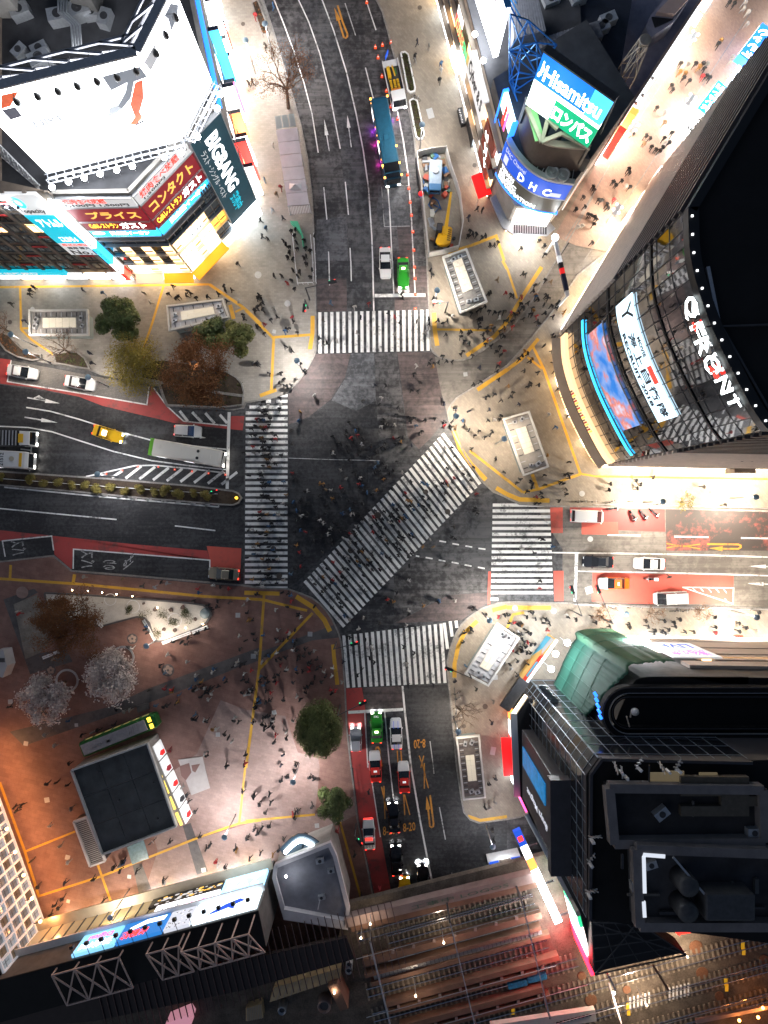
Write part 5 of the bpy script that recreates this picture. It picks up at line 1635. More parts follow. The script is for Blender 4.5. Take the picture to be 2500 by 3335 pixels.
# -- tower
HT = 32.0
tw = empty('black_tower',label='black office tower with grid glass and cluttered roof at the lower right',cat='building')
TW = [P(1724,2212),P(1697,2250),P(1700,2566),P(2700,2700),P(2700,2218),P(2055,2216)]
MB().prism([p.xy for p in TW],0,HT).build('wall',SLAB,tw)
MB().prism([p.xy for p in TW],HT+0.01,HT+0.2).build('roof',ROOF_B,tw)
FTN = Face(P(2055,2216),P(1724,2212))
FTW = Face(P(1697,2250),P(1700,2566))
FTC = Face(P(1724,2212),P(1697,2250))
for f,nu,nv,m in ((FTN,9,11,GRID_G),(FTW,9,14,GRID_G),(FTC,2,14,GRID_G)):
 for i in range(nu):
  for j in range(nv):
   f.panel('glass_panel',f.len*i/nu+0.04,f.len*(i+1)/nu-0.04,1.0+(HT-2)*j/nv+0.04,1.0+(HT-2)*(j+1)/nv-0.04,m,tw,0.08+rnd.uniform(-0.01,0.01),-0.01)
gm = MB()
for f,nu,nv in ((FTN,9,11),(FTW,9,14),(FTC,2,14)):
 for i in range(nu+1):
  gm.bar(f.pt(f.len*i/nu,1,0.1),f.pt(f.len*i/nu,HT,0.1),0.05)
 for j in range(nv+1):
  gm.bar(f.pt(0,1+(HT-2)*j/nv,0.1),f.pt(f.len,1+(HT-2)*j/nv,0.1),0.05)
gm.build('glazing_bar',mat('grid line',(0.3,0.36,0.42),0.4,0.5),tw)['kind'] = 'stuff'
pt_ = MB()
for a,b in ((P(1912,2517,HT),P(1909,2989,HT)),(P(1947,2468,HT),P(2433,2479,HT)),(P(1947,2468,HT),P(1912,2517,HT))):
 pt_.bar(a+Vector((0.25,0,0.3)),b+Vector((0.25,0,0.3)),0.3,0.6)
pt_.build('parapet',SLAB,tw)
# roof volumes
for q,z,m in (([(690,470),(1600,480),(1610,790),(720,800)],33.2,mat('roof court',(0.025,0.024,0.026),0.8,0,0.5,0.3)),([(850,830),(1700,860),(1700,1290),(870,1290)],34.0,ROOF_D)):
 pp = [P(*R5(*a),z) for a in q]
 MB().prism([p.xy for p in pp],HT+0.21,z).build('roof_court',m,tw)
 rim = MB()
 for i in range(4):
  rim.bar(pp[i]+Vector((0,0,0.5)),pp[(i+1) % 4]+Vector((0,0,0.5)),0.9,1.0+0.03*i)
 rim.build('court_rim',mat('court rim',(0.17,0.155,0.155),0.6,0.1,0.2,0.6),tw)
for x0,y0,x1,y1,m in ((910,890,1040,900,E_SOFT),(912,900,918,1120,E_SOFT),(912,1170,918,1265,E_SOFT)):
 MB().bar(P(*R5(x0,y0),35),P(*R5(x1,y1),35),0.35,0.2).build('light_tube',mat('pale light strip',(0.5,0.52,0.55),0.5,emit=(0.8,0.85,0.95),es=0.45),tw)
MB().bar(P(*R5(1090,905),36),P(*R5(1310,1165),36),0.2).build('roof_mast',STEEL,tw)
for x,y in ((1125,1010),(1120,1160)):
 MB().lathe([(1.0,0),(1.0,2.2),(0.85,2.4),(0.001,2.5)],20,P(*R5(x,y),34) ).build('water_tank',STEEL_D,tw,True)
p = P(*R5(1360,1125),34)
MB().box(p.x-2.4,p.x+2.4,p.y-1.3,p.y+1.3,34,36.4).build('plant_box',mat('plant grey',(0.07,0.07,0.075),0.5,0.3,0.2,2),tw,bevel=0.2)
for x,y in ((1000,440),(1100,430),(1300,440)):
 p = P(*R5(x,y),33.3)
 MB().box(p.x-0.9,p.x+0.9,p.y-0.7,p.y+0.7,33.21,33.4).build('skylight',mat('dim skylight',(0.1,0.09,0.07),0.5,emit=(0.9,0.7,0.4),es=0.06),tw)
for i,(x,y) in enumerate(((1330,445),(1330,500),(1330,620),(1570,560))):
 p = P(*R5(x,y),33.4)
 MB().box(p.x-3.4,p.x+3.4,p.y-0.5,p.y+0.5,33.21,33.8).build('duct',mat('duct brown',(0.10,0.085,0.065),0.6,0.2,0.2,2),tw)
for i,(x,y) in enumerate(((765,370),(800,400),(895,355),(1040,365),(1130,365),(640,830),(625,960),(620,1160))):
 p = P(*R5(x,y),34)
 o = empty('antenna_cluster',(p.x,p.y,33.2 if x > 700 else HT+0.2),rnd.uniform(0,3),'pale antenna cluster on the black tower roof, '+(f'{nth(i + 1)} from the left in the north row' if x > 700 else f'{nth(i - 4)} from the top on the west edge'),'antenna','antennas on the black tower')
 b = MB()
 for k in range(3):
  b.bar((0.35*k-0.4,0,0),(0.35*k-0.2,0.5,1.5),0.12)
 b.bar((-0.6,0,0.6),(0.7,0.3,0.6),0.1)
 b.build('mast',STEEL,o)
 MB().box(-0.5,-0.2,-0.1,0.1,0.7,1.6).build('panel',WHITE_ST,o)
for i in range(15):
 x,y = rnd.uniform(720,1580),rnd.choice((rnd.uniform(500,770),rnd.uniform(900,1260)))
 p = P(*R5(x,y),33.4)
 if i % 3 == 0:
  ac_unit(tw,(p.x,p.y,33.21 if y < 800 else 34.0),rnd.uniform(0.5,1.0),rnd.uniform(0,1.5))
 else:
  q = Vector((rnd.uniform(1.5,5),0,0)) if i % 2 else Vector((0,rnd.uniform(1,4),0))
  z_ = 33.5 if y < 800 else 34.3
  MB().bar((p.x,p.y,z_),(p.x+q.x,p.y+q.y,z_),rnd.uniform(0.12,0.4)).build('duct_run',(STEEL,STEEL_D,CONC_D)[i % 3],tw)
# west front: dark slab screens, posters, lit shops
o = sign(FTW,3.2,12.6,8.0,26.0,SLAB,'dark sculpted wall slab with white script down the left of the black tower',[],1.6,0.1,name='wall_slab',cat='wall slab')
lettering('Shibuya Magnet',FTW.pt(9.6,24,1.6),FTW.z*-13,FTW.u*1.1,GREY_P,o,0.01)
MB().obox(FTW.pt(2.6,25.5,0.1),FTW.u*10.6,FTW.z*1.4,FTW.n*2.3).build('top_ledge',SLAB,o)
VB = mat('blue video',(0.01,0.14,0.35),0.4,0,0.9,0.6,emit=(0.01,0.25,0.6),es=0.3)
sign(FTW,5.2,7.8,9.0,21.5,VB,'blue abstract screen set in the dark slab',[],1.75,1.61,name='video_screen',cat='screen')
# podium and lower wing with the white and red light wall going south over the tracks
wing = empty('sign_wing',label='dark lattice wing with glowing red and white wall above the tracks',cat='building')
w0_,wa,wb_,wc_ = P(1657,2285),P(1668,2540),P(1798,2788),P(1840,2960)
MB().prism([p.xy for p in (P(1690,2237),w0_,wa,wb_,wc_,P(1990,2900),P(2000,2560),P(1720,2560),P(1720,2240))],0,6.0).build('wall',BLACK,wing)
MB().prism([p.xy for p in (wa,wb_,wc_,P(1985,2890),P(2000,2575),P(1720,2555))],6.01,14.2).build('upper_wall',BLACK,wing)
FW0,FWg,FWr = Face(w0_,wa),Face(wa,wb_),Face(wb_,wc_)
for i,(u0,u1,m,lab) in enumerate(((0.3,2.2,E_ORANGE,'orange'),(2.5,4.6,E_SOFT,'pale'),(4.9,7.0,E_RED,'red'),(7.3,9.2,STEEL_D,'dark'),(9.5,11.6,E_COOL,'cool white'))):
 sign(FW0,u0,u1,0.3,5.4,m,f'{lab} shop panel at the foot of the black tower',[],0.3,name='lit_shop_front',cat='shop front')
FW0.panel('canopy',0,FW0.len,5.6,6.0,ALU,wing,0.9,0.0)
FWg.panel('ledge',0,FWg.len,10.6,11.1,ALU,wing,0.6,0.0)
FWg.panel('corner_column',FWg.len-0.4,FWg.len+0.3,6.0,14.2,CONC,wing,0.55,0.0)
for i,m in enumerate((E_PINK,E_SOFT,E_RED,E_SOFT,E_GREEN,E_COOL)):
 q = sign(FWg,0.3+i*2.1,2.1+i*2.1,5.0,10.4,m,f'{("pink", "pale", "red", "soft white", "green", "cool white")[i]} lit poster above the white strip over the tracks',[('夏',0.2,0.8,0.6,0.9,INK),('SALE',0.1,0.9,0.1,0.25,INK)],0.3,name='lit_poster',cat='poster')
o = empty('light_strip',label='long glaring white light strip over the tracks beside the black tower',cat='light strip')
pa,pb = P(1681,2702,7.6),P(1817,3000,7.6)
for t0,t1,m in ((0.0,0.16,BLUE_P),(0.16,0.3,E_SOFT),(0.3,0.42,E_ORANGE),(0.42,1.0,glow('wing white',(0.95,0.97,1.0),7.0))):
 MB().bar(pa.lerp(pb,t0),pa.lerp(pb,t1),1.1,0.8).build('segment',m,o)
MB().bar(pa.lerp(pb,0.06)+Vector((0,0,0.42)),pa.lerp(pb,0.11)+Vector((0,0,0.42)),0.7,0.1).build('red_square',E_RED,o)
for t in (0.2,0.6,0.95):
 q = pa.lerp(pb,t)
 MB().bar(q,(q.x+1.6,q.y+0.8,8.0),0.2).build('bracket',STEEL_D,o)
lamp('POINT',pb+Vector((-1.5,0,0.6)),500,(1.0,0.9,0.85),0.5,o)
FWr.panel('poster',0.2,FWr.len*0.26,6.4,13.8,E_GREEN,wing,0.4,0.02)
FWr.panel('light_wall',FWr.len*0.27,FWr.len*0.72,6.4,13.8,glow('wing hot white',(1.0,0.8,0.75),5.0),wing,0.4,0.02)
lamp('POINT',wc_+FWr.n*2.5+Vector((0,0,9)),450,(1.0,0.03,0.05),0.6,wing)
FWr.panel('red_edge',FWr.len*0.73,FWr.len+0.2,6.2,14.0,glow('wing red',(1.0,0.01,0.03),6.0),wing,0.5,0.02)
xb = MB()
tp = [P(1926,3005,16.4),P(2075,3005,16.4),P(2235,3110,16.4),P(1936,3175,16.4)]
for a,b in ((0,1),(1,2),(2,3),(3,0),(0,2),(1,3)):
 xb.bar(tp[a],tp[b],0.14)
for k in range(1,4):
 xb.bar(tp[0].lerp(tp[3],k/4),tp[1].lerp(tp[2],k/4),0.1)
 xb.bar(tp[0].lerp(tp[1],k/4),tp[3].lerp(tp[2],k/4),0.1)
xb.build('lattice',STEEL_D,wing)
MB().prism([p.xy for p in tp],13.0,15.9,True).build('screen_back',BLACK,wing)
MB().bar(P(*R5(1045,1300),10),P(*R5(1130,1370),10),0.3).build('red_tube',E_RED,wing)
MB().bar(P(*R5(1130,1360),10),P(*R5(1530,1290),10),0.3).build('red_tube',E_RED,wing)
p = P(*R5(510,1075),20)
floodlight(p,p+Vector((-2,0,-4)),'single glaring lamp on the grid glass of the black tower',350,group='lamps on the black tower',r=0.5)
# -- net-wrapped corner building
nbp = [P(1968,2057),P(1872,2063),P(1836,2112),P(1806,2178),P(1778,2240)]
BN = Bend(nbp)
nt_ = empty('wrapped_building',label='corner building wrapped in green scaffold net with a black round roof drum',cat='building')
MB().prism([p.xy for p in [BN.pt(BN.len*i/14,0,-0.8) for i in range(15)]+[P(1790,2250),P(2150,2216),P(2150,2075)]],0,24.0).build('wall',CONC_D,nt_)
MB().prism([p.xy for p in [BN.pt(BN.len*i/14,0,-0.8) for i in range(15)]+[P(1790,2250),P(2150,2216),P(2150,2075)]],24.01,24.2).build('roof',ROOF_B,nt_)
# the net: a tall sheet with folds, swelling out and slack at the top
nm_ = MB()
NU,NV = 60,22
rn = random.Random(5)
fold = [rn.uniform(-0.12,0.12) for _ in range(NU+1)]
for i in range(NU+1):
 u = BN.len*i/NU
 top = 18.5+6.0*min(1,max(0,(0.9-u/BN.len)/0.6))
 for j in range(NV+1):
  v = 3.0+(top-3.0)*j/NV
  step = 0.75 if u < BN.len*0.36 else 0.0
  nm_.v.append(tuple(BN.pt(u,v,0.25+step+fold[i]*(0.25+0.9*(j/NV)**3)+0.015*rn.uniform(-1,1))))
for i in range(NU):
 for j in range(NV):
  a = i*(NV+1)+j
  nm_.f.append([a+NV+1,a+NV+2,a+1,a])
  nm_.m.append(1 if i < NU*0.36 else 0)
ng = nm_.build('scaffold_net',[GREEN_N,GREEN_N2],nt_,True)
sm = ng.modifiers.new('thickness','SOLIDIFY')
sm.thickness = 0.04
for k in range(1,9):
 u = BN.len*k/9
 st_ = 0.75 if u < BN.len*0.36 else 0.0
 MB().tube([BN.pt(u,3.1+(18-3.1)*q/6,0.34+st_) for q in range(7)],[0.035]*7,4).build('net_seam',mat('net cord',(0.03,0.12,0.085),0.8),nt_)
for v in (7.5,12.0,16.5):
 for u0,u1,st_ in ((0.1,BN.len*0.355,0.75),(BN.len*0.37,BN.len-0.1,0.0)):
  MB().tube([BN.pt(u0+(u1-u0)*q/12,v,0.34+st_) for q in range(13)],[0.035]*13,4).build('net_seam',MATS['net cord'],nt_)
dc = P(2062,2304,27)
dr = MB()
ctr = Vector((27.6,-22.7,0))
def stadium(r,n=18):
 return [Vector((ctr.x+26,ctr.y+r,0))]+[Vector((ctr.x+r*math.cos(PI/2+PI*i/n),ctr.y+r*math.sin(PI/2+PI*i/n),0)) for i in range(n+1)]+[Vector((ctr.x+26,ctr.y-r,0))]
for nm,r,w,z0_,z1_,m in (('drum_wall',2.7,0.7,24.21,25.4,ROOF_B),('drum_rim',2.95,0.1,25.41,25.5,STEEL_D),('drum_wall',1.8,0.4,24.21,25.0,ROOF_B),('drum_rail',1.8,0.1,25.02,25.1,STEEL_D),('drum_rail',2.3,0.1,25.2,25.3,STEEL)):
 MB().ribbon(stadium(r),w,z1_,z0_).build(nm,m,nt_)
MB().lathe([(0.001,-0.45),(0.35,-0.3),(0.45,0),(0.35,0.3),(0.001,0.45)],16,Vector((28.0,-22.3,26.0))).build('camera_ball',mat('white ball',(0.6,0.58,0.55),0.4),nt_,True)
for a,b in (((760,1330),(780,1400)),((790,1300),(785,1340))):
 MB().bar(Q('C3',*a,26),Q('C3',*b,26),0.12).build('roof_mast',BEIGE,nt_)
for i in range(5):
 MB().bar(Q('C3',555+i*8,1180+i*36,25.5),Q('C3',570+i*8,1205+i*36,25.5),0.3,0.2).build('blue_lamp',E_BLUE,nt_)
for i,(x,y) in enumerate(((385,865),(310,935),(282,1032))):
 p = Q('C3',x,y,7.5)
 floodlight(p,p+Vector((-4,3,-5)),f'glaring round lamp over the painted hoarding, {("topmost", "middle", "lowest")[i]} of three',1500,group='lamps over the hoarding',r=0.42,stem=4.0)
# walkway with glass floor left of the net
tg = MB()
for i in range(22):
 t = i/21
 a,b = Q('C3',205,1150,12).lerp(Q('C3',560,1600,14),t),Q('C3',255,1150,12).lerp(Q('C3',640,1590,14),t)
 tg.bar(a,b,0.55,0.1)
tg.build('roof_walkway',mat('walkway plate',(0.18,0.2,0.21),0.4,0.4,0.2,2),nt_)['kind'] = 'stuff'
# painted hoarding
hb0,hb1 = Q('C3',285,822,2),Q('C3',95,1090,2)
FH = Face(hb0,hb1)
ho = empty('painted_hoarding',label='slanting hoarding painted in yellow, blue and red stripes by the south-east corner',cat='hoarding')
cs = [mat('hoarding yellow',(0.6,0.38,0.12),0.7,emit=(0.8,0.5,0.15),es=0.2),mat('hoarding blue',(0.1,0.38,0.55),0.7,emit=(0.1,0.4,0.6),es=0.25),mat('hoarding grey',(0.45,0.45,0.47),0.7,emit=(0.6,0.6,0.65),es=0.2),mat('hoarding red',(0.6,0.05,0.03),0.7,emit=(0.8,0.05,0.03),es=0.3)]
L_ = FH.len
for pts,m,d in (([(0,0),(L_,0),(L_,4.6),(0,4.6)],cs[0],0.10),([(0.4,0.0),(L_*0.55,0),(L_*0.3,2.2),(0.2,2.6)],cs[1],0.11),([(0.2,2.7),(L_*0.3,2.3),(L_*0.42,3.4),(0.2,4.4)],cs[2],0.12),([(L_*0.45,3.1),(L_,2.9),(L_,4.6),(L_*0.35,4.6)],cs[3],0.13),([(L_*0.55,3.4),(L_*0.9,3.3),(L_*0.9,4.3),(L_*0.55,4.4)],cs[1],0.14)):
 print_on(FH,ho,pts,m,d,'painted_panel')
FH.panel('board',0,L_,0.12,4.6,WHITE_P,ho,0.05,-0.3)
lettering('工事中',FH.pt(L_*0.36,3.2,0.13),FH.u*1.6,FH.z*0.7,RED_P,ho)
# left foot of it: shop signs
for i,(x,y,w,d,z,m,lab) in enumerate(((45,1190,1.6,5.0,4.6,STEEL_D,'dark ribbed canopy below the painted hoarding'),(85,1260,0.7,3.2,4.9,E_WARM2,'warm glowing light box at the chamfered corner'))):
 p = Q('C3',x,y,z)
 o = MB().box(-w/2,w/2,-d/2,d/2,0,0.5).build(('shop_canopy','light_box')[i],m,loc=p)
 o.rotation_euler = (0,0,math.radians(-35))
 tag(o,lab,('canopy','light box')[i])
# red awning
o = MB().prism([p.xy for p in (P(*R5(58,190),3),P(*R5(120,190),3),P(*R5(132,415),3),P(*R5(75,418),3))],2.8,3.05,True).build('red_awning',MATS['red canvas lit'])
tag(o,'long bright red awning at the foot of the black tower','awning')
for q in ((62,200),(78,410)):
 a = P(*R5(*q),3)
 MB().bar((a.x,a.y,0.12),(a.x,a.y,2.8),0.08,n=6).build('post',STEEL,o)
# -- beige block to the east with stacked fascia panels
bg = empty('beige_block',label='beige block with long horizontal fascia bands along the east road',cat='building')
FBg = Face(P(2650,2082),P(1975,2072))
MB().prism([p.xy for p in (P(1975,2074),P(2650,2084),P(2650,2216),P(2150,2215),P(2150,2100))],0,24.0).build('wall',CONC_D,bg)
MB().prism([p.xy for p in (P(1975,2074),P(2650,2084),P(2650,2216),P(2150,2215),P(2150,2100))],24.01,24.2).build('roof',ROOF_B,bg)
for i,(v0,v1,u1) in enumerate(((3.6,5.6,0.86),(6.2,9.8,0.99),(10.4,13.8,0.98),(14.4,15.6,0.8),(16.2,17.2,0.75),(18.0,20.4,0.9))):
 FBg.panel('fascia',FBg.len*0.0,FBg.len*u1,v0,v1,mat('beige fascia',(0.52,0.44,0.38),0.6,0,0.08,0.5),bg,0.5-0.02*i,0.0)
for i in range(14):
 FBg.panel('window',FBg.len*i/14+0.1,FBg.len*(i+1)/14-0.1,0.2,3.3,(E_WARM2,E_WHITE,E_WHITE,E_COOL)[i % 4],bg,0.1)
 if i < 11:
  FBg.panel('window',FBg.len*i/14+0.1,FBg.len*(i+1)/14-0.1,15.65,16.15,E_WARM,bg,0.1)
s_ = sign(FBg,FBg.len-8.8,FBg.len-2.6,8.0,17.0,WHITE_P,'white poster with magenta lettering between the green net and the beige block',[('渋谷の夜',0.1,0.9,0.55,0.9,E_PINK,0.02),('LIVE',0.15,0.8,0.1,0.4,BLUE_P,0.02)],0.7,0.5,name='wall_poster',cat='poster')
for i,(x,y) in enumerate(((790,860),(885,862))):
 p = Q('C3',x,y,12.0)
 floodlight(p,p+Vector((0,3,-3)),f'glaring lamp at the edge of the beige block, {("left", "right")[i]} of two',1500,group='lamps on the beige block',r=0.5)
for i,(x,y,m,lab) in enumerate(((1350,865,E_WHITE,'white light strip under the beige fascia'),(1480,852,E_RED,'short red light strip under the beige fascia'))):
 p = Q('C3',x,y,4)
 o = MB().box(-(2.6,0.6)[i],(2.6,0.6)[i],-0.15,0.15,0,0.4).build('light_strip',m,loc=(p.x,p.y+0.6,3.4))
 tag(o,lab,'light strip')
# ================================================================== railway viaduct along the bottom
BALL = ground_mat('ballast',(0.06,0.048,0.038),(0.15,0.125,0.1),0.5,4,30,(0.85,1.0),lo=0.3,hi=0.7)
CONC_BR = mat('brown concrete',(0.17,0.095,0.065),0.8,0,0.3,0.5,bump=0.2)
CONC_PK = mat('pale parapet',(0.27,0.2,0.18),0.8,0,0.25,0.4)
RAIL = mat('rail steel',(0.55,0.56,0.6),0.22,0.9)
SLEEPER = mat('sleeper',(0.19,0.16,0.125),0.85,0,0.3,1.5)
ZR = 6.0
def rl(x,y):
 """line through tile D2 point, at rail height"""
 return Q('D2',x,y,ZR)
va = empty('railway_viaduct',kind='structure')
va.name = 'railway_viaduct'
MB().prism([p.xy for p in (P(1120,2950,ZR),P(1900,2755,ZR),P(2900,2560,ZR),P(2900,3700,ZR),P(-200,3700,ZR),P(-200,3420,ZR),P(1100,3060,ZR))],4.8,ZR-0.25,True).build('deck',BALL,va)
dirv = (Q('D2',1658,712,ZR)-Q('D2',650,955,ZR)).normalized()
nrm = Vector((dirv.y,-dirv.x,0))        # towards the bottom of the picture
if nrm.y > 0:
 nrm =-nrm
org = Q('D2',650,955,ZR)
def along(off,s0,s1,w,z0,z1,m,name,sk=0.0):
 """a bar parallel to the tracks: off metres south of the parapet, from s0 to s1 metres along; sk skews it"""
 a = org+dirv*s0+nrm*(off+sk*0)
 b = org+dirv*s1+nrm*(off+sk*(s1-s0))
 a.z = b.z = (z0+z1)/2
 return MB().bar(a,b,w,z1-z0).build(name,m,va)
along(0.6,-0.5,27.5,1.3,4.6,7.2,CONC_PK,'parapet')
along(1.9,0,27,0.9,5.7,6.6,CONC_BR,'girder')
gl = lettering('工事中 LOGOS',org+dirv*9+nrm*0.95+Vector((0,0,1.22)),dirv*14,nrm*-0.6,mat('graffiti',(0.1,0.14,0.1),0.8),va)
TR = [(3.6,0.5,26),(4.9,4.6,26),(11.6,0,26.5),(15.2,0,30),(19.2,-2,60),(23.0,2,62),(27.0,4,64)]
BEAMS = [(6.9,0.5,26.5,0.9),(8.6,0.4,26,0.5),(10.0,1,27,0.55),(13.2,2.4,27.5,0.7),(14.4,2.5,24,0.5),(16.9,3.5,24.5,0.8),(18.1,4,25,0.6),(21.0,6,16,0.7)]
for i,(off,s0,s1,w) in enumerate(BEAMS):
 along(off,s0,s1,w,5.7,6.9+0.1*(i % 2),CONC_BR,'girder',-0.03)
 a0 = org+dirv*s0+nrm*off
 if i in (0,4,6):
  bk_ = MB().box(-0.2,0.2,-0.2,0.2,0,0.35).mesh('bracket')
  bk_.materials.append(CONC_PK)
  for k in range(8):
   p = org+dirv*(s0+1.5+k*3.0)+nrm*(off-0.03*(1.5+k*3)-0.5)
   child('bracket',bk_,va,(p.x,p.y,6.6))
slm = MB().box(-0.14,0.14,-1.25,1.25,0,0.14).mesh('sleeper')
slm.materials.append(SLEEPER)
ang = math.atan2(dirv.y,dirv.x)
nsl = 0
rest = MB()
for off,s0,s1 in TR:
 sk =-0.03
 for d in (-0.55,0.55):
  a = org+dirv*s0+nrm*(off+d)
  b = org+dirv*s1+nrm*(off+d+sk*(s1-s0))
  a.z = b.z = ZR+0.05
  MB().bar(a,b,0.11,0.16).build('rail',RAIL,va)
 k = int((s1-s0)/0.75)
 for i in range(k):
  p = org+dirv*(s0+0.75*i)+nrm*(off+sk*0.75*i)
  if nsl < 290:
   child('sleeper',slm,va,(p.x,p.y,ZR-0.24),(0,0,ang-0.03))
   nsl += 1
  else:
   c_,s_2 = math.cos(ang-0.03),math.sin(ang-0.03)
   q = [(p.x+x*c_-y*s_2,p.y+x*s_2+y*c_) for x,y in ((-0.14,-1.25),(0.14,-1.25),(0.14,1.25),(-0.14,1.25))]
   rest.prism(q,ZR-0.24,ZR-0.1)
rest.build('sleeper_row',SLEEPER,va)['kind'] = 'stuff'
# cable runs
for off in (9.2,9.35,9.5,9.65,9.8):
 a = org+dirv*1.5+nrm*off
 b = org+dirv*26+nrm*(off-0.75)
 MB().tube([a+Vector((0,0,0.5)),b+Vector((0,0,0.5))],[0.06,0.06],6).build('cable',STEEL,va)
ct = MB()
for k in range(40):
 p = org+dirv*(2+k*0.6)+nrm*(9.5-0.03*0.6*k)
 ct.bar(p+nrm*-0.5+Vector((0,0,0.58)),p+nrm*0.5+Vector((0,0,0.58)),0.05)
ct.build('cable_tray',STEEL_D,va)['kind'] = 'stuff'
# paved strips beside the far tracks, brown round covers, yellow marks, white ticks
for i,(x,y,r) in enumerate(((1205,1175,40),(1245,1340,36),(1355,1487,28),(538,1512,36),(765,1445,24),(480,1360,26),(1615,1095,34),(1640,1255,30))):
 p = Q('D3',x,y,ZR)
 o = MB().lathe([(r*ZF*SC,0),(r*ZF*SC,0.1),(r*ZF*SC*0.9,0.12),(0.001,0.12)],24).build('round_hatch',rust_lid,loc=(p.x,p.y,ZR-0.24))
 tag(o,f'rusty brown round hatch between the tracks, {nth(i + 1)} counted from the black tower','hatch','round hatches between the tracks')
ym = mat('yellow mark',(0.7,0.42,0.03),0.7,emit=(0.9,0.5,0.02),es=0.15)
for i,(x,y) in enumerate(((1503,1165),(1508,1200),(1394,1395),(1400,1432),(770,1550),(776,1585),(40,1580))):
 p = Q('D3',x,y,ZR)
 MB().box(-0.22,0.22,-0.5,0.5,0,0.12).build('yellow_marker',ym,va,loc=(p.x,p.y,ZR-0.2))
for x0,y0,dx in ((1035,1470,24),(785,1530,24)):
 for k in range(6):
  p = Q('D3',x0+dx*k,y0-6*k,ZR)
  MB().box(-0.12,0.12,-0.9,0.9,0,0.05).build('white_tick',WHITE_ST,va,loc=(p.x,p.y,ZR-0.1))
MB().bar(Q('D3',930,1285,9.5),Q('D3',1025,1440,9.5),0.3).build('gantry_beam',CONC_BR,va)
o = empty('catenary_mast',label='pale catenary mast leaning across the tracks below the red wall',cat='mast')
MB().tube([Q('D3',650,1400,ZR),Q('D3',730,1658,13)],[0.16,0.12],8).build('mast',WHITE_ST,o)
MB().bar(Q('D3',640,1340,11),Q('D3',690,1440,11),0.25).build('arm',STEEL,o)
MB().lathe([(0.001,-0.25),(0.25,0),(0.001,0.25)],10,Q('D3',680,1463,9)).build('insulator',E_COOL,o)
lamp('POINT',Q('D3',680,1463,9.8),900,(1.0,0.82,0.6),0.4,o)
for i,(x,y) in enumerate(((75,1430),(200,1390))):
 p = Q('D3',x,y,7)
 o = MB().box(-1.4,1.4,-0.45,0.45,0,0.6).build('tarpaulin_bundle',mat('blue tarpaulin',(0.02,0.22,0.42),0.5,0,0.6,3,bump=0.6),loc=(p.x,p.y,ZR-0.2),bevel=0.12)
 o.rotation_euler = (0,0,ang)
 tag(o,('left','right')[i]+' of two bundles under blue tarpaulin beside the tracks','bundle','blue bundles by the tracks')
# lamps added for the orange glow of the yard, bottom right
for i,(x,y) in enumerate(((1480,1640),(1600,1620),(1630,1560))):
 p = Q('D3',x,y,8)
 o = empty('added_yard_lamp',(p.x,p.y,ZR-0.2),0,f'added orange yard lamp at the bottom right corner, {nth(i + 1)} from the left','lamp','added orange yard lamps')
 MB().tube([(0,0,0),(0,0,2.0)],[0.06,0.05],6).build('post',STEEL_D,o)
 MB().lathe([(0.001,1.9),(0.2,2.0),(0.2,2.15),(0.001,2.25)],10).build('lamp_head',glow('lamp orange',(1.0,0.3,0.06),12),o)
 lamp('POINT',(0,0,2.8),130,(1.0,0.35,0.08),0.3,o)
MB().bar(Q('D3',1200,1640,7.5),Q('D3',1700,1540,7.5),0.5,0.4).build('pale_beam',CONC_PK,va)
# train roof strip at the very bottom
o = MB().bar(Q('D3',-100,1690,9),Q('D3',560,1590,9),1.6,0.8).build('parked_train',mat('train roof',(0.55,0.5,0.45),0.5,0.1,0.1,2))
tag(o,'pale roof of a parked train at the bottom edge','train')
for k in range(9):
 p = Q('D3',330+24*k,1652-6*k,9.5)
 MB().box(-0.35,0.35,-0.1,0.1,0,0.06).build('roof_vent',BLACK,o,loc=(p.x,p.y,9.42))
# ================================================================== station building, lower left
DKROOF = mat('ribbed dark roof',(0.035,0.025,0.024),0.6,0.2,0.2,1)
WARM_M = mat('tan metal sheet',(0.5,0.36,0.2),0.6,0.1,0.15,1)
stn = empty('station_building',label='long station building with posters facing the square, lower left',cat='building')
e0,e1 = P(893,2800),P(130,3005)
FST = Face(e0,e1)
HS = 12.6
MB().prism([p.xy for p in (e0,e1,P(-20,3046),P(10,3160),P(915,2905))],0,HS).build('wall',CONC_D,stn)
MB().prism([p.xy for p in (e0,e1,P(-20,3046),P(10,3160),P(915,2905))],HS+0.01,HS+0.2).build('roof',ROOF_B,stn)
FST.panel('glass_front',10.5,FST.len-0.5,2.8,6.6,mat('amber glass',(0.2,0.15,0.06),0.2,emit=(1.0,0.8,0.5),es=0.12),stn,0.15)
for k in range(14):
 FST.panel('mullion',10.5+1.75*k,10.65+1.75*k,2.8,6.6,STEEL_D,stn,0.25)
FST.panel('canopy',-0.3,FST.len,2.5,2.75,mat('canopy cream',(0.42,0.38,0.3),0.7,0,0.1,1),stn,1.6,0.0)
FST.panel('ledge',0,FST.len,7.9,8.15,WHITE_ST,stn,1.0,0.0)
for k in range(16):
 FST.panel('shop_window',0.4+k*2.15,2.4+k*2.15,0.2,2.3,(E_COOL,E_WARM2,E_WHITE)[k % 3] if k < 9 else (E_WARM2,E_WARM)[k % 2],stn,0.1)
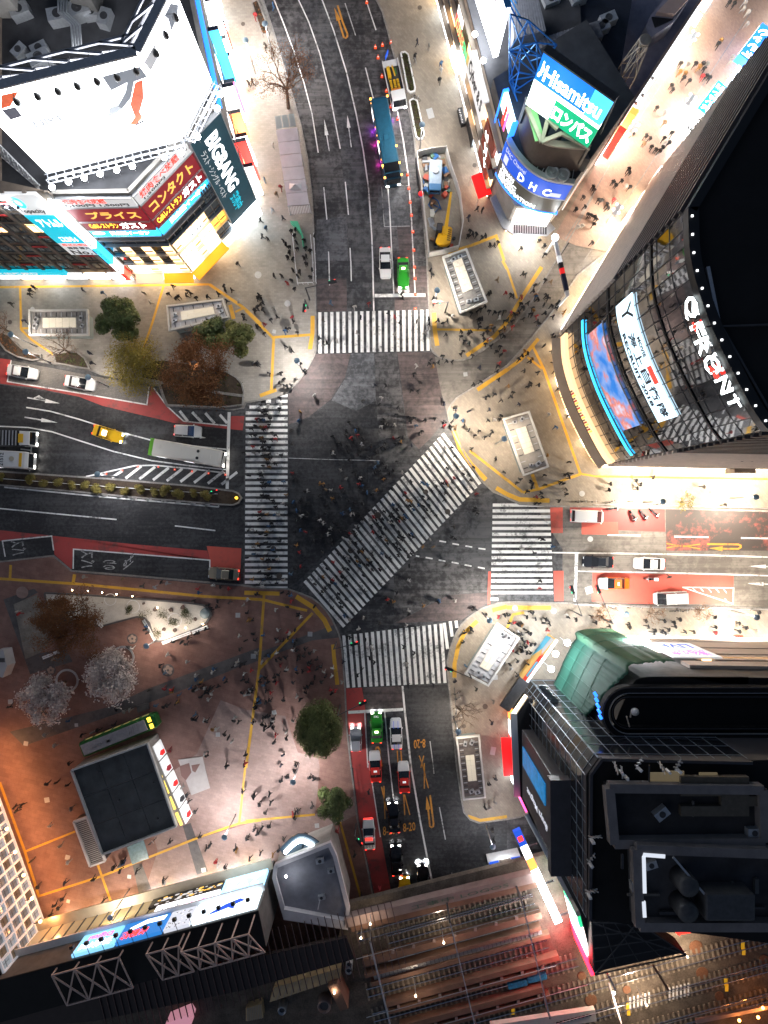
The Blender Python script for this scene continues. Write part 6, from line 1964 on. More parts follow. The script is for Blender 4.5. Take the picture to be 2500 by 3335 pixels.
POST = [(0.3,6.6,3.2,7.6,glow('poster pale blue',(0.35,0.65,0.9),1.0),'bright blue poster strip with faces beside the grey roof',[('スマホ',0.1,0.9,0.2,0.8,E_SOFT)]),
  (6.9,17.6,3.2,5.4,GLASS_D,'dark billboard of pale blossoms low on the station front',[]),
  (6.9,16.2,5.5,7.8,E_SOFT,'white mobile network poster with magenta lettering',[('UQモバイル',0.05,0.55,0.2,0.85,E_PINK,0.01),('学割だぞっ',0.6,0.97,0.25,0.75,PG)]),
  (0.3,9.2,8.3,12.3,glow('poster sky blue',(0.75,0.9,1.0),1.6),'white poster with a blue leaping dolphin high on the station front',[]),
  (9.5,13.0,8.3,12.3,GREY_P,'grey speckled poster beside the dolphin poster',[]),
  (13.3,19.6,8.3,12.3,mat('ink blue poster',(0.01,0.06,0.2),0.5,emit=(0.02,0.14,0.4),es=0.9),'dark blue poster with red lettering and a white arc',[('必殺技',0.35,0.95,0.5,0.9,E_RED,0.03)]),
  (19.9,25.6,8.3,12.3,glow('poster blue',(0.2,0.5,0.75),0.8),'blue poster with white lettering at the left end of the row',[('渋谷FM',0.1,0.9,0.5,0.9,E_SOFT,0.02),('Digital',0.2,0.8,0.1,0.4,E_PINK)])]
for u0,u1,v0,v1,m,lab,tx in POST:
 o = sign(FST,u0,u1,v0,v1,m,lab,tx,0.5,0.05,name='wall_poster',cat='poster')
 if 'blossom' in lab:
  for k in range(46):
   u,v = rnd.uniform(u0+0.3,u1-0.3),rnd.uniform(v0+0.4,v1-0.3)
   r = rnd.uniform(0.18,0.45)
   print_on(FST,o,[(u+r*math.cos(a*1.05),v+r*0.6*math.sin(a*1.05)) for a in range(6)],(WHITE_P,GOLD,WHITE_P)[k % 3],0.51+0.0006*k,'blossom')
 if 'dolphin' in lab:
  print_on(FST,o,[(3.0,9.4),(5.0,9.9),(6.6,10.9),(7.4,11.6),(6.0,11.4),(4.4,11.0),(3.6,11.6),(3.4,10.6),(2.2,10.2)],BLUE_P,0.51)
 if 'white arc' in lab:
  print_on(FST,o,[(13.6,8.6),(16.5,8.5),(18.6,9.6),(18.2,10.2),(16.2,9.5),(13.8,9.6)],E_SOFT,0.512)
 if 'speckled' in lab:
  for k in range(40):
   u,v = rnd.uniform(u0+0.2,u1-0.3),rnd.uniform(v0+0.2,v1-0.3)
   print_on(FST,o,[(u,v),(u+0.2,v),(u+0.2,v+0.16),(u,v+0.16)],(INK,WHITE_P)[k % 2],0.51+0.0005*k,'speckle')
for k in range(13):
 u = 1.0+2.0*k
 o = empty('poster_lamp',label=f'small dark spotlight over the station posters, {nth(k + 1)} from the right',cat='lamp',group='spotlights over the station posters')
 MB().bar(FST.pt(u,12.6,0.0),FST.pt(u,12.9,1.5),0.06).build('arm',STEEL_D,o)
 FST.panel('lamp_head',u-0.25,u+0.25,12.5,12.9,BLACK,o,1.9,1.5)
# roof trusses behind the posters
for g0,g1,h,n_ in ((0.6,9.4,4.2,5),(10.2,14.5,2.6,3),(18.5,27.5,1.6,4)):
 pr = []
 for k in range(n_):
  a = FST.pt(g0+(g1-g0)*k/(n_-1),HS,-0.4)
  t = FST.pt(g0+(g1-g0)*k/(n_-1),HS+h,-0.4)
  c = FST.pt(g0+(g1-g0)*k/(n_-1),HS+0.2,-5.5)
  pr += [(a,t),(t,c)]
  if k < n_-1:
   a2 = FST.pt(g0+(g1-g0)*(k+1)/(n_-1),HS,-0.4)
   t2 = FST.pt(g0+(g1-g0)*(k+1)/(n_-1),HS+h,-0.4)
   c2 = FST.pt(g0+(g1-g0)*(k+1)/(n_-1),HS+0.2,-5.5)
   pr += [(t,t2),(c,c2),(a,c2),(t,c2),(c,t2)]
 truss_mb(pr,0.16).build('roof_truss',PINK_W,stn)
# long ribbed platform roof
rp = [Q('D1',-40,1560,9),Q('D1',900,1390,9),Q('D2',640,1110,9),Q('D2',690,1245,9),Q('D2',0,1440,9),Q('D1',600,1640,9),Q('D1',-40,1700,9)]
pf = empty('platform_roof',label='long dark ribbed platform roof behind the station building',cat='roof')
MB().prism([p.xy for p in rp],8.4,9.0,True).build('sheet',DKROOF,pf)
rbm_ = MB().box(-0.05,0.05,-4.6,4.6,0,0.14).mesh('roof_rib')
rbm_.materials.append(mat('rib brown',(0.10,0.06,0.055),0.5,0.3))
for k in range(46):
 p = Q('D1',640+42*k,1522-9.8*k,9)
 child('roof_rib',rbm_,pf,(p.x,p.y,9.0),(0,0,0.24))
# tan metal canopies and machines at the bottom
for i,(q,z,lab) in enumerate(([[(150,1520),(185,1425),(605,1300),(600,1370)],8.0,'tan ribbed metal canopy above the machine court'],[[(0,1640),(0,1560),(100,1530),(110,1620)],7.0,'tan box roof left of the machine court'])):
 pp = [Q('D2',x,y,z) for x,y in q]
 o = MB().prism([p.xy for p in pp],5.0,z).build('metal_canopy',WARM_M)
 tag(o,lab,'canopy')
 for k in range(1,10):
  a,b = pp[0].lerp(pp[3],k/10),pp[1].lerp(pp[2],k/10)
  MB().bar((a.x,a.y,z+0.05),(b.x,b.y,z+0.05),0.07).build('seam',BEIGE,o)
for i,(x,y,r) in enumerate(((495,1570,0.95),(225,1595,0.6),(652,1340,0.5),(655,1300,0.5))):
 p = Q('D2',x,y,8)
 o = empty('ventilator',(p.x,p.y,5.6),0,('big round ventilator in the machine court','small round ventilator in the machine court','lower fan unit beside the platform roof','upper fan unit beside the platform roof')[i],'ventilator','ventilators by the tracks')
 MB().lathe([(r,0),(r,1.8),(r*0.85,2.0),(r*0.8,1.7),(r*0.4,1.6),(0.001,1.6)],20).build('duct',(CONC_PK,STEEL,STEEL,STEEL)[i],o,True)
 MB().lathe([(r*0.75,1.62),(r*0.75,1.66),(0.001,1.66)],16).build('fan',STEEL_D,o)
for pts,lab in (([(520,1420),(580,1400),(650,1560),(600,1575)],'brown side wall of the machine court'),):
 o = MB().prism([Q('D2',x,y,9).xy for x,y in pts],5.0,9.0).build('court_wall',CONC_BR)
 tag(o,lab,'wall')
tag(MB().prism([Q('D1',x,y,8).xy for x,y in ((1050,1658),(1190,1600),(1215,1640),(1200,1700))],5,8).build('pink_sign_box',mat('pink board',(0.6,0.25,0.35),0.6,emit=(0.9,0.4,0.5),es=0.25)),'pale pink sign box at the bottom edge','sign')
# ---- small grey-roofed annex at the road
an = empty('station_annex',label='small angular building with a pale grey sunken roof beside the south road',cat='building')
zt = 6.6
ap = [P(897,2822,zt),P(1072,2752,zt),P(1090,2790,zt),P(1133,2960,zt),P(1128,3022,zt),P(928,2990,zt),P(892,2860,zt)]
MB().prism([p.xy for p in ap],0,zt-0.7).build('wall',CONC,an)
MB().prism([p.xy for p in ap],zt-0.69,zt-0.6).build('roof',mat('pale roof',(0.2,0.2,0.23),0.8,0,0.25,0.5),an)
rim = MB()
rim.ribbon([p for p in ap]+[ap[0]],0.55,zt,zt-0.69)
rim.build('parapet',mat('white parapet',(0.55,0.52,0.54),0.7,0,0.1,1),an)
MB().prism([p.xy for p in (P(925,2958,zt),P(1120,2995,zt),P(1122,3020,zt),P(928,2990,zt))],zt-0.6,zt+0.3).build('parapet_wall',MATS['white parapet'],an)
for x,y,s in ((480,860,0.6),(470,625,0.7),(540,690,0.6)):
 p = Q('D2',x,y,zt)
 ac_unit(an,(p.x,p.y,zt-0.6),s,0.2)
MB().bar(Q('D2',470,870,zt),Q('D2',458,930,zt),0.12).build('roof_pipe',WHITE_ST,an)
p = Q('D2',255,720,zt+1)
floodlight(p,p+Vector((3,-1,-1)),'small floodlight washing the grey annex roof',70,group='annex lights',r=0.18,stem=0.8)
arcb = Bend([Q('D2',460,560,5),Q('D2',345,500,5),Q('D2',235,590,5)],0)
o = empty('curved_canopy',label='curved glass canopy with blue light at the station corner',cat='canopy')
arcb.panel('canopy_roof',0,arcb.len,4.2,4.5,GLASS_B,o,0.9,-1.6,10)
arcb.panel('light_band',0.4,arcb.len-0.4,4.6,5.0,E_COOL,o,0.3,-0.2,10)
arcb.panel('wall',0,arcb.len,0.1,4.2,GLASS_D,o,-1.0,-1.4,10)
# ---- white window-grid building at the left edge
gb_ = empty('grid_facade_building',label='pale building with a white square window grid at the lower left edge',cat='building')
g0,g1 = P(160,3030),P(-60,2420)
FG = Face(g0,g1)
HG = 11.5
MB().prism([p.xy for p in (g0,g1,P(-300,2420),P(-300,3160),P(60,3070))],0,HG).build('wall',CONC_D,gb_)
MB().prism([p.xy for p in (g0,g1,P(-300,2420),P(-300,3160),P(60,3070))],HG+0.01,HG+0.2).build('roof',ROOF_B,gb_)
nu,nv = 20,5
wm = [mat('office pane a',(0.05,0.055,0.06),0.2,emit=(0.6,0.62,0.65),es=0.10),mat('office pane b',(0.05,0.04,0.035),0.2,emit=(0.8,0.55,0.35),es=0.07),mat('office pane c',(0.1,0.11,0.12),0.2,emit=(0.7,0.75,0.8),es=0.18),E_WARM]
for i in range(nu):
 for j in range(nv):
  u0,u1 = FG.len*i/nu+0.12,FG.len*(i+1)/nu-0.12
  v0,v1 = 0.8+2.1*j+0.14,0.8+2.1*(j+1)-0.14
  p = FG.panel('window',u0,u1,v0,v1,wm[(i*7+j*3+i*j) % 3] if (i,j) != (5,4) else E_WARM,gb_,0.03)
  b = MB()
  um,vm = (u0+u1)/2,(v0+v1)/2
  FG.add(b,um-0.03,um+0.03,v0,v1,0.07,0.03)
  FG.add(b,u0,um-0.03,vm-0.03,vm+0.03,0.07,0.03)
  FG.add(b,um+0.03,u1,vm-0.03,vm+0.03,0.07,0.03)
  b.build('window_frame',STEEL_D,p)
gr = MB()
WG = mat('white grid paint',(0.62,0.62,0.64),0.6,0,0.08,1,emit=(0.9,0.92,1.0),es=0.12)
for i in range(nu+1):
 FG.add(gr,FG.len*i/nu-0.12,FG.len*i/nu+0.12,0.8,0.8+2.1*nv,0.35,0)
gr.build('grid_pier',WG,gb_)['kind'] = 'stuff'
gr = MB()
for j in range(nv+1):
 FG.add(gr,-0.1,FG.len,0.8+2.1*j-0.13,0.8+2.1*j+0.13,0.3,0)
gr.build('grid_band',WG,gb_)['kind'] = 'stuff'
for i in range(8):  # lamps added for the orange light at the left edge
 p = FG.pt(3+i*3.6,3.2,1.4)
 o = empty('added_lantern',label=f'added warm lamp at the foot of the grid facade, {nth(i + 1)} from the bottom',cat='lamp',group='added lamps along the grid facade')
 FG.panel('bracket',3+i*3.6-0.05,3+i*3.6+0.05,3.1,3.2,STEEL_D,o,1.3,0.3)
 MB().lathe([(0.001,-0.25),(0.2,-0.15),(0.22,0.1),(0.001,0.2)],10,p).build('lamp_head',glow('added lamp orange',(1.0,0.5,0.18),8),o,True)
 lamp('POINT',p+FG.n*1.8,270,(1.0,0.42,0.15),0.4,o)
# lamps added to brighten the tracks
for i,(t,x,y,e) in enumerate((('D2',790,1040,320),('D2',1260,1160,420),('D2',730,1130,260),('D2',1080,1500,420),('D3',1160,1250,700),('D3',900,1560,500),('D2',560,1480,200))):
 p = Q(t,x,y,10)
 o = empty('added_track_lamp',(p.x,p.y,ZR-0.2),0,f'added small warm lamp post between the tracks, {nth(i + 1)} in order from the parapet','lamp','added lamps between the tracks')
 MB().tube([(0,0,0),(0,0,3.6)],[0.07,0.05],6).build('post',STEEL,o)
 MB().lathe([(0.001,3.5),(0.14,3.55),(0.14,3.7),(0.001,3.8)],10).build('lamp_head',E_WARM2,o)
 lamp('SPOT',(0,0,3.4),e*(0.38 if t == 'D2' else 2.2),(1.0,0.76,0.54),0.3,o,None,165,0.4)
# overhead line: portals and contact wires
for i,s0 in enumerate((3.0,14.0,24.0)):
 a,b = org+dirv*s0+nrm*1.2,org+dirv*s0+nrm*(17.5-0.4*i)
 o = empty('catenary_portal',label=f'steel portal carrying the overhead wires, {("left", "middle", "right")[i]} one',cat='portal',group='overhead line portals')
 for q in (a,b):
  MB().bar((q.x,q.y,ZR-0.2),(q.x,q.y,11.6),0.22).build('leg',STEEL_D,o)
 for z in (11.0,11.6):
  MB().bar((a.x,a.y,z),(b.x,b.y,z),0.12).build('chord',STEEL,o)
 for k in range(12):
  p,q = a.lerp(b,k/12),a.lerp(b,(k+1)/12)
  MB().bar((p.x,p.y,11.0 if k % 2 else 11.6),(q.x,q.y,11.6 if k % 2 else 11.0),0.07).build('brace',STEEL,o)
for i,(off,s0,s1) in enumerate(TR):
 a,b = org+dirv*max(0,s0)+nrm*off,org+dirv*s1+nrm*(off-0.03*(s1-s0))
 o = MB().bar((a.x,a.y,10.6),(b.x,b.y,10.6),0.06).build('contact_wire',STEEL)
 tag(o,f'thin overhead wire above the tracks, {nth(i + 1)} from the parapet','wire','overhead wires')
# ================================================================== subway entrances, shelters, kiosk
SKYL = mat('skylight glass lit',(0.5,0.46,0.38),0.3,emit=(1.0,0.88,0.68),es=0.16)
ROOF_G = mat('grey metal roof',(0.22,0.21,0.2),0.6,0.3,0.3,2)
ROOF_W = mat('white metal roof',(0.42,0.41,0.42),0.6,0.1,0.12,0.7)
RIM_W = mat('pale roof rim',(0.5,0.49,0.47),0.6,0.1,0.12,2)
GLASS_P = mat('pale glass',(0.25,0.3,0.3),0.15)
def shed(quad,label,z=3.2,tint=None,sky=(0.2,0.78),ribs=10):
 """glass-walled stair entrance with a sunken roof; quad = roof corners, first edge is a short end"""
 pp = [P(x,y,z) for x,y in quad]
 o = empty('subway_entrance',label=label,cat='subway entrance',group='subway entrance roofs')
 c = sum(pp,Vector())/4
 inn = [c+(p-c)*0.93 for p in pp]
 wl = [c+(p-c)*0.88 for p in pp]
 MB().prism([p.xy for p in wl],0.12,z-0.25).build('wall',GLASS_P,o)
 MB().prism([p.xy for p in inn],z-0.25,z-0.1).build('roof',tint or ROOF_G,o)
 for i in range(4):
  a,b = pp[i],pp[(i+1) % 4]
  d = (b-a).normalized()*0.11
  MB().bar(Vector((a.x,a.y,z-0.1))-d,Vector((b.x,b.y,z-0.1))+d,0.26,0.5+0.01*i).build('rim',RIM_W,o)
 f = lambda s,t: pp[0].lerp(pp[3],s).lerp(pp[1].lerp(pp[2],s),t)
 n = 5
 for i in range(n):
  for j in range(2):
   s0,s1 = sky[0]+(sky[1]-sky[0])*i/n,sky[0]+(sky[1]-sky[0])*(i+1)/n
   t0,t1 = 0.30+0.2*j,0.50+0.2*j
   q = [f(s0,t0),f(s1,t0),f(s1,t1),f(s0,t1)]
   m_ = sum(q,Vector())/4
   q = [m_+(p-m_)*0.95 for p in q]
   MB().prism([p.xy for p in q],z-0.1,z+0.06+0.02*j).build('skylight',SKYL,o)
 for i in range(ribs):
  s_ = 0.1+0.8*i/(ribs-1)
  for t0,t1 in ((0.08,0.25),(0.76,0.92)):
   MB().bar(f(s_,t0)+Vector((0,0,-0.06)),f(s_,t1)+Vector((0,0,-0.06)),0.12,0.08).build('roof_rib',STEEL_D if i % 2 else STEEL,o)
 for s_,t in ((0.1,0.35),(0.09,0.65),(0.88,0.4),(0.9,0.66)):
  p = f(s_,t)
  a = ac_unit(o,(p.x,p.y,z-0.1),rnd.uniform(0.35,0.55),rnd.uniform(0,1.5),'roof_unit')
 return o
shed([src('B1',553,312),src('B1',557,468),src('B1',190,470),src('B1',188,315)],'subway entrance roof at the far left behind the planting beds')
shed([src('B1',1412,246),src('B1',1450,355),src('B1',1076,440),src('B1',1062,288)],'subway entrance roof beside the paired round trees',tint=ROOF_W)
shed([(1443,838),(1518,812),(1584,982),(1500,1017)],'subway entrance roof beside the construction pen',sky=(0.12,0.7),ribs=14)
shed([src('B3',-20,1005),src('B3',140,958),src('B3',262,1305),src('B3',108,1360)],'subway entrance roof before the glass tower',sky=(0.22,0.68),ribs=8,tint=CONC)
shed([(1620,2032),(1689,2078),(1589,2232),(1516,2194)],'tilted bluish subway entrance roof on the south-east corner',tint=ROOF_W)
shed([(1487,2404),(1559,2396),(1579,2595),(1510,2603)],'subway entrance roof beside the bare tree on the south road',sky=(0.3,0.72),ribs=16,tint=mat('brownish roof',(0.13,0.11,0.1),0.7,0,0.3,2))
# long white shelter on the north road
pp = [Q('A2',x,y,3.4) for x,y in ((192,825),(325,808),(402,1300),(268,1310))]
o = empty('bus_shelter',label='long pale shelter roof along the north road',cat='shelter')
for k in range(6):
 t0,t1 = k/6+0.002,(k+1)/6-0.004
 q = [pp[0].lerp(pp[3],t0),pp[1].lerp(pp[2],t0),pp[1].lerp(pp[2],t1),pp[0].lerp(pp[3],t1)]
 MB().prism([p.xy for p in q],3.2,3.4,True).build('roof_panel',ROOF_W,o)
for t in (0.02,0.35,0.65,0.98):
 for a,b in ((pp[0],pp[3]),(pp[1],pp[2])):
  p = a.lerp(b,t)
  MB().bar((p.x,p.y,0.12),(p.x,p.y,3.2),0.14).build('post',STEEL,o)
g = [Q('A2',x,y,3.3) for x,y in ((180,738),(308,720),(322,800),(192,818))]
for k in range(3):
 q = [g[0].lerp(g[1],k/3+0.02),g[0].lerp(g[1],(k+1)/3-0.02),g[3].lerp(g[2],(k+1)/3-0.02),g[3].lerp(g[2],k/3+0.02)]
 MB().prism([p.xy for p in q],3.22,3.28,True).build('glass_panel',GLASS_P,o)
a,b,c,d = [Q('A2',x,y,3.3) for x,y in ((270,1312),(402,1304),(410,1350),(280,1366))]
for k in range(14):
 MB().bar(a.lerp(b,k/13),d.lerp(c,k/13),0.12,0.1).build('slat',RIM_W,o)
p = Q('A2',315,1185,3.4)
MB().add([(-0.9,-0.5,0),(0.9,-0.5,0),(0.9,0.5,0),(-0.9,0.5,0),(0,0,0.7)],[[0,1,4],[1,2,4],[2,3,4],[3,0,4]]).build('roof_vent',ROOF_W,o,loc=p)
# railing enclosure where the queue stands
o = empty('queue_railing',label='white railing enclosure with green side where the queue stands',cat='railing')
rp_ = [Q('A2',x,y,1.1) for x,y in ((285,1402),(335,1410),(360,1500),(410,1495))]
MB().prism([p.xy for p in [Q('A2',x,y,1.4) for x,y in ((280,1402),(330,1405),(365,1500),(360,1560),(350,1480))]],0.12,1.4).build('green_screen',mat('green panel',(0.05,0.35,0.2),0.5),o)
for pts in ([('A2',295,1480),('A2',312,1658),('B2',328,140),('B2',425,135)],[('A2',430,1480),('A2',440,1658),('B2',445,130)],[('A2',410,1490),('A2',425,1658),('B2',428,120)]):
 w_ = [Q(*q,1.0) for q in pts]
 for a,b in zip(w_,w_[1:]):
  MB().bar(a,b,0.09).build('rail',WHITE_ST,o)
  for k in range(4):
   p = a.lerp(b,k/3)
   MB().bar((p.x,p.y,0.12),p,0.06).build('post',WHITE_ST,o)
# flat dark-roofed kiosk building in the square
zk = 4.4
kp = [P(x,y,zk) for x,y in ((233,2508),(480,2420),(574,2690),(333,2782))]
o = empty('square_kiosk',label='flat dark-roofed building standing in the square',cat='building')
MB().prism([p.xy for p in kp],0.12,zk-0.3).build('wall',CONC,o)
c = sum(kp,Vector())/4
f = lambda s,t: kp[0].lerp(kp[3],s).lerp(kp[1].lerp(kp[2],s),t)
KR = mat('kiosk roof',(0.055,0.06,0.062),0.85,0,0.35,0.5)
for i in range(3):
 for j in range(3):
  q = [f(i/3+0.003,j/3+0.003),f((i+1)/3-0.003,j/3+0.003),f((i+1)/3-0.003,(j+1)/3-0.003),f(i/3+0.003,(j+1)/3-0.003)]
  MB().prism([p.xy for p in q],zk-0.3,zk-0.18).build('roof_sheet',KR,o)
rim = MB()
for i in range(4):
 rim.bar(kp[i]+Vector((0,0,0.02)),kp[(i+1) % 4]+Vector((0,0,0.02)),0.22,0.55)
rim.build('rim',RIM_W,o)
for s_,t in ((0.5,0.42),(0.12,0.3),(0.85,0.8),(0.45,0.9)):
 p = f(s_,t)
 MB().lathe([(0.16,0),(0.16,0.25),(0.001,0.3)],8,(p.x,p.y,zk-0.18)).build('roof_drain',STEEL_D,o)
FK = Face((kp[3]-c).xy*0.985+c.xy,(kp[2]-c).xy*0.985+c.xy)
# portrait panels along its right side
FP = Face(Q('D1',1195,365,2),Q('C1',985,1500,2))
for k in range(5):
 w = FP.len/5
 s_ = sign(FP,k*w+0.12,(k+1)*w-0.12,0.2,3.4,WHITE_P,f'white lit poster panel on the kiosk side, {nth(k + 1)} from the bottom',[],0.15,name='wall_poster',cat='poster')
 print_on(FP,s_,[(k*w+0.3,0.5),(k*w+0.9,0.4),(k*w+1.1,1.8),(k*w+0.7,2.6),(k*w+0.3,1.7)],(RED_P,INK,RED_P,MAROON,RED_P)[k],0.152)
 MB().obox(FP.pt(k*w+0.2,3.4,-0.7),FP.u*(w-0.5),FP.n*0.4,(0,0,0.12)).build('top_lamp',mat('yellow tube',(0.8,0.6,0.1),0.5,emit=(1,0.7,0.15),es=0.8),s_)
 lamp('POINT',FP.pt((k+0.5)*w,2.4,1.2),28,(0.95,0.97,1.0),0.4,s_)
# louvred ventilation strip
lp = [Q('D1',x,y,2.2) for x,y in ((468,372),(552,342),(668,620),(572,655))]
o = empty('louvre_box',label='white louvred ventilation strip beside the kiosk',cat='vent')
MB().prism([p.xy for p in lp],0.12,1.8).build('box',STEEL_D,o)
for i in range(4):
 MB().bar(lp[i],lp[(i+1) % 4],0.3,0.35).build('rim',WHITE_ST,o)
for k in range(24):
 t = (k+1)/25
 MB().bar(lp[0].lerp(lp[3],t),lp[1].lerp(lp[2],t),0.13,0.12).build('slat',RIM_W,o)
tag(MB().prism([Q('D1',x,y,0.2).xy for x,y in ((805,535),(910,490),(945,605),(838,645))],0.12,0.2).build('glass_hatch',mat('bluish hatch',(0.12,0.2,0.23),0.3,0,0.3,2)),'bluish square glass hatch below the kiosk','hatch')
# pale relief map slab
o = MB().prism([Q('D1',x,y,0.25).xy for x,y in ((1130,-20),(1285,-40),(1332,160),(1215,205))],0.12,0.24).build('map_slab',mat('pale stone',(0.36,0.33,0.32),0.8,0,0.1,1))
tag(o,'pale stone slab with a brown relief beside the kiosk','slab')
for pts in ([(1140,20),(1200,0),(1215,60),(1180,110),(1150,80)],[(1215,15),(1270,5),(1240,60),(1222,50)]):
 MB().prism([Q('D1',x,y,0.25).xy for x,y in pts],0.24,0.27).build('relief',mat('brown relief',(0.16,0.09,0.08),0.8),o)
# ---- green railcar
rc = [Q('C1',x,y,2.6) for x,y in ((497,1515),(528,1592),(1002,1412),(968,1312))]
a0 = (rc[0]+rc[1])/2
b0_ = (rc[2]+rc[3])/2
ang_ = math.atan2((b0_-a0).y,(b0_-a0).x)
Lr,Wr = (b0_-a0).length,2.3
o = empty('green_railcar',((a0+b0_)/2).xy.to_3d()+Vector((0,0,0.12)),ang_,'old green rail carriage with a grey roof parked in the square','rail carriage')
CARG = mat('dim carriage window',(0.1,0.09,0.03),0.2,emit=(1,0.8,0.3),es=0.12)
GRN = mat('railcar green',(0.02,0.13,0.03),0.35,0,0.15,1)
prof = [(-Wr/2,0.5),(-Wr/2,1.9),(-Wr/2+0.25,2.35),(Wr/2-0.25,2.35),(Wr/2,1.9),(Wr/2,0.5)]
b = MB()
for i,x in enumerate((-Lr/2,-Lr/2+0.05,Lr/2-1.2,Lr/2-0.4,Lr/2)):
 k = (1,1,1,0.92,0.72)[i]
 for y,z in prof:
  b.v.append((x,y*k,0.5+(z-0.5)*(1 if i < 4 else 0.9)))
for i in range(4):
 for j in range(6):
  q0,q1 = i*6+j,i*6+(j+1) % 6
  b.f.append([q0,q1,q1+6,q0+6])
  b.m.append(0)
b.f += [list(range(6)),list(range(29,23,-1))]
b.m += [0,0]
b.build('body',GRN,o)
MB().box(-Lr/2+0.2,Lr/2-1.5,-Wr/2+0.35,Wr/2-0.35,2.36,2.5).build('roof',mat('railcar roof',(0.4,0.37,0.37),0.8,0,0.2,2),o,bevel=0.06)
for x in (-3.8,-1.6,-1.5,-3.0):
 MB().box(x-0.35,x+0.35,-0.3,0.1,2.5,2.62).build('roof_vent',mat('vent grey',(0.3,0.29,0.29),0.7),o,bevel=0.05)
for s_ in (-1,1):
 MB().box(Lr/2-1.1,Lr/2-0.55,s_*0.5-0.35,s_*0.5+0.35,2.2,2.4).build('front_window',E_YELLOW,o)
 for k in range(7):
  MB().box(-Lr/2+0.8+k*1.5,-Lr/2+1.8+k*1.5,s_*Wr/2-0.02,s_*Wr/2+0.02,1.15,1.8).build('side_window',CARG,o)
for k in range(5):
 MB().bar((1.5+0.35*k,-0.5,2.55),(1.9+0.3*k,0.6,2.8),0.06).build('pantograph_bar',STEEL,o)
for x in (-4,-2.6,2.6,4):
 for s_ in (-1,1):
  MB().lathe([(0.36,-0.06),(0.36,0.06)],14).build('wheel',STEEL_D,o,loc=(x,s_*0.75,0.36)).rotation_euler = (PI/2,0,0)
# ================================================================== gardens and planters
HEDGE = mat('hedge leaf',(0.05,0.085,0.025),0.8,0,0.5,3)
LEAF = {'dark': mat('evergreen leaf',(0.075,0.10,0.03),0.7,0,0.55,1.2),'olive': mat('olive leaf',(0.11,0.12,0.03),0.7,0,0.45,1.2),'clip': mat('clipped leaf',(0.09,0.105,0.03),0.8,0,0.5,3),'yell': mat('yellow willow leaf',(0.2,0.155,0.02),0.7,0,0.4,1.2),'twig': mat('brown twig',(0.15,0.06,0.02),0.9,0,0.3,2),'pink': mat('cherry blossom',(0.66,0.56,0.5),0.8,0,0.25,2),'shrub': mat('yellowish shrub',(0.16,0.13,0.03),0.8,0,0.4,2),'moss': mat('moss',(0.05,0.055,0.012),0.9,0,0.5,4)}
BARK = mat('bark',(0.075,0.05,0.035),0.9,0,0.3,4,bump=0.4)
def leaves_mb(b,cs,n,size,rr,flat=0.5,squash=0.8):
 """n leaf faces spread over ball-shaped clumps cs = (centre, radius), mostly near their skins"""
 tot = sum(r*r for _c,r in cs)
 for c,r in cs:
  k = max(4,int(n*r*r/tot))
  for _ in range(k):
   d = Vector((rr.gauss(0,1),rr.gauss(0,1),rr.gauss(0,1)))
   d = d.normalized() if d.length > 1e-6 else Vector((0,0,1))
   q = c+Vector((d.x,d.y,d.z*squash))*r*(rr.random()**0.35)
   nrm_ = (d+Vector((rr.uniform(-1,1),rr.uniform(-1,1),rr.uniform(-0.5,1)))*flat).normalized()
   t = nrm_.cross(Vector((rr.uniform(-1,1),rr.uniform(-1,1),rr.uniform(-1,1))))
   t = t.normalized() if t.length > 1e-4 else Vector((1,0,0))
   u = nrm_.cross(t)
   s = size*rr.uniform(0.6,1.4)
   b.add([q-t*s,q-u*s*0.5,q+t*s,q+u*s*0.5],[[0,1,2,3]])
def limbs_mb(b,p,d,ln,r,depth,rr,tips,spread=0.7,up=0.15):
 d = d.normalized()
 q = p+d*ln
 m_ = p.lerp(q,0.5)+Vector((rr.uniform(-1,1),rr.uniform(-1,1),0))*ln*0.07
 b.tube([p,m_,q],[r,r*0.8,r*0.6],5 if depth > 1 else 3)
 if depth == 0:
  tips.append(q)
  return
 for _ in range(rr.choice((2,3,3)) if depth > 1 else 3):
  e = d+Vector((rr.uniform(-1,1),rr.uniform(-1,1),rr.uniform(-0.5,0.7)+up))*spread
  limbs_mb(b,q if rr.random() < 0.6 else m_,e,ln*rr.uniform(0.6,0.85),r*0.58,depth-1,rr,tips,spread,up)
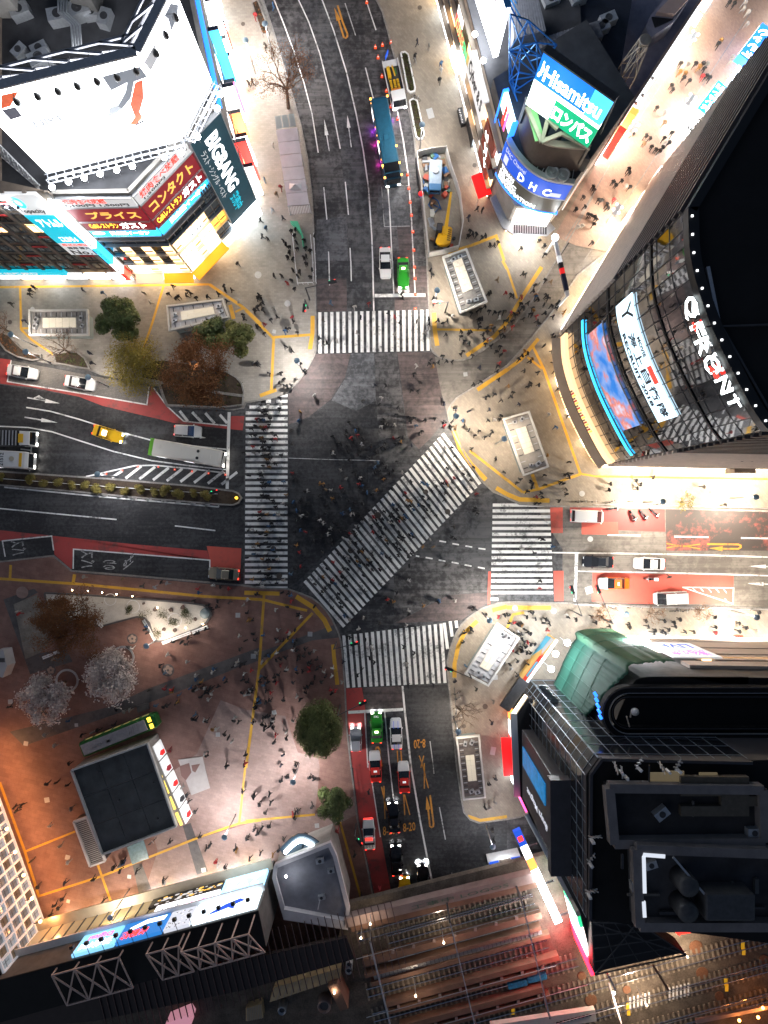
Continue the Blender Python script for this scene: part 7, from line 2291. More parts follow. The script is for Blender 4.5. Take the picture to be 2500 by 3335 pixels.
def tree(px,R,H,kind,label,seed,n=4200,leaf=0.17,trunk=0.16,name='tree',cat='tree',group=None,ball=False,squash=0.8,lobes=9,zc=None):
 """px = crown centre seen from above; R crown radius, H total height"""
 rr = random.Random(seed)
 zc = zc or H-R*0.8
 c = P(px[0],px[1],zc)
 o = empty(name,(c.x,c.y,0.12),0,label,cat,group)
 tb = MB()
 tips = []
 tb.tube([(0,0,0),(rr.uniform(-.1,.1),rr.uniform(-.1,.1),zc*0.5),(0,0,zc)],[trunk,trunk*0.8,trunk*0.45],8)
 for k in range(6):
  a = k*1.05+rr.random()
  limbs_mb(tb,Vector((0,0,zc*(0.5+0.08*k))),Vector((math.cos(a),math.sin(a),0.5)),R*0.42,trunk*0.4,2,rr,tips)
 tb.build('trunk',BARK,o,True)
 cs = []
 if ball:
  cs = [(Vector((0,0,zc)),R*0.96)]+[(Vector((math.cos(k*2.4)*R*0.62,math.sin(k*2.4)*R*0.62,zc+R*rr.uniform(0.1,0.55))),R*rr.uniform(0.28,0.38)) for k in range(14)]
 else:
  for k in range(lobes):
   a = 2*PI*k/lobes*2.4
   e = rr.uniform(0.3,0.72)*R
   cs.append((Vector((e*math.cos(a),e*math.sin(a),zc+rr.uniform(-0.35,0.45)*R)),R*rr.uniform(0.32,0.5)))
  cs.append((Vector((0,0,zc+R*0.25)),R*0.5))
 lb_ = MB()
 leaves_mb(lb_,cs,n,leaf,rr,0.7 if not ball else 0.35,squash)
 if ball:
  MB().lathe([(0.001,-R*0.7*squash),(R*0.5,-R*0.5*squash),(R*0.74,0),(R*0.52,R*0.52*squash),(0.001,R*0.74*squash)],20,(0,0,zc)).build('inner_growth',LEAF[kind],o,True)
 lb_.build('crown',LEAF[kind],o)
 return o
def bare_tree(px,R,H,label,seed,kind='twig',depth=4,n=1500,lean=(0,0),name='bare_tree',group=None,leaf=0.10,foot=None):
 rr = random.Random(seed)
 c = P(px[0],px[1],H*0.45) if foot is None else P(foot[0],foot[1],0)
 o = empty(name,(c.x,c.y,0.12),0,label,'tree',group)
 tb = MB()
 tips = []
 q = Vector((lean[0]*0.3,lean[1]*0.3,H*0.35))
 tb.tube([(0,0,0),q*0.5,q],[R*0.055,R*0.05,R*0.042],8)
 for k in range(6):
  a = k*1.05+rr.random()*0.6
  limbs_mb(tb,q,Vector((math.cos(a)+lean[0]*0.15,math.sin(a)+lean[1]*0.15,0.9)),R*0.42,R*0.028,depth,rr,tips,0.75)
 tb.build('trunk',BARK,o)
 if n:
  lb_ = MB()
  per = max(1,int(n/max(1,len(tips))))
  for t in tips:
   for _ in range(per):
    s = leaf*rr.uniform(0.5,1.5)
    p = t+Vector((rr.gauss(0,1),rr.gauss(0,1),rr.gauss(0,0.7)))*R*0.09
    d = Vector((rr.uniform(-1,1),rr.uniform(-1,1),rr.uniform(-1,1))).normalized()
    e = d.cross(Vector((rr.uniform(-1,1),rr.uniform(-1,1),1))).normalized()
    w = 0.28 if kind == 'twig' else 0.75
    lb_.add([p-d*s,p-e*s*w,p+d*s,p+e*s*w],[[0,1,2,3]])
  lb_.build('crown',LEAF[kind],o)
 return o
tree(src('B1',745,368),3.4,6.5,'dark','round glossy evergreen between the two north-west subway roofs',3,9000,0.2)
tree(src('B1',1330,455),2.6,6.0,'dark','left of the paired evergreens beside the subway roof',4,5200,0.2)
tree(src('B1',1500,480),3.0,6.2,'olive','right of the paired evergreens beside the subway roof',5,6200,0.2)
tree(src('B1',835,660),5.0,6.8,'yell','yellow-green willow over the lay-by',6,11000,0.12,lobes=18)
tree(src('C2',467,1400),4.05,6.8,'clip','large clipped egg-shaped tree beside the south road',7,16000,0.15,ball=True,squash=0.95).scale = (0.93,1.1,1.0)
tree(src('D2',560,255),2.9,5.6,'dark','smaller round tree below the clipped tree',8,8000,0.16,lobes=12)
bare_tree(src('A2',290,540),5.2,8.5,'wide bare tree with rusty buds on the north road kerb',9,n=5200,foot=src('A2',272,690),lean=(0.5,3.0))
bare_tree(src('B1',1330,740),5.6,7.0,'rusty bare tree over the dark planting bed by the crossing',10,n=15000,foot=src('B1',1340,760),leaf=0.16)
bare_tree(src('B1',400,560),3.0,5.5,'thin bare tree over the small half-moon planter',11,n=250)
bare_tree(src('B1',20,430),2.6,5.0,'thin bare tree at the left edge above the curved planter',12,n=250)
bare_tree(src('C1',560,640),6.0,8.0,'large bare tree over the left half of the lit garden',13,n=9000,foot=src('C1',610,700),leaf=0.14)
bare_tree(src('C1',420,720),4.0,6.5,'brown-leaved tree at the left end of the lit garden',14,n=9000,leaf=0.15)
bare_tree(src('C1',340,1180),4.0,5.5,'left of the two blossoming cherry trees in the square',15,'pink',n=6500,foot=src('C1',420,1110),lean=(-1.5,-2.5),leaf=0.135,name='cherry_tree')
bare_tree(src('C1',770,1060),4.4,6.0,'right of the two blossoming cherry trees in the square',16,'pink',n=8500,foot=src('C1',780,950),lean=(0.3,-3.0),leaf=0.135,name='cherry_tree')
bare_tree(src('C2',1420,1280),3.4,6.0,'leafless tree spreading over the south-east pavement by the bicycles',17,depth=4,n=0,foot=src('C2',1335,1270),lean=(2.0,0))
bare_tree(src('B3',1120,1530),1.6,4.0,'small yellowish street tree on the bright east pavement',18,'shrub',n=160)
bare_tree(src('C3',920,680),2.0,4.0,'small brown street tree beside the white van',19,n=300)
bare_tree(src('C3',600,670),1.8,4.0,'small leafless tree beside the signal pole on the east road',20,n=60)
bare_tree(src('C3',1230,660),1.6,3.6,'small brown street tree at the right end of the east road kerb',21,n=200)
# planters: kerbed beds
def bed(segs,label,fill=soil,h=0.45,w=0.22,plants=None,seed=1,name='planting_bed',wallm=None):
 pts = W(T(*segs),0.3)
 o = empty(name,label=label,cat='planter')
 MB().prism([p.xy for p in pts],0.1,0.12+h*0.7).build('soil',fill,o)
 MB().ribbon([p for p in pts]+[pts[0]],w,0.12+h,0.1).build('edging',wallm or kerb_stone,o)
 if plants:
  kind,n,leaf = plants
  rr = random.Random(seed)
  b = MB()
  xs,ys = [p.x for p in pts],[p.y for p in pts]
  def inside(x,y):
   c = False
   for i in range(len(pts)):
    a,d = pts[i],pts[i-1]
    if (a.y > y) != (d.y > y) and x < (d.x-a.x)*(y-a.y)/(d.y-a.y)+a.x:
     c = not c
   return c
  k = 0
  while k < n:
   x,y = rr.uniform(min(xs),max(xs)),rr.uniform(min(ys),max(ys))
   if inside(x,y):
    leaves_mb(b,[(Vector((x,y,0.12+h*0.75)),0.22)],7,leaf,rr,0.8)
    k += 1
  b.build('groundcover',LEAF[kind],o)['kind'] = 'stuff'
 return o
bed([('B1',[(905,690),(930,655),(985,630),(1040,630),(1200,655),(1310,675),(1440,705),(1500,740),(1535,780),(1550,840),(1545,855),(1300,822),(1150,795),(900,745)])],'long kerbed planting bed under the rusty bare tree',plants=('moss',160,0.12))
bed([('B1',[(1015,780),(1070,775),(1300,830),(1545,862),(1540,915),(1400,930),(1065,915),(1045,870)])],'dark planting bed along the hatched road corner',plants=('moss',90,0.12),seed=2)
bed([('B1',[(345,590),(420,580),(490,580),(540,620),(570,685),(520,680),(355,650)])],'half-moon planter above the parked white cars',plants=('dark',50,0.12),seed=3)
bed([('B1',[(-40,470),(10,455),(60,475),(120,540),(165,580),(260,595),(262,622),(210,632),(110,608),(40,570),(0,520),(-40,500)])],'curved planter at the left edge behind the parked cars',plants=('twig',60,0.12),seed=4)
md = [('B1',[(-60,1332),(180,1350),(700,1385),(1250,1432),(1480,1462),(1515,1478),(1532,1505),(1515,1535),(1480,1550),(1380,1545),(900,1505),(400,1458),(-60,1418)])]
bed(md,'long central reservation bed on the west road',h=0.25,w=0.25)
MB_rail = MB()
o = empty('median_rail',label='thin white rail along the central reservation shrubs',cat='railing')
w_ = [Q('B1',x,y,0.9) for x,y in ((-60,1378),(0,1382),(500,1420),(1000,1455),(1380,1480))]
for a,b in zip(w_,w_[1:]):
 MB().bar(a,b,0.07).build('rail',WHITE_ST,o)
 for k in range(4):
  p = a.lerp(b,k/4)
  MB().bar((p.x,p.y,0.28),p,0.05).build('post',WHITE_ST,o)
sp = [(10,1372),(200,1388),(278,1408),(372,1400),(452,1424),(540,1418),(620,1445),(705,1430),(793,1455),(884,1450),(975,1468),(1055,1462),(1130,1485),(1225,1475),(1305,1492)]
sh0 = None
for i,(x,y) in enumerate(sp):
 p = Q('B1',x,y,0.8)
 lab = f'{nth(i + 1)} shrub from the left in the central reservation'
 if sh0 is None:
  sh0 = empty('median_shrub',(p.x,p.y,0.28),0,lab,'shrub','shrubs in the central reservation')
  rr = random.Random(40)
  b = MB()
  leaves_mb(b,[(Vector((rr.uniform(-.3,.3),rr.uniform(-.3,.3),0.5+rr.uniform(-.1,.2))),0.42) for _ in range(5)],900,0.085,rr,0.8)
  b.build('foliage',LEAF['shrub'],sh0)
  b = MB()
  for k in range(4):
   b.tube([(0,0,0),(rr.uniform(-.25,.25),rr.uniform(-.25,.25),0.7)],[0.03,0.015],5)
  b.build('stem',BARK,sh0)
 else:
  c = copy_tree(sh0)
  c.location = (p.x,p.y,0.28)
  c.rotation_euler = (0,0,rnd.uniform(0,6))
  c['label'] = lab
  k = rnd.uniform(1.1,1.5)
  c.scale = (k,k,k)
p = Q('B1',1500,1505,0.5)
tag(MB().lathe([(0.22,0),(0.18,0.5),(0.001,0.55)],12,(p.x,p.y,0.28)).build('marker_post',E_YELLOW,None,True),'glowing yellow marker post at the tip of the central reservation','post')
# planters on the north-east kerb
for i,(qs_,lab) in enumerate((([(985,340),(1010,335),(1030,350),(1075,560),(1070,585),(1045,590),(1028,575)],'upper oblong hedge planter on the north-east kerb'),([(1040,645),(1062,632),(1088,645),(1132,855),(1122,880),(1095,885),(1082,870)],'lower oblong hedge planter on the north-east kerb'))):
 bed([('A2',qs_)],lab,plants=('moss',90,0.13),seed=6+i,wallm=WHITE_ST,name='hedge_planter')
 MB().bar(Q('A2',(1008,1068)[i],(462,762)[i],0.6),Q('A2',(1050,1112)[i],(455,755)[i],0.6),0.2,0.25)
# planter at the top left kerb
bed([('A2',[(38,20),(75,0),(150,200),(145,222),(110,225),(98,205)])],'narrow kerb planter at the top of the north road',plants=('twig',30,0.12),seed=9)
# ---- lit garden in the square
gsand = ground_mat('raked white sand',(0.50,0.46,0.40),(0.62,0.58,0.52),0.8,4,20,(0.8,1.0),lo=0.3,hi=0.7)
gp = [('C1',[(285,548),(600,565),(840,582),(1200,612),(1290,625),(1335,655),(1340,690),(1310,735),(1260,770),(1050,850),(1000,855),(975,830),(950,740),(915,705),(870,700),(640,760),(380,700),(300,640)])]
gd = bed(gp,'floodlit raked sand garden with rocks and moss in the square',gsand,0.4,0.25,wallm=paving_dark,name='sand_garden')
rr = random.Random(77)
for i,(x,y,r) in enumerate(((1035,685,1.35),(1190,700,1.5),(925,690,1.3),(1005,810,1.3),(1105,735,1.1),(820,650,0.9),(1160,680,1.0))):
 p = Q('C1',x,y,0.4)
 b = MB()
 leaves_mb(b,[(Vector((rr.uniform(-.5,.5)*r,rr.uniform(-.5,.5)*r,0.1)),r*0.6) for _ in range(4)],500,0.07,rr,0.8,0.5)
 o = b.build('moss_mound',LEAF['moss'],loc=(p.x,p.y,0.42))
 tag(o,f'moss mound in the sand garden, {("left of centre", "right of the white ring", "at the inner corner", "at the lower corner", "inside the white ring", "under the bare tree", "above the white ring")[i]}','moss mound','moss mounds in the sand garden')
for i,(x,y,r) in enumerate(((985,652,0.35),(1085,655,0.38),(1160,640,0.36),(1110,785,0.32),(1040,780,0.3),(550,590,0.25),(910,615,0.22),(1240,715,0.3))):
 p = Q('C1',x,y,0.5)
 bm = bmesh.new()
 bmesh.ops.create_icosphere(bm,subdivisions=2,radius=r)
 for v in bm.verts:
  v.co *= rr.uniform(0.75,1.2)
  v.co.z *= 0.7
 me = bpy.data.meshes.new('rock')
 bm.to_mesh(me)
 bm.free()
 me.materials.append(mat('garden rock',(0.12,0.085,0.07),0.9,0,0.35,4,bump=0.5))
 o = bpy.data.objects.new('garden_rock',me)
 COL.objects.link(o)
 o.location = (p.x,p.y,0.5)
 tag(o,f'brown garden rock in the white sand, {nth(i + 1)} of the scatter','rock','rocks in the sand garden')
for x,y,r in ((1110,720,1.05),(845,635,1.0),(700,590,0.9)):
 p = Q('C1',x,y,0.4)
 MB().lathe([(r,0),(r,0.05),(r-0.08,0.05),(r-0.08,0),(r,0)],30,(p.x,p.y,0.42),False).build('sand_ring',WHITE_ST,gd)
p = Q('C1',1300,680,0.6)
MB().lathe([(0.8,0),(0.72,0.3),(0.4,0.6),(0.001,0.7)],18,(p.x,p.y,0.45)).build('glass_dome',GLASS_P,gd,True)
for i,(x,y) in enumerate(((460,530),(560,535),(650,545),(742,556),(842,568),(1290,745),(1060,815),(1000,640),(1180,770))):
 p = Q('C1',x,y,0.5)
 o = empty('garden_spot',(p.x,p.y,0.12),0,f'small warm ground light by the sand garden, {nth(i + 1)} along its edge','lamp','ground lights round the sand garden')
 MB().lathe([(0.1,0),(0.1,0.5),(0.001,0.52)],8).build('housing',STEEL_D,o)
 MB().lathe([(0.09,0.53),(0.09,0.56),(0.001,0.58)],8).build('lens',LAMP_WARM,o)
 lamp('POINT',(0,0,2.2),14 if i < 5 else 60,(1.0,0.8,0.6) if i < 5 else (1.0,0.9,0.8),0.25,o)
# lawn patch left of the garden, ring seats, flower marks, benches
tag(MB().prism([p.xy for p in W(T(('C1',[(85,620),(230,560),(330,720),(300,880),(250,930),(160,970)])),0.2)],0.12,0.2).build('gravel_bed',ground_mat('grey gravel',(0.15,0.14,0.12),(0.27,0.25,0.22),0.6,4,12,(0.8,1.0),lo=0.3,hi=0.7)),kind='structure')
tag(MB().lathe([(0.9,0),(0.9,0.06),(0.001,0.06)],24,Q('C1',140,545,0.2)).build('paving_disc',paving_pink),kind='structure')
for i,(x,y) in enumerate(((425,1105),(780,958))):
 p = Q('C1',x,y,0.5)
 o = empty('ring_bench',(p.x,p.y,0.12),0,('left','right')[i]+' round steel bench encircling a cherry tree foot','bench','ring benches under the cherry trees')
 MB().lathe([(1.75,0.4),(1.75,0.46),(1.45,0.46),(1.45,0.4),(1.75,0.4)],30,cap=False).build('seat',STEEL,o)
 for k in range(8):
  a = k*PI/4
  MB().tube([(1.6*math.cos(a),1.6*math.sin(a),0),(1.6*math.cos(a),1.6*math.sin(a),0.4)],[0.04,0.04],6).build('leg',STEEL,o)
for i,(x,y,r) in enumerate(((1065,1040,1.0),(275,1340,0.85),(838,840,0.85),(320,1040,0.8))):
 p = Q('C1',x,y,0.2)
 o = MB().lathe([(r*0.95,0),(r*0.95,0.012),(0.001,0.012)],24,(p.x,p.y,0.127)).build('flower_inlay',paving_dark)
 o['kind'] = 'structure'
 for k in range(5):
  a = k*2*PI/5+0.4
  q = [(p.x+math.cos(a)*r*0.45+math.cos(t*PI/5)*r*0.3,p.y+math.sin(a)*r*0.45+math.sin(t*PI/5)*r*0.3,0.141+0.0007*k) for t in range(10)]
  MB().poly(q).build('petal',mat('petal stone',(0.33,0.25,0.21),0.8,0,0.15,2),o)
for i,(x0,y0,x1,y1) in enumerate(((910,720,985,850),(1030,868,1210,800),(1220,800,1320,762),(370,750,400,840),(605,720,650,765),(270,962,375,920))):
 a,b = Q('C1',x0,y0,0.5),Q('C1',x1,y1,0.5)
 o = empty('bench',label=f'pale bench by the sand garden, {("inner corner", "lower edge left", "lower edge right", "by the left tree", "under the bare tree", "beside the gravel bed")[i]}',cat='bench',group='benches round the sand garden')
 for k in (-0.13,0.13):
  d = (b-a).normalized()
  n_ = Vector((-d.y,d.x,0))*k
  MB().bar(Vector((a.x,a.y,0.55))+n_,Vector((b.x,b.y,0.55))+n_,0.2,0.06).build('seat_plank',WHITE_ST,o)
 for t in (0.1,0.9):
  p = a.lerp(b,t)
  MB().bar((p.x,p.y,0.12),(p.x,p.y,0.52),0.12).build('leg',STEEL_D,o)
o = MB().prism([p.xy for p in [Q('C1',x,y,0.5) for x,y in ((862,1270),(935,1250),(945,1285),(870,1312))]],0.12,0.35).build('stone_slab',paving_dark)
tag(o,'flat dark stone slab above the green railcar','slab')
bx_ = [Q('C1',x,y,2.2) for x,y in ((-30,915),(25,910),(48,1010),(20,1085),(-30,1070))]
o = MB().prism([p.xy for p in bx_],0.12,2.4).build('information_booth',ROOF_W)
tag(o,'pale booth at the left edge of the square','booth')
MB().box(-0.5,0.5,-0.3,0.3,0,0.1).build('roof_hatch',STEEL_D,o,loc=Q('C1',8,975,2.45))
# ================================================================== vehicles
TYRE = mat('tyre',(0.015,0.015,0.015),0.85)
CARGLASS = mat('car glass',(0.01,0.012,0.015),0.06,spec=0.9)
CHROME_L = mat('headlamp glass',(0.6,0.62,0.65),0.2)
HEAD_ON = glow('headlamp lit',(1.0,0.95,0.85),18.0)
TAIL = glow('tail lamp',(1.0,0.04,0.02),2.5)
AMBERL = glow('marker lamp',(1.0,0.35,0.05),5.0)
def paint(name,col,metal=0.0,rough=0.3):
 return mat('paint '+name,col,rough,metal,spec=0.6)
PW = paint('white',(0.62,0.62,0.62))
PS = paint('silver',(0.45,0.46,0.48),0.5)
PBK = paint('black',(0.012,0.012,0.014),0.2,0.2)
PBL = paint('dark blue grey',(0.03,0.035,0.045),0.5,0.25)
PG_ = paint('taxi green',(0.02,0.24,0.02))
PR = paint('taxi red',(0.58,0.02,0.012))
POr = paint('taxi orange',(0.62,0.10,0.008))
PY = paint('yellow',(0.62,0.36,0.01))
PGo = paint('champagne',(0.30,0.26,0.19),0.6)
def car(t,x,y,tx,ty,label,body,hood=None,kind='sedan',Lc=None,lit=False,taxi=None,extra=None,group='cars on the roads',cat='car'):
 """centre (x, y) and a point (tx, ty) the bonnet points to, in survey tile t"""
 Lc = Lc or {'sedan': 4.6,'wagon': 4.0,'van': 4.9}[kind]
 Wd = 1.78 if kind != 'van' else 1.86
 c = Q(t,x,y,0.8)
 d = Q(t,tx,ty,0.8)-c
 rz = math.atan2(d.y,d.x)
 o = empty('taxi' if taxi else ('van' if kind == 'van' else 'car'),(c.x,c.y,0.016),rz,label,'taxi' if taxi else ('van' if kind == 'van' else cat),group)
 hood = hood or body
 h = Lc/2
 # body stations: x, half width, top height
 if kind == 'van':
  st = [(-h,0.86,0.85),(-h+0.08,0.92,0.95),(-h*0.5,0.93,0.98),(h*0.5,0.93,0.95),(h-0.55,0.9,0.92),(h-0.15,0.82,0.78),(h,0.7,0.6)]
  cab = [(-h+0.1,0.86,0.9),(-h+0.28,0.78,1.85),(h-1.35,0.78,1.9),(h-0.35,0.84,0.92)]
 elif kind == 'wagon':
  st = [(-h,0.78,0.75),(-h+0.1,0.86,0.9),(-h*0.5,0.89,0.93),(h*0.35,0.89,0.9),(h-0.7,0.87,0.86),(h-0.15,0.78,0.72),(h,0.62,0.55)]
  cab = [(-h+0.12,0.8,0.88),(-h+0.4,0.68,1.55),(h-1.75,0.68,1.58),(h-1.0,0.8,0.88)]
 else:
  st = [(-h,0.7,0.68),(-h+0.12,0.82,0.84),(-h+0.9,0.87,0.92),(-h*0.2,0.89,0.93),(h*0.35,0.89,0.9),(h-0.9,0.86,0.85),(h-0.18,0.78,0.72),(h,0.58,0.55)]
  cab = [(-h+0.75,0.8,0.9),(-h+1.35,0.64,1.40),(h-2.15,0.64,1.42),(h-1.3,0.8,0.89)]
 b = MB()
 hb_ = MB()
 for i in range(len(st)-1):
  tgt = hb_ if st[i][0] >= cab[3][0]-0.35 else b
  (x0,w0,z0),(x1,w1,z1) = st[i],st[i+1]
  s0 = [(x0,-w0,0.22),(x0,-w0,z0-0.14),(x0,-w0*0.88,z0),(x0,w0*0.88,z0),(x0,w0,z0-0.14),(x0,w0,0.22)]
  s1 = [(x1,-w1,0.22),(x1,-w1,z1-0.14),(x1,-w1*0.88,z1),(x1,w1*0.88,z1),(x1,w1,z1-0.14),(x1,w1,0.22)]
  fs = [[j,j+1,j+7,j+6][::-1] for j in range(5)]+[[5,0,6,11][::-1]]
  if i == 0:
   fs.append([0,1,2,3,4,5][::-1])
  if i == len(st)-2:
   fs.append([6,7,8,9,10,11])
  tgt.add(s0+s1,fs)
 bo = b.build('body',body,o)
 if hb_.f:
  hb_.build('bonnet',hood,o)
 # cabin: roof in paint, four glazed sides
 (xa,wa_,za),(xb,wb2,zb),(xc,wc,zc),(xd,wd,zd) = cab
 MB().add([(xb,-wb2,zb),(xb,wb2,zb),(xc,wc,zc),(xc,-wc,zc),(xb+0.1,-wb2*0.9,zb+0.05),(xb+0.1,wb2*0.9,zb+0.05),(xc-0.1,wc*0.9,zc+0.05),(xc-0.1,-wc*0.9,zc+0.05)],[[4,7,6,5],[0,3,7,4],[3,2,6,7],[2,1,5,6],[1,0,4,5]]).build('roof',body if not (taxi == 'two') else hood,o)
 MB().add([(xd,-wd,zd),(xd,wd,zd),(xc,wc,zc),(xc,-wc,zc)],[[0,1,2,3]]).build('windscreen',CARGLASS,o)
 MB().add([(xa,-wa_,za),(xa,wa_,za),(xb,wb2,zb),(xb,-wb2,zb)],[[1,0,3,2]]).build('rear_window',CARGLASS,o)
 for s_ in (-1,1):
  q = [(xa,s_*wa_,za),(xd,s_*wd,zd),(xc,s_*wc,zc),(xb,s_*wb2,zb)]
  MB().add(q,[[0,1,2,3] if s_ < 0 else [3,2,1,0]]).build('side_window',CARGLASS,o)
  xm = (xb+xc)/2+0.1
  MB().bar((xm,s_*(wa_+0.01),za),(xm,s_*(wb2+0.012),zb),0.09,0.05).build('door_pillar',body,o)
  MB().box(xd-0.15,xd+0.02,s_*(wd+0.13)-0.09,s_*(wd+0.13)+0.09,zd,zd+0.13).build('mirror',body,o)
  MB().box(h-0.30,h-0.06,s_*0.55-0.17,s_*0.55+0.17,0.56,0.72).build('headlight',HEAD_ON if lit else CHROME_L,o)
  MB().box(-h-0.02,-h+0.12,s_*0.6-0.14,s_*0.6+0.14,0.6,0.76).build('tail_light',TAIL,o)
  for xw in (-h+0.85,h-0.85):
   wl = MB().lathe([(0.31,-0.1),(0.31,0.1),(0.2,0.1),(0.2,-0.1)],16).build('wheel',TYRE,o,loc=(xw,s_*(Wd/2-0.1),0.31))
   wl.rotation_euler = (PI/2,0,0)
 if taxi:
  MB().box((xb+xc)/2-0.12,(xb+xc)/2+0.12,-0.25,0.25,zc+0.05,zc+0.22).build('roof_sign',glow('taxi lamp',(1.0,0.85,0.5),4.0) if lit else WHITE_P,o)
 if extra == 'stripes':
  for s_ in (-0.32,0.32):
   MB().box(-h+0.2,h-0.3,s_-0.03,s_+0.03,0.95,0.96).build('stripe',BLUE_P,o)
 if extra == 'police':
  MB().box(-0.5,-0.2,-0.55,0.55,zc+0.04,zc+0.18).build('light_bar',E_RED,o)
  lettering('110',(-1.15,-0.5,zc+0.06),(0,1.0,0),(-0.45,0,0),INK,o)
  MB().box(h-0.1,h+0.02,-0.7,0.7,0.4,0.62).build('warning_lamp',E_RED,o)
 if extra == 'taxi text':
  lettering('TAXI',(h-0.45,-0.35,0.87),(0,0.7,0),(-0.32,0,0),WHITE_P,o)
 if extra == 'light panel':
  MB().box(-0.55,0.15,-0.4,0.4,zc+0.05,zc+0.09).build('roof_panel',E_SOFT,o)
 if lit:
  for s_ in (-0.55,0.55):
   lamp('SPOT',(h+0.05,s_,0.7),260 if lit is True else lit,(0.95,0.97,1.0) if lit is not True else (1.0,0.93,0.82),0.08,o,None,70,0.6)
   sp_ = o.children[-1]
   sp_.rotation_euler = (0,math.radians(-80),0)
   sp_.rotation_euler = Vector((1,0,-0.22)).to_track_quat('-Z','Y').to_euler()
 return o
car('B2',886,10,890,200,'white saloon waiting beside the green taxi on the north road',PW)
car('B2',1000,75,1004,250,'bright green taxi with lit headlights by the traffic cones',PG_,lit=200,taxi='one')
car('B1',138,705,300,732,'white saloon parked further left in the lay-by',PW)
car('B1',505,775,700,812,'white saloon with a blue centre line parked in the lay-by',PW)
car('B1',1190,1080,1400,1092,'white estate car ahead of the white bus',PW,kind='wagon')
car('B1',682,1098,800,1135,'yellow taxi with a lit roof panel driving towards the crossing',PY,taxi='one',extra='light panel',lit=60)
car('C1',1417,427,1300,418,'champagne saloon leaving along the south kerb of the west road',PGo)
car('C3',512,62,700,70,'white people carrier at the top of the east road',PW,kind='van')
car('C3',580,350,400,345,'black coupé first in the queue on the east road',PBL)
car('C3',908,363,700,355,'white saloon second in the queue on the east road',PW)
car('C3',682,488,500,486,'orange taxi with a white bonnet on the red lane',POr,PW,taxi='one')
car('C3',1042,582,900,588,'white van on the red lane by the triangle marking',PW,kind='van')
car('C2',698,1480,694,1300,'silver hatchback with lit headlights on the red lane',PS,kind='wagon',lit=130,Lc=3.6)
car('C2',830,1405,826,1200,'green taxi first in the queue on the south road',PG_,taxi='one',extra='taxi text',lit=40)
car('C2',955,1445,948,1250,'white saloon with two blue stripes first in its lane',PW,extra='stripes')
car('D2',822,25,812,-150,'red taxi with a white bonnet behind the green taxi',PR,PW,taxi='one')
car('D2',1005,92,995,-100,'red taxi with a white bonnet behind the striped saloon',PR,PW,taxi='one')
car('D2',940,348,925,150,'black saloon over the painted hours on the south road',PBK,lit=40)
car('D2',782,455,770,250,'white patrol car with red lamps on the red lane',PW,PW,extra='police')
car('D2',957,620,945,400,'second black saloon behind the painted hours',PBK,lit=25)
car('D2',1012,825,1000,600,'yellow car half under the railway bridge',PY,lit=40)
car('D2',1127,745,1112,500,'black car throwing bright headlight beams by the railway bridge',PBK,lit=3000)
def bus(t,x0,y0,x1,y1,W_,H_,label,col,rear=None,name='bus',roofm=None):
 """from tail (x0, y0) to nose (x1, y1)"""
 a,b = Q(t,x0,y0,H_*0.8),Q(t,x1,y1,H_*0.8)
 d = b-a
 Lb = d.length
 o = empty(name,((a+b)/2).xy.to_3d()+Vector((0,0,0.016)),math.atan2(d.y,d.x),label,name)
 h,w = Lb/2,W_/2
 bd = MB()
 stn_ = [(-h,0.94,0.96),(-h+0.15,1,1),(h-0.35,1,1),(h,0.9,0.94)]
 for i in range(3):
  for_s = []
  for xx,kw,kh in (stn_[i],stn_[i+1]):
   ww,hh = w*kw,H_*kh
   for_s += [(xx,-ww,0.3),(xx,-ww,hh-0.25),(xx,-ww*0.9,hh),(xx,ww*0.9,hh),(xx,ww,hh-0.25),(xx,ww,0.3)]
  fs = [[j,j+1,j+7,j+6][::-1] for j in range(5)]+[[5,0,6,11][::-1]]
  if i == 0:
   fs.append([5,4,3,2,1,0])
  if i == 2:
   fs.append([6,7,8,9,10,11])
  bd.add(for_s,fs)
 bd.build('body',col,o)
 MB().box(-h+0.5,h-0.7,-w*0.82,w*0.82,H_,H_+0.05).build('roof',roofm or col,o)
 MB().box(h-0.06,h+0.03,-w*0.82,w*0.82,1.2,H_-0.5).build('windscreen',CARGLASS,o)
 for s_ in (-1,1):
  for k in range(6):
   xx =-h+1.0+k*(Lb-2.2)/6
   MB().box(xx,xx+(Lb-2.2)/6-0.12,s_*w-0.015,s_*w+0.015,1.3,H_-0.55).build('side_window',E_SOFT if k % 3 == 0 else CARGLASS,o)
  for xx in (-h+2.2,h-2.2):
   wl = MB().lathe([(0.48,-0.14),(0.48,0.14),(0.3,0.14),(0.3,-0.14)],16).build('wheel',TYRE,o,loc=(xx,s_*(w-0.14),0.48))
   wl.rotation_euler = (PI/2,0,0)
  MB().box(h-0.02,h+0.06,s_*w*0.7-0.2,s_*w*0.7+0.2,0.6,0.85).build('headlight',HEAD_ON,o)
  MB().bar((h,s_*w*0.9,H_-0.6),(h+0.35,s_*(w+0.2),H_-0.8),0.07).build('mirror',STEEL_D,o)
 if rear:
  MB().box(-h-0.05,-h+0.5,-w*1.01,w*1.01,0.35,H_+0.02).build('rear_panel',rear,o)
 return o,h,w
CREAM = paint('cream',(0.66,0.62,0.55),0,0.4)
o,h,w = bus('A2',845,632,938,1142,2.5,3.1,'long blue party coach with amber lamps and violet underglow',paint('petrol blue',(0.006,0.06,0.11),0.1,0.35),name='coach',roofm=mat('coach roof',(0.008,0.075,0.13),0.5,0.1,0.15,2))
MB().box(h-2.2,h-0.9,-w*0.9,w*0.9,3.1,3.25).build('roof_spoiler',PBK,o)
MB().box(h-0.85,h-0.1,-w*0.8,w*0.8,2.9,3.14).build('front_glass',CARGLASS,o)
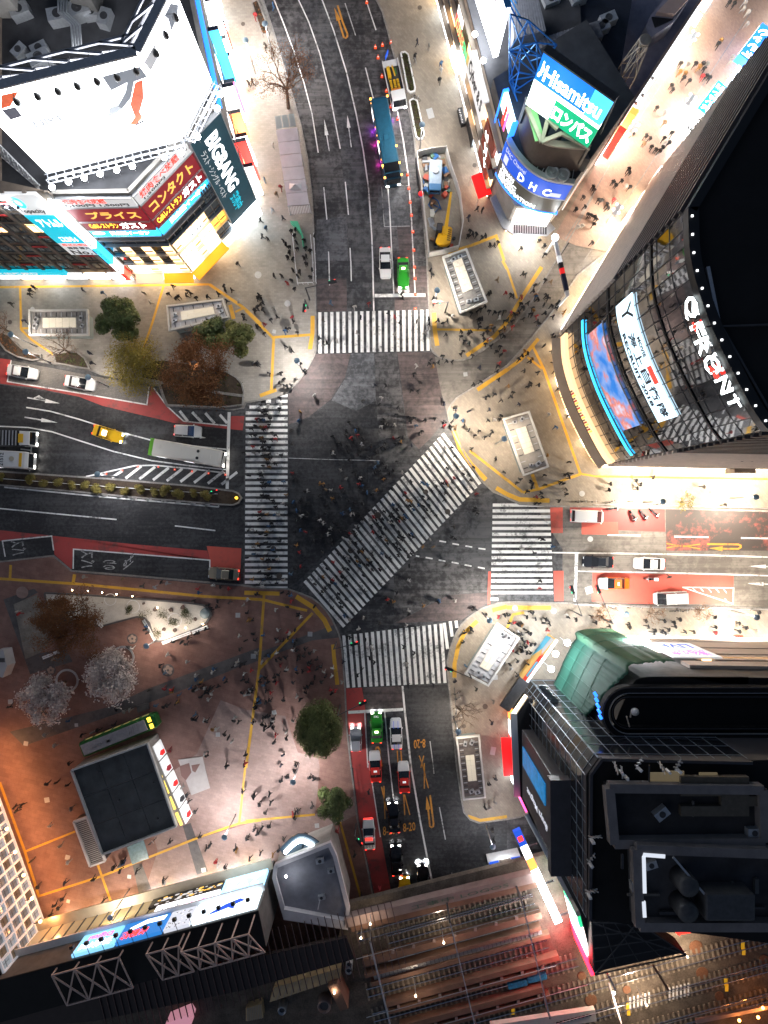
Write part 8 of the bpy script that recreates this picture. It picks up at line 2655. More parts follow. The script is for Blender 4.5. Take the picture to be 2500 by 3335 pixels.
for k in range(9):
 MB().box(-h+0.4+k*1.2,-h+0.55+k*1.2,-w-0.03,-w+0.03,2.6,2.75).build('marker_lamp',AMBERL,o)
for x,s_ in ((-h+0.1,-1),(-h+0.1,1),(h-2.0,-1),(h-2.0,1),(h-0.2,-1),(h-0.2,1),(0.5,-1),(1.5,1)):
 MB().box(x-0.1,x+0.1,s_*w-0.12,s_*w+0.12,3.0,3.22).build('marker_lamp',AMBERL,o)
for x,yv,c_ in ((-h+2.0,w+0.3,(0.5,0.05,1.0)),(-1.0,-w-0.3,(1.0,0.05,0.6)),(2.0,-w-0.3,(1.0,0.05,0.6)),(-h+3.0,-w-0.3,(0.5,0.05,1.0))):
 lamp('POINT',(x,yv,0.4),28,c_,0.1,o)
MB().box(-0.3,0.3,-0.3,0.3,3.15,3.22).build('roof_hatch',mat('hatch blue',(0.01,0.09,0.15),0.5),o)
o,h,w = bus('B1',958,1180,1408,1258,2.5,3.0,'cream city bus with a green tail waiting on the west road',CREAM,paint('lime',(0.12,0.35,0.03)))
MB().box(-h+0.8,-h+1.6,-0.1,0.5,3.05,3.15).build('roof_hatch',CREAM,o)
MB().box(-0.6,2.2,-w*0.75,w*0.75,3.05,3.2).build('roof_unit',CREAM,o,bevel=0.05)
for yv in (-0.5,0.5):
 MB().lathe([(0.22,3.2),(0.22,3.26),(0.001,3.26)],14,(1.9,yv,0)).build('fan',BLACK,o)
MB().box(h-2.2,h-1.5,-0.3,0.3,3.05,3.15).build('roof_hatch',CREAM,o)
o,h,w = bus('B1',-290,1240,183,1268,2.5,3.0,'white city bus numbered 21512 at the left edge',PW)
lettering('21512',(h-3.4,-1.0,3.055),(0,1.9,0),(-0.55,0,0),INK,o,0.01)
MB().lathe([(0.36,3.05),(0.36,3.12),(0.001,3.13)],16,(h-2.2,0.1,0)).build('roof_vent',mat('vent cream',(0.4,0.36,0.28),0.6),o)
MB().box(h-1.1,h-0.7,-w*0.8,w*0.8,3.05,3.12).build('front_panel',PY,o)
def truck(t,x0,y0,x1,y1,label,cabm,kind):
 a,b = Q(t,x0,y0,1.5),Q(t,x1,y1,1.5)
 d = b-a
 Lt = d.length
 o = empty('truck',((a+b)/2).xy.to_3d()+Vector((0,0,0.016)),math.atan2(d.y,d.x),label,'truck')
 h,w = Lt/2,1.15
 MB().box(-h,h-0.2,-w*0.8,w*0.8,0.6,0.85).build('chassis',STEEL_D,o)
 c = MB()
 c.add([(h-1.9,-w,0.5),(h-0.1,-w,0.5),(h,-w*0.95,1.3),(h-0.45,-w*0.88,2.3),(h-1.9,-w*0.9,2.35),(h-1.9,w,0.5),(h-0.1,w,0.5),(h,w*0.95,1.3),(h-0.45,w*0.88,2.3),(h-1.9,w*0.9,2.35)],
          [[0,1,2,3,4],[9,8,7,6,5],[0,5,6,1][::-1],[1,6,7,2][::-1],[2,7,8,3][::-1],[3,8,9,4][::-1],[4,9,5,0][::-1]])
 c.build('cab',cabm,o)
 MB().add([(h+0.01,-w*0.85,1.35),(h+0.01,w*0.85,1.35),(h-0.40,w*0.8,2.22),(h-0.40,-w*0.8,2.22)],[[0,1,2,3]]).build('windscreen',CARGLASS,o)
 for s_ in (-1,1):
  MB().box(h-1.7,h-0.7,s_*(w*0.95)-0.04,s_*(w*0.95)+0.04,1.35,2.1).build('side_window',CARGLASS,o)
  MB().box(h-0.08,h+0.04,s_*0.8-0.18,s_*0.8+0.18,0.7,0.95).build('headlight',HEAD_ON,o)
  for xx in (-h+1.2,h-1.0):
   wl = MB().lathe([(0.42,-0.12),(0.42,0.12),(0.25,0.12),(0.25,-0.12)],14).build('wheel',TYRE,o,loc=(xx,s_*0.95,0.42))
   wl.rotation_euler = (PI/2,0,0)
  MB().box(-h,h-2.0,s_*w-0.05,s_*w+0.05,0.85,1.35).build('side_board',cabm if kind == 'cargo' else STEEL_D,o)
 MB().box(-h,h-2.0,-w+0.05,w-0.05,0.85,0.95).build('bed',STEEL_D,o)
 if kind == 'cargo':
  YL = mat('yellow plant',(0.62,0.36,0.015),0.5)
  for k in range(7):
   for s_ in (-0.55,0.0,0.5):
    MB().box(-0.6+k*0.33,-0.38+k*0.33,s_-0.17,s_+0.17,0.95,1.25).build('yellow_block',YL,o)
  MB().box(-h+1.2,-0.9,-0.8,-0.35,0.95,1.7).build('yellow_frame',YL,o)
  MB().bar((-h+1.0,0.1,1.3),(-0.9,0.2,1.6),0.18).build('yellow_arm',YL,o)
  MB().bar((-h+1.4,0.5,1.2),(-1.2,0.45,1.4),0.14).build('green_arm',mat('green plant',(0.05,0.2,0.04),0.5),o)
  MB().box(h-2.7,h-2.2,-0.7,0.5,0.95,1.5).build('orange_crate',mat('orange crate',(0.55,0.18,0.02),0.6),o)
  MB().box(-h-0.1,-h+0.9,-w,w,0.85,1.0).build('tail_lift',PW,o)
 else:
  for k in range(13):
   MB().box(-h+0.1+k*(Lt-2.3)/13,-h+0.28+k*(Lt-2.3)/13,-w+0.06,w-0.06,1.9,2.0).build('pipe',STEEL,o)
  MB().box(-h,h-2.1,-w+0.06,w-0.06,0.95,1.85).build('load',BLACK,o)
  MB().box(h-2.0,h-1.3,-0.7,0.6,2.36,2.45).build('cab_panel',PY,o)
 return o
truck('A2',915,372,980,672,'white flatbed truck loaded with yellow machine parts behind cones',PW,'cargo')
truck('B1',-150,1118,222,1130,'flatbed truck with striped pipe load at the left edge',PW,'pipes')
def motorbike(t,x,y,ang_,label,name='motorcycle'):
 c = Q(t,x,y,0.5)
 o = empty(name,(c.x,c.y,0.016),math.radians(ang_),label,'motorcycle','motorcycles on the east road')
 for xx in (-0.65,0.65):
  wl = MB().lathe([(0.3,-0.06),(0.3,0.06),(0.2,0.06),(0.2,-0.06)],14).build('wheel',TYRE,o,loc=(xx,0,0.3))
  wl.rotation_euler = (PI/2,0,0)
 MB().box(-0.3,0.35,-0.15,0.15,0.35,0.75).build('engine',STEEL,o,bevel=0.05)
 MB().box(0.0,0.5,-0.16,0.16,0.75,0.95).build('tank',PBK,o,bevel=0.06)
 MB().box(-0.75,0.0,-0.14,0.14,0.72,0.84).build('seat',BLACK,o,bevel=0.04)
 MB().bar((0.5,-0.36,1.0),(0.5,0.36,1.0),0.05).build('handlebar',STEEL,o)
 MB().bar((0.48,0,1.0),(0.68,0,0.3),0.08).build('fork',STEEL,o)
 MB().lathe([(0.1,-0.06),(0.1,0.06)],10).build('headlight',CHROME_L,o,loc=(0.62,0,0.88))
 return o
for i,(x,y,a) in enumerate(((675,12,5),(800,58,-65),(865,52,-55),(935,40,-45))):
 motorbike('C3',x,y,a,('motorcycle parked along the kerb of the east road','leftmost of three slanted motorcycles on the red lane','middle of three slanted motorcycles on the red lane','rightmost of three slanted motorcycles on the red lane')[i])
motorbike('C3',912,460,180,'scooter with a white box behind the orange taxi','scooter')
MB().box(-0.8,-0.3,-0.22,0.22,0.0,0.4).build('delivery_box',WHITE_P,bpy.data.objects['scooter'],loc=(-0.1,0,0.85))
def bicycle(t,x,y,a,label):
 c = Q(t,x,y,0.5)
 o = empty('bicycle',(c.x,c.y,0.12),math.radians(a),label,'bicycle','parked bicycles')
 for xx in (-0.52,0.52):
  wl = MB().lathe([(0.33,-0.02),(0.33,0.02),(0.29,0.02),(0.29,-0.02),(0.33,-0.02)],16,cap=False).build('wheel',TYRE,o,loc=(xx,0,0.33))
  wl.rotation_euler = (PI/2,0,0)
 b = MB()
 for p,q in (((-0.52,0,0.33),(-0.1,0,0.3)),((-0.1,0,0.3),(0.38,0,0.75)),((-0.2,0,0.8),(-0.1,0,0.3)),((-0.2,0,0.75),(0.38,0,0.78)),((0.52,0,0.33),(0.38,0,0.9))):
  b.bar(p,q,0.04)
 b.build('frame',STEEL_D,o)
 MB().bar((0.38,-0.28,0.95),(0.38,0.28,0.95),0.035).build('handlebar',STEEL,o)
 MB().box(-0.35,-0.08,-0.08,0.08,0.8,0.86).build('saddle',BLACK,o)
 return o
BK = [('C2',1335,1185,20),('C2',1345,1215,25),('C2',1335,1300,80),('C2',1350,1330,15),('C2',1345,1360,20),('C2',1350,1410,30),('C2',1345,1440,70),('A2',1080,622,-30),('D1',965,500,40),('B3',440,1528,5),('B3',480,1528,12),('B3',545,1530,3),('B3',655,1532,20),('B3',800,1525,10),('B3',900,1545,0),('B3',955,1545,8),('C3',1070,660,10),('C3',1120,662,5)]
where = {'C2': 'on the kerb under the leafless tree','A2': 'between the two hedge planters','D1': 'beside the glass hatch','B3': 'on the kerb of the bright east pavement','C3': 'on the south kerb of the east road'}
cnt = {}
for t,x,y,a in BK:
 cnt[t] = cnt.get(t,0)+1
 many = sum(1 for q in BK if q[0] == t) > 1
 bicycle(t,x,y,a,f'bicycle parked {where[t]}'+((f', {nth(cnt[t])} from the '+('top' if t == 'C2' else 'left')) if many else ''))
# ------------------------------------------------------------------ traffic cones
CONE = mat('cone orange',(0.7,0.07,0.01),0.6,emit=(1.0,0.1,0.02),es=0.35)
cones = [('A2',x,y,'north road works') for x,y in ((768,8),(823,295),(868,280),(922,265),(840,360),(865,480),(893,572),(921,672),(965,750),(1028,1105),(1036,1192),(1045,1280),(1053,1363),(1062,1468),(1068,1585))]+[('B2',x,y,'north road stop line') for x,y in ((1073,35),(1076,108),(1078,210),(1077,300))]+ \
  [('B1',x,y,'hatched island') for x,y in ((870,1305),(1000,1307),(1105,1324),(1215,1336),(1320,1348),(1428,1357),(770,1330),(668,1353))]
cn0 = None
cc = {}
for t,x,y,wh in cones:
 p = Q(t,x,y,0.3)
 cc[wh] = cc.get(wh,0)+1
 lab = f'orange traffic cone at the {wh}, {nth(cc[wh])} from the {"left" if t == "B1" else "top"}'
 if t == 'B1':
  lab = f'small orange road stud post on the hatched island edge, {nth(sorted(q[1] for q in cones if q[0] == "B1").index(x) + 1)} from the left'
 if cn0 is None:
  cn0 = empty('traffic_cone',(p.x,p.y,0.016),0,lab,'traffic cone','orange traffic cones')
  MB().box(-0.2,0.2,-0.2,0.2,0,0.04).build('base',CONE,cn0)
  MB().lathe([(0.16,0.04),(0.11,0.3)],14).build('lower_cone',CONE,cn0,True)
  MB().lathe([(0.11,0.3),(0.08,0.45)],14).build('reflective_band',WHITE_P,cn0,True)
  MB().lathe([(0.08,0.45),(0.03,0.72),(0.001,0.73)],14).build('tip',CONE,cn0,True)
 else:
  c = copy_tree(cn0)
  c.location = (p.x,p.y,0.016)
  c['label'] = lab
  if t == 'B1':
   c.scale = (0.7,0.7,0.6)
# ------------------------------------------------------------------ construction pen with yellow crane
pen = empty('construction_fence',label='white panel fence round the construction pen on the north road',cat='fence')
pl = [Q('A2',x,y,1.8) for x,y in ((1090,962),(1180,940),(1275,930),(1310,1060),(1345,1160),(1365,1230),(1383,1400),(1355,1558),(1260,1585),(1165,1605),(1148,1440),(1130,1280),(1112,1140),(1095,1060),(1090,962))]
for i,(a,b) in enumerate(zip(pl,pl[1:])):
 d = (b-a).normalized()
 k = max(1,int((b-a).length/1.8))
 for j in range(k):
  p,q = a.lerp(b,j/k)+d*0.03,a.lerp(b,(j+1)/k)-d*0.03
  MB().bar((p.x,p.y,1.0),(q.x,q.y,1.0),0.1,1.8).build('panel',RIM_W,pen)
 MB().bar((a.x,a.y,0.05),(a.x,a.y,2.0),0.12).build('post',STEEL,pen)
rr = random.Random(8)
JUNK = [mat('junk '+n_,c_,0.6,0,0.2,3) for n_,c_ in (('blue',(0.02,0.12,0.35)),('brown',(0.2,0.11,0.06)),('grey',(0.25,0.27,0.3)),('pale',(0.45,0.45,0.42)),('red',(0.4,0.06,0.03)),('dark',(0.03,0.03,0.035)),('green',(0.08,0.16,0.1)))]
names = ['blue','brown','grey','pale','red','dark','green']
nj = {}
tag(MB().prism([p.xy for p in pl[:-1]],-0.01,0.018).build('site_floor',soil),kind='structure')
for i in range(150):
 t = rr.random()
 y = 985+t*590
 xl = 1110+(y-985)*0.10+25
 xr = 1275+(y-985)*0.16-30
 x = rr.uniform(xl,xr)
 if 1150 < x < 1262 and 1000 < y < 1225:
  x = rr.choice((rr.uniform(xl,1150),rr.uniform(1265,xr)))
 if 1195 < x < 1320 and 1240 < y < 1545:
  continue
 p = Q('A2',x,y,0.4)
 k = rr.randrange(7)
 sx,sy,sz = rr.uniform(0.2,0.6),rr.uniform(0.15,0.5),rr.uniform(0.25,0.9)
 nj[k] = nj.get(k,0)+1
 if rr.random() < 0.3:
  o = MB().lathe([(sx*0.6,0),(sx*0.6,sz),(sx*0.5,sz+0.04),(0.001,sz+0.04)],12).build('barrel',JUNK[k],loc=(p.x,p.y,0.02))
  tag(o,f'{names[k]} drum in the construction pen, {nth(nj[k])} {names[k]} item from the start','drum','materials in the construction pen')
 else:
  o = MB().box(-sx,sx,-sy,sy,0,sz*0.7).box(-sx*0.9,sx*0.9,-sy*0.9,sy*0.9,sz*0.7,sz*0.75).build('material_crate',JUNK[k],loc=(p.x,p.y,0.02))
  o.rotation_euler = (0,0,rr.uniform(0,3))
  tag(o,f'{names[k]} crate in the construction pen, {nth(nj[k])} {names[k]} item from the start','crate','materials in the construction pen')
 o['label'] = f'{names[k]} {"drum" if o.name.startswith("barrel") else "crate"} in the construction pen {"above" if y < 1240 else "below"} the gap, {nth(nj[k])} of its colour'
# pump truck in the upper pen
a,b = Q('A2',1205,1005,1.5),Q('A2',1205,1215,1.5)
o = empty('pump_truck',((a+b)/2).xy.to_3d()+Vector((0,0,0.016)),-PI/2-0.05,'pale blue pump truck covered in hoses in the construction pen','truck')
MB().box(-2.3,1.4,-0.95,0.95,0.6,1.5).build('tank_body',mat('pale blue plant',(0.3,0.38,0.46),0.5,0.1,0.2,2),o,bevel=0.15)
MB().box(1.45,2.5,-0.9,0.9,0.5,1.9).build('cab',mat('plant blue',(0.05,0.16,0.32),0.4),o,bevel=0.12)
MB().box(2.45,2.53,-0.75,0.75,1.2,1.75).build('windscreen',CARGLASS,o)
MB().lathe([(0.5,1.5),(0.5,1.7),(0.35,1.75),(0.001,1.75)],16,(-0.6,0,0)).build('hatch',STEEL,o)
for s_ in (-1,1):
 for xx in (-1.6,1.7):
  wl = MB().lathe([(0.42,-0.12),(0.42,0.12),(0.25,0.12),(0.25,-0.12)],14).build('wheel',TYRE,o,loc=(xx,s_*0.85,0.42))
  wl.rotation_euler = (PI/2,0,0)
HOSE = mat('blue hose',(0.02,0.12,0.35),0.5)
for i,pts in enumerate(([(1175,1030),(1150,1090),(1145,1170),(1170,1240),(1220,1275),(1240,1330)],[(1130,1170),(1160,1150),(1150,1110),(1125,1130),(1135,1185),(1170,1200)],[(1190,1260),(1160,1300),(1200,1350),(1230,1320),(1190,1300)])):
 o = MB().tube([Q('A2',x,y,0.15+0.1*(k % 2)) for k,(x,y) in enumerate(pts)],[0.09]*len(pts),6).build('hose',HOSE,None,True)
 tag(o,('long blue hose running through the gap in the pen','coiled blue hose at the left side of the pen','looped blue hose in the lower pen')[i],'hose','blue hoses in the pen')
YC = mat('crane yellow',(0.66,0.36,0.008),0.45,0,0.08,2)
c0 = Q('A2',1258,1485,1.5)
bt,bh = Q('A2',1292,1245,2.8),Q('A2',1262,1470,2.6)
rz = math.atan2((bt-c0).y,(bt-c0).x)
o = empty('crawler_crane',(c0.x,c0.y,0.016),rz,'yellow crawler crane with its boom folded forward in the construction pen','crane')
for s_ in (-1,1):
 MB().box(-1.5,1.5,s_*0.95-0.25,s_*0.95+0.25,0,0.7).build('track',BLACK,o,bevel=0.2)
MB().prism([(-1.2,-1.15),(0.9,-1.15),(1.1,-0.9),(1.1,0.5),(-1.2,1.1),(-1.6,0.7),(-1.75,0),(-1.6,-0.7)],0.85,1.7).build('house',YC,o,bevel=0.12)
MB().box(-0.1,1.2,0.35,1.2,0.9,2.3).build('cab',BLACK,o,bevel=0.08)
MB().box(0.1,1.0,0.45,1.1,2.3,2.34).build('cab_roof',STEEL_D,o)
MB().add([(-0.4,-0.45,1.9),(-0.4,0.15,1.9),(5.6,-0.05,2.7),(5.6,-0.35,2.7),(-0.4,-0.45,2.4),(-0.4,0.15,2.4),(5.6,-0.05,2.95),(5.6,-0.35,2.95)],[[3,2,1,0],[4,5,6,7],[0,1,5,4],[1,2,6,5],[2,3,7,6],[3,0,4,7]]).build('boom',YC,o)
for k in range(6):
 MB().box(-1.0+0.3*k,-0.85+0.3*k,-1.05,-0.55,1.7,1.73).build('grille_slot',BLACK,o)
MB().bar((5.5,-0.2,2.7),(5.9,-0.2,1.6),0.25).build('jib',YC,o)
p = Q('A2',1112,1238,1.2)
o = empty('marker_balloon',(p.x,p.y,0.02),0,'round striped red and blue marker on a post at the pen gap','marker')
MB().tube([(0,0,0),(0,0,1.2)],[0.05,0.05],6).build('post',STEEL,o)
MB().lathe([(0.001,1.1),(0.35,1.25),(0.42,1.5)],16).build('lower_half',BLUE_P,o,True)
MB().lathe([(0.42,1.5),(0.35,1.75),(0.001,1.9)],16).build('upper_half',RED_P,o,True)
p = Q('A2',895,345,1.2)
o = empty('arrow_board',(p.x,p.y,0.016),1.2,'blue lit arrow board behind the flatbed truck','arrow board')
MB().box(-0.5,0.5,-0.06,0.06,0.7,1.5).build('panel',BLUE_P,o)
MB().box(-0.3,0.3,0.06,0.09,0.9,1.3).build('lamp_array',E_COOL,o)
for s_ in (-0.4,0.4):
 MB().bar((s_,0,0),(s_,0,0.7),0.05).build('leg',STEEL,o)
# ------------------------------------------------------------------ street lamps and signals
LAMP_K = 5.0
def street_lamp(t,x,y,label,h=7.0,e=420,col=(1.0,0.9,0.78),foot=None,disc=0.42):
 c = Q(t,x,y,h)
 o = empty('street_lamp',(c.x,c.y,0.12),0,label,'street lamp','round-headed street lamps')
 MB().tube([(0,0,0),(0,0,h*0.6),(0,0,h)],[0.11,0.08,0.05],8).build('post',STEEL,o,True)
 MB().lathe([(disc,h),(disc*0.97,h+0.08),(0.15,h+0.2),(0.001,h+0.22)],18).build('lamp_head',mat('lamp hood blue grey',(0.22,0.32,0.4),0.5,0.2),o,True)
 MB().lathe([(0.001,h-0.06),(disc*0.85,h-0.03),(disc*0.9,h-0.005)],14).build('lens',LAMP_WARM,o,True)
 lamp('SPOT',(0,0,h-0.15),e*LAMP_K,col,0.35,o,None,158,0.5)
 return o
SL = [('B1',70,468,'lamp post in the curved planter at the left edge',260,(1,.9,.8)),('B1',165,578,'lamp post at the right end of the curved planter',260,(1,.9,.8)),('B1',1228,645,'lamp post in the long planting bed',60,(1,.9,.8)),('B1',620,1355,'lamp post in the middle of the central reservation',420,(.95,.95,1)),('B1',560,740,'lamp post at the lay-by kerb',220,(1,.92,.85)),('B2',325,635,'street lamp at the north-west kerb corner',900,(1,.95,.9)),('B2',1215,188,'street lamp beside the north-east subway entrance',900,(1,.9,.78)),('B2',1335,985,'street lamp at the tip of the north-east corner kerb',1000,(1,.88,.74)),('A2',1120,795,'street lamp by the lower hedge planter',620,(1,.95,.9)),
      ('C3',757,682,'first street lamp on the south kerb of the east road',1000,(1,.88,.74)),('C3',1585,702,'second street lamp on the south kerb of the east road',1300,(1,.86,.7)),('B3',1580,1500,'street lamp at the right end of the bright east pavement',2200,(1,.86,.7)),('B3',990,1528,'street lamp midway on the bright east pavement',2200,(1,.86,.7)),
      ('C2',1548,722,'street lamp on the south-east kerb curve',950,(1,.92,.82)),('A1',1560,260,'street lamp at the top of the north-west pavement',600,(1,.95,.9)),('A2',122,155,'street lamp in the narrow kerb planter',500,(.95,.97,1)),('C2',1350,1430,'street lamp by the south subway entrance',360,(1,.88,.74)),('D2',1568,530,'street lamp at the alley before the railway bridge',220,(.9,.95,1)),
      ('C1',930,885,'lamp post between the sand garden and the right cherry tree',170,(1,.82,.7)),('D1',1425,470,'lamp post with a white arm in the lower square',850,(1,.97,.97)),('D2',300,120,'lamp post right of the pale slab in the square',700,(1,.97,.97)),('D1',700,980,'lamp post before the station front',420,(1,.85,.7)),('B2',1640,1130,'street lamp behind the subway entrance at the glass tower',500,(1,.82,.62))]
for t,x,y,lab,e,col in SL:
 street_lamp(t,x,y,lab,7.0 if t not in ('C1',) else 4.5,e,col)
def signal(t,x,y,hx,hy,label,h=5.2,arm=True):
 """post at (x, y) with a signal head hung at (hx, hy)"""
 c = Q(t,x,y,0.1)
 hd = Q(t,hx,hy,h)
 o = empty('traffic_signal',(c.x,c.y,0.12),0,label,'traffic signal','traffic signals')
 q = hd-Vector((c.x,c.y,0.12))
 MB().tube([(0,0,0),(0,0,h)],[0.12,0.09],8).build('post',STEEL_D,o,True)
 MB().bar((0,0,h-0.1),(q.x,q.y,h-0.1),0.1).build('arm',STEEL_D,o)
 d = Vector((q.x,q.y,0))
 d = d.normalized() if d.length > 0.01 else Vector((1,0,0))
 MB().bar(Vector((q.x,q.y,h))-d*0.6,Vector((q.x,q.y,h))+d*0.6,0.35,0.4).build('signal_head',BLACK,o)
 n_ = Vector((-d.y,d.x,0))
 for k,m in enumerate((E_GREEN,BLACK,E_RED)):
  MB().lathe([(0.14,0.0),(0.12,0.05),(0.001,0.06)],10).build('signal_lens',m,o,loc=Vector((q.x,q.y,h))+d*(0.4*(k-1))+n_*0.19)
 return o
signal('B2',405,245,550,135,'traffic signal on a long dark arm before the north zebra')
signal('B2',395,300,370,300,'pedestrian signal at the north-west kerb',4.0)
signal('B2',1265,328,1215,260,'traffic signal at the north-east kerb by the zebra',5.0)
signal('C2',575,860,690,872,'traffic signal on an arm before the south zebra')
signal('C2',600,1260,745,1248,'traffic signal on an arm over the red lane')
signal('C2',1405,1035,1290,1030,'traffic signal on the south-east kerb by the zebra')
signal('C3',412,660,415,525,'traffic signal over the stop line of the east road')
signal('C3',575,695,580,525,'tall signal arm beside the orange taxi',7.0)
signal('B1',1365,1480,1362,1470,'short signal on the central reservation',3.0)
signal('D2',700,385,720,500,'thin white signal arm beside the patrol car',4.0)
# bollards and litter bins along the south-east kerb
bo0 = None
for i in range(14):
 p = Q('C3',540+i*78,640+i*1.4,0.4)
 lab = f'short dark bollard on the south kerb of the east road, {nth(i + 1)} from the left'
 if bo0 is None:
  bo0 = empty('bollard',(p.x,p.y,0.12),0,lab,'bollard','bollards on the east road')
  MB().lathe([(0.1,0),(0.09,0.7),(0.05,0.78),(0.001,0.8)],10).build('post',BROWN_C,bo0,True)
  MB().lathe([(0.098,0.5),(0.098,0.58)],10).build('band',WHITE_P,bo0)
 else:
  c = copy_tree(bo0)
  c.location = (p.x,p.y,0.12)
  c['label'] = lab
# guard rails on kerbs
for nm,t,pts,lab in (('a','B3',[(560,1548),(900,1552),(1658,1572)],'pale guard rail along the bright east pavement kerb'),('b','C3',[(430,622),(900,640),(1658,655)],'pale guard rail along the south kerb of the east road'),('c','D2',[(672,20),(700,220),(722,400),(770,620),(825,890)],'dark guard rail along the west kerb of the south road'),('d','C2',[(1325,1150),(1350,1430),(1362,1640)],'dark guard rail along the bicycles'),('e','C1',[(480,420),(860,450),(1500,505)],'dark guard rail along the bus bays')):
 o = empty('guard_rail',label=lab,cat='railing',group='kerb guard rails')
 w_ = [Q(t,x,y,0.8) for x,y in pts]
 for a,b in zip(w_,w_[1:]):
  for z in (0.5,0.9):
   MB().bar((a.x,a.y,z),(b.x,b.y,z),0.06).build('rail',STEEL if nm in 'ab' else STEEL_D,o)
  k = max(2,int((b-a).length/2))
  for j in range(k):
   p = a.lerp(b,j/k)
   MB().bar((p.x,p.y,0.12),(p.x,p.y,0.92),0.07).build('post',STEEL if nm in 'ab' else STEEL_D,o)
# small lit kiosk before the bridge
p = Q('D3',-10,640,2.2)
o = empty('lit_kiosk',(p.x,p.y,0.016),0.2,'small kiosk with blue and white lit roof before the railway bridge','kiosk')
MB().box(-2.4,2.4,-0.8,0.8,0,2.2).build('cabin',WHITE_ST,o)
MB().box(-2.3,-0.9,-0.7,0.7,2.2,2.3).build('roof_panel',BLUE_P,o)
MB().box(-0.8,0.9,-0.7,0.7,2.2,2.28).build('roof_panel',BROWN_C,o)
MB().box(1.0,2.3,-0.7,0.7,2.2,2.3).build('roof_panel',BLUE_P,o)
MB().box(-2.4,2.4,-1.0,-0.82,1.2,2.0).build('light_box',E_COOL,o)
lamp('POINT',(0,1.6,2.6),90,(0.85,0.95,1.0),0.4,o)
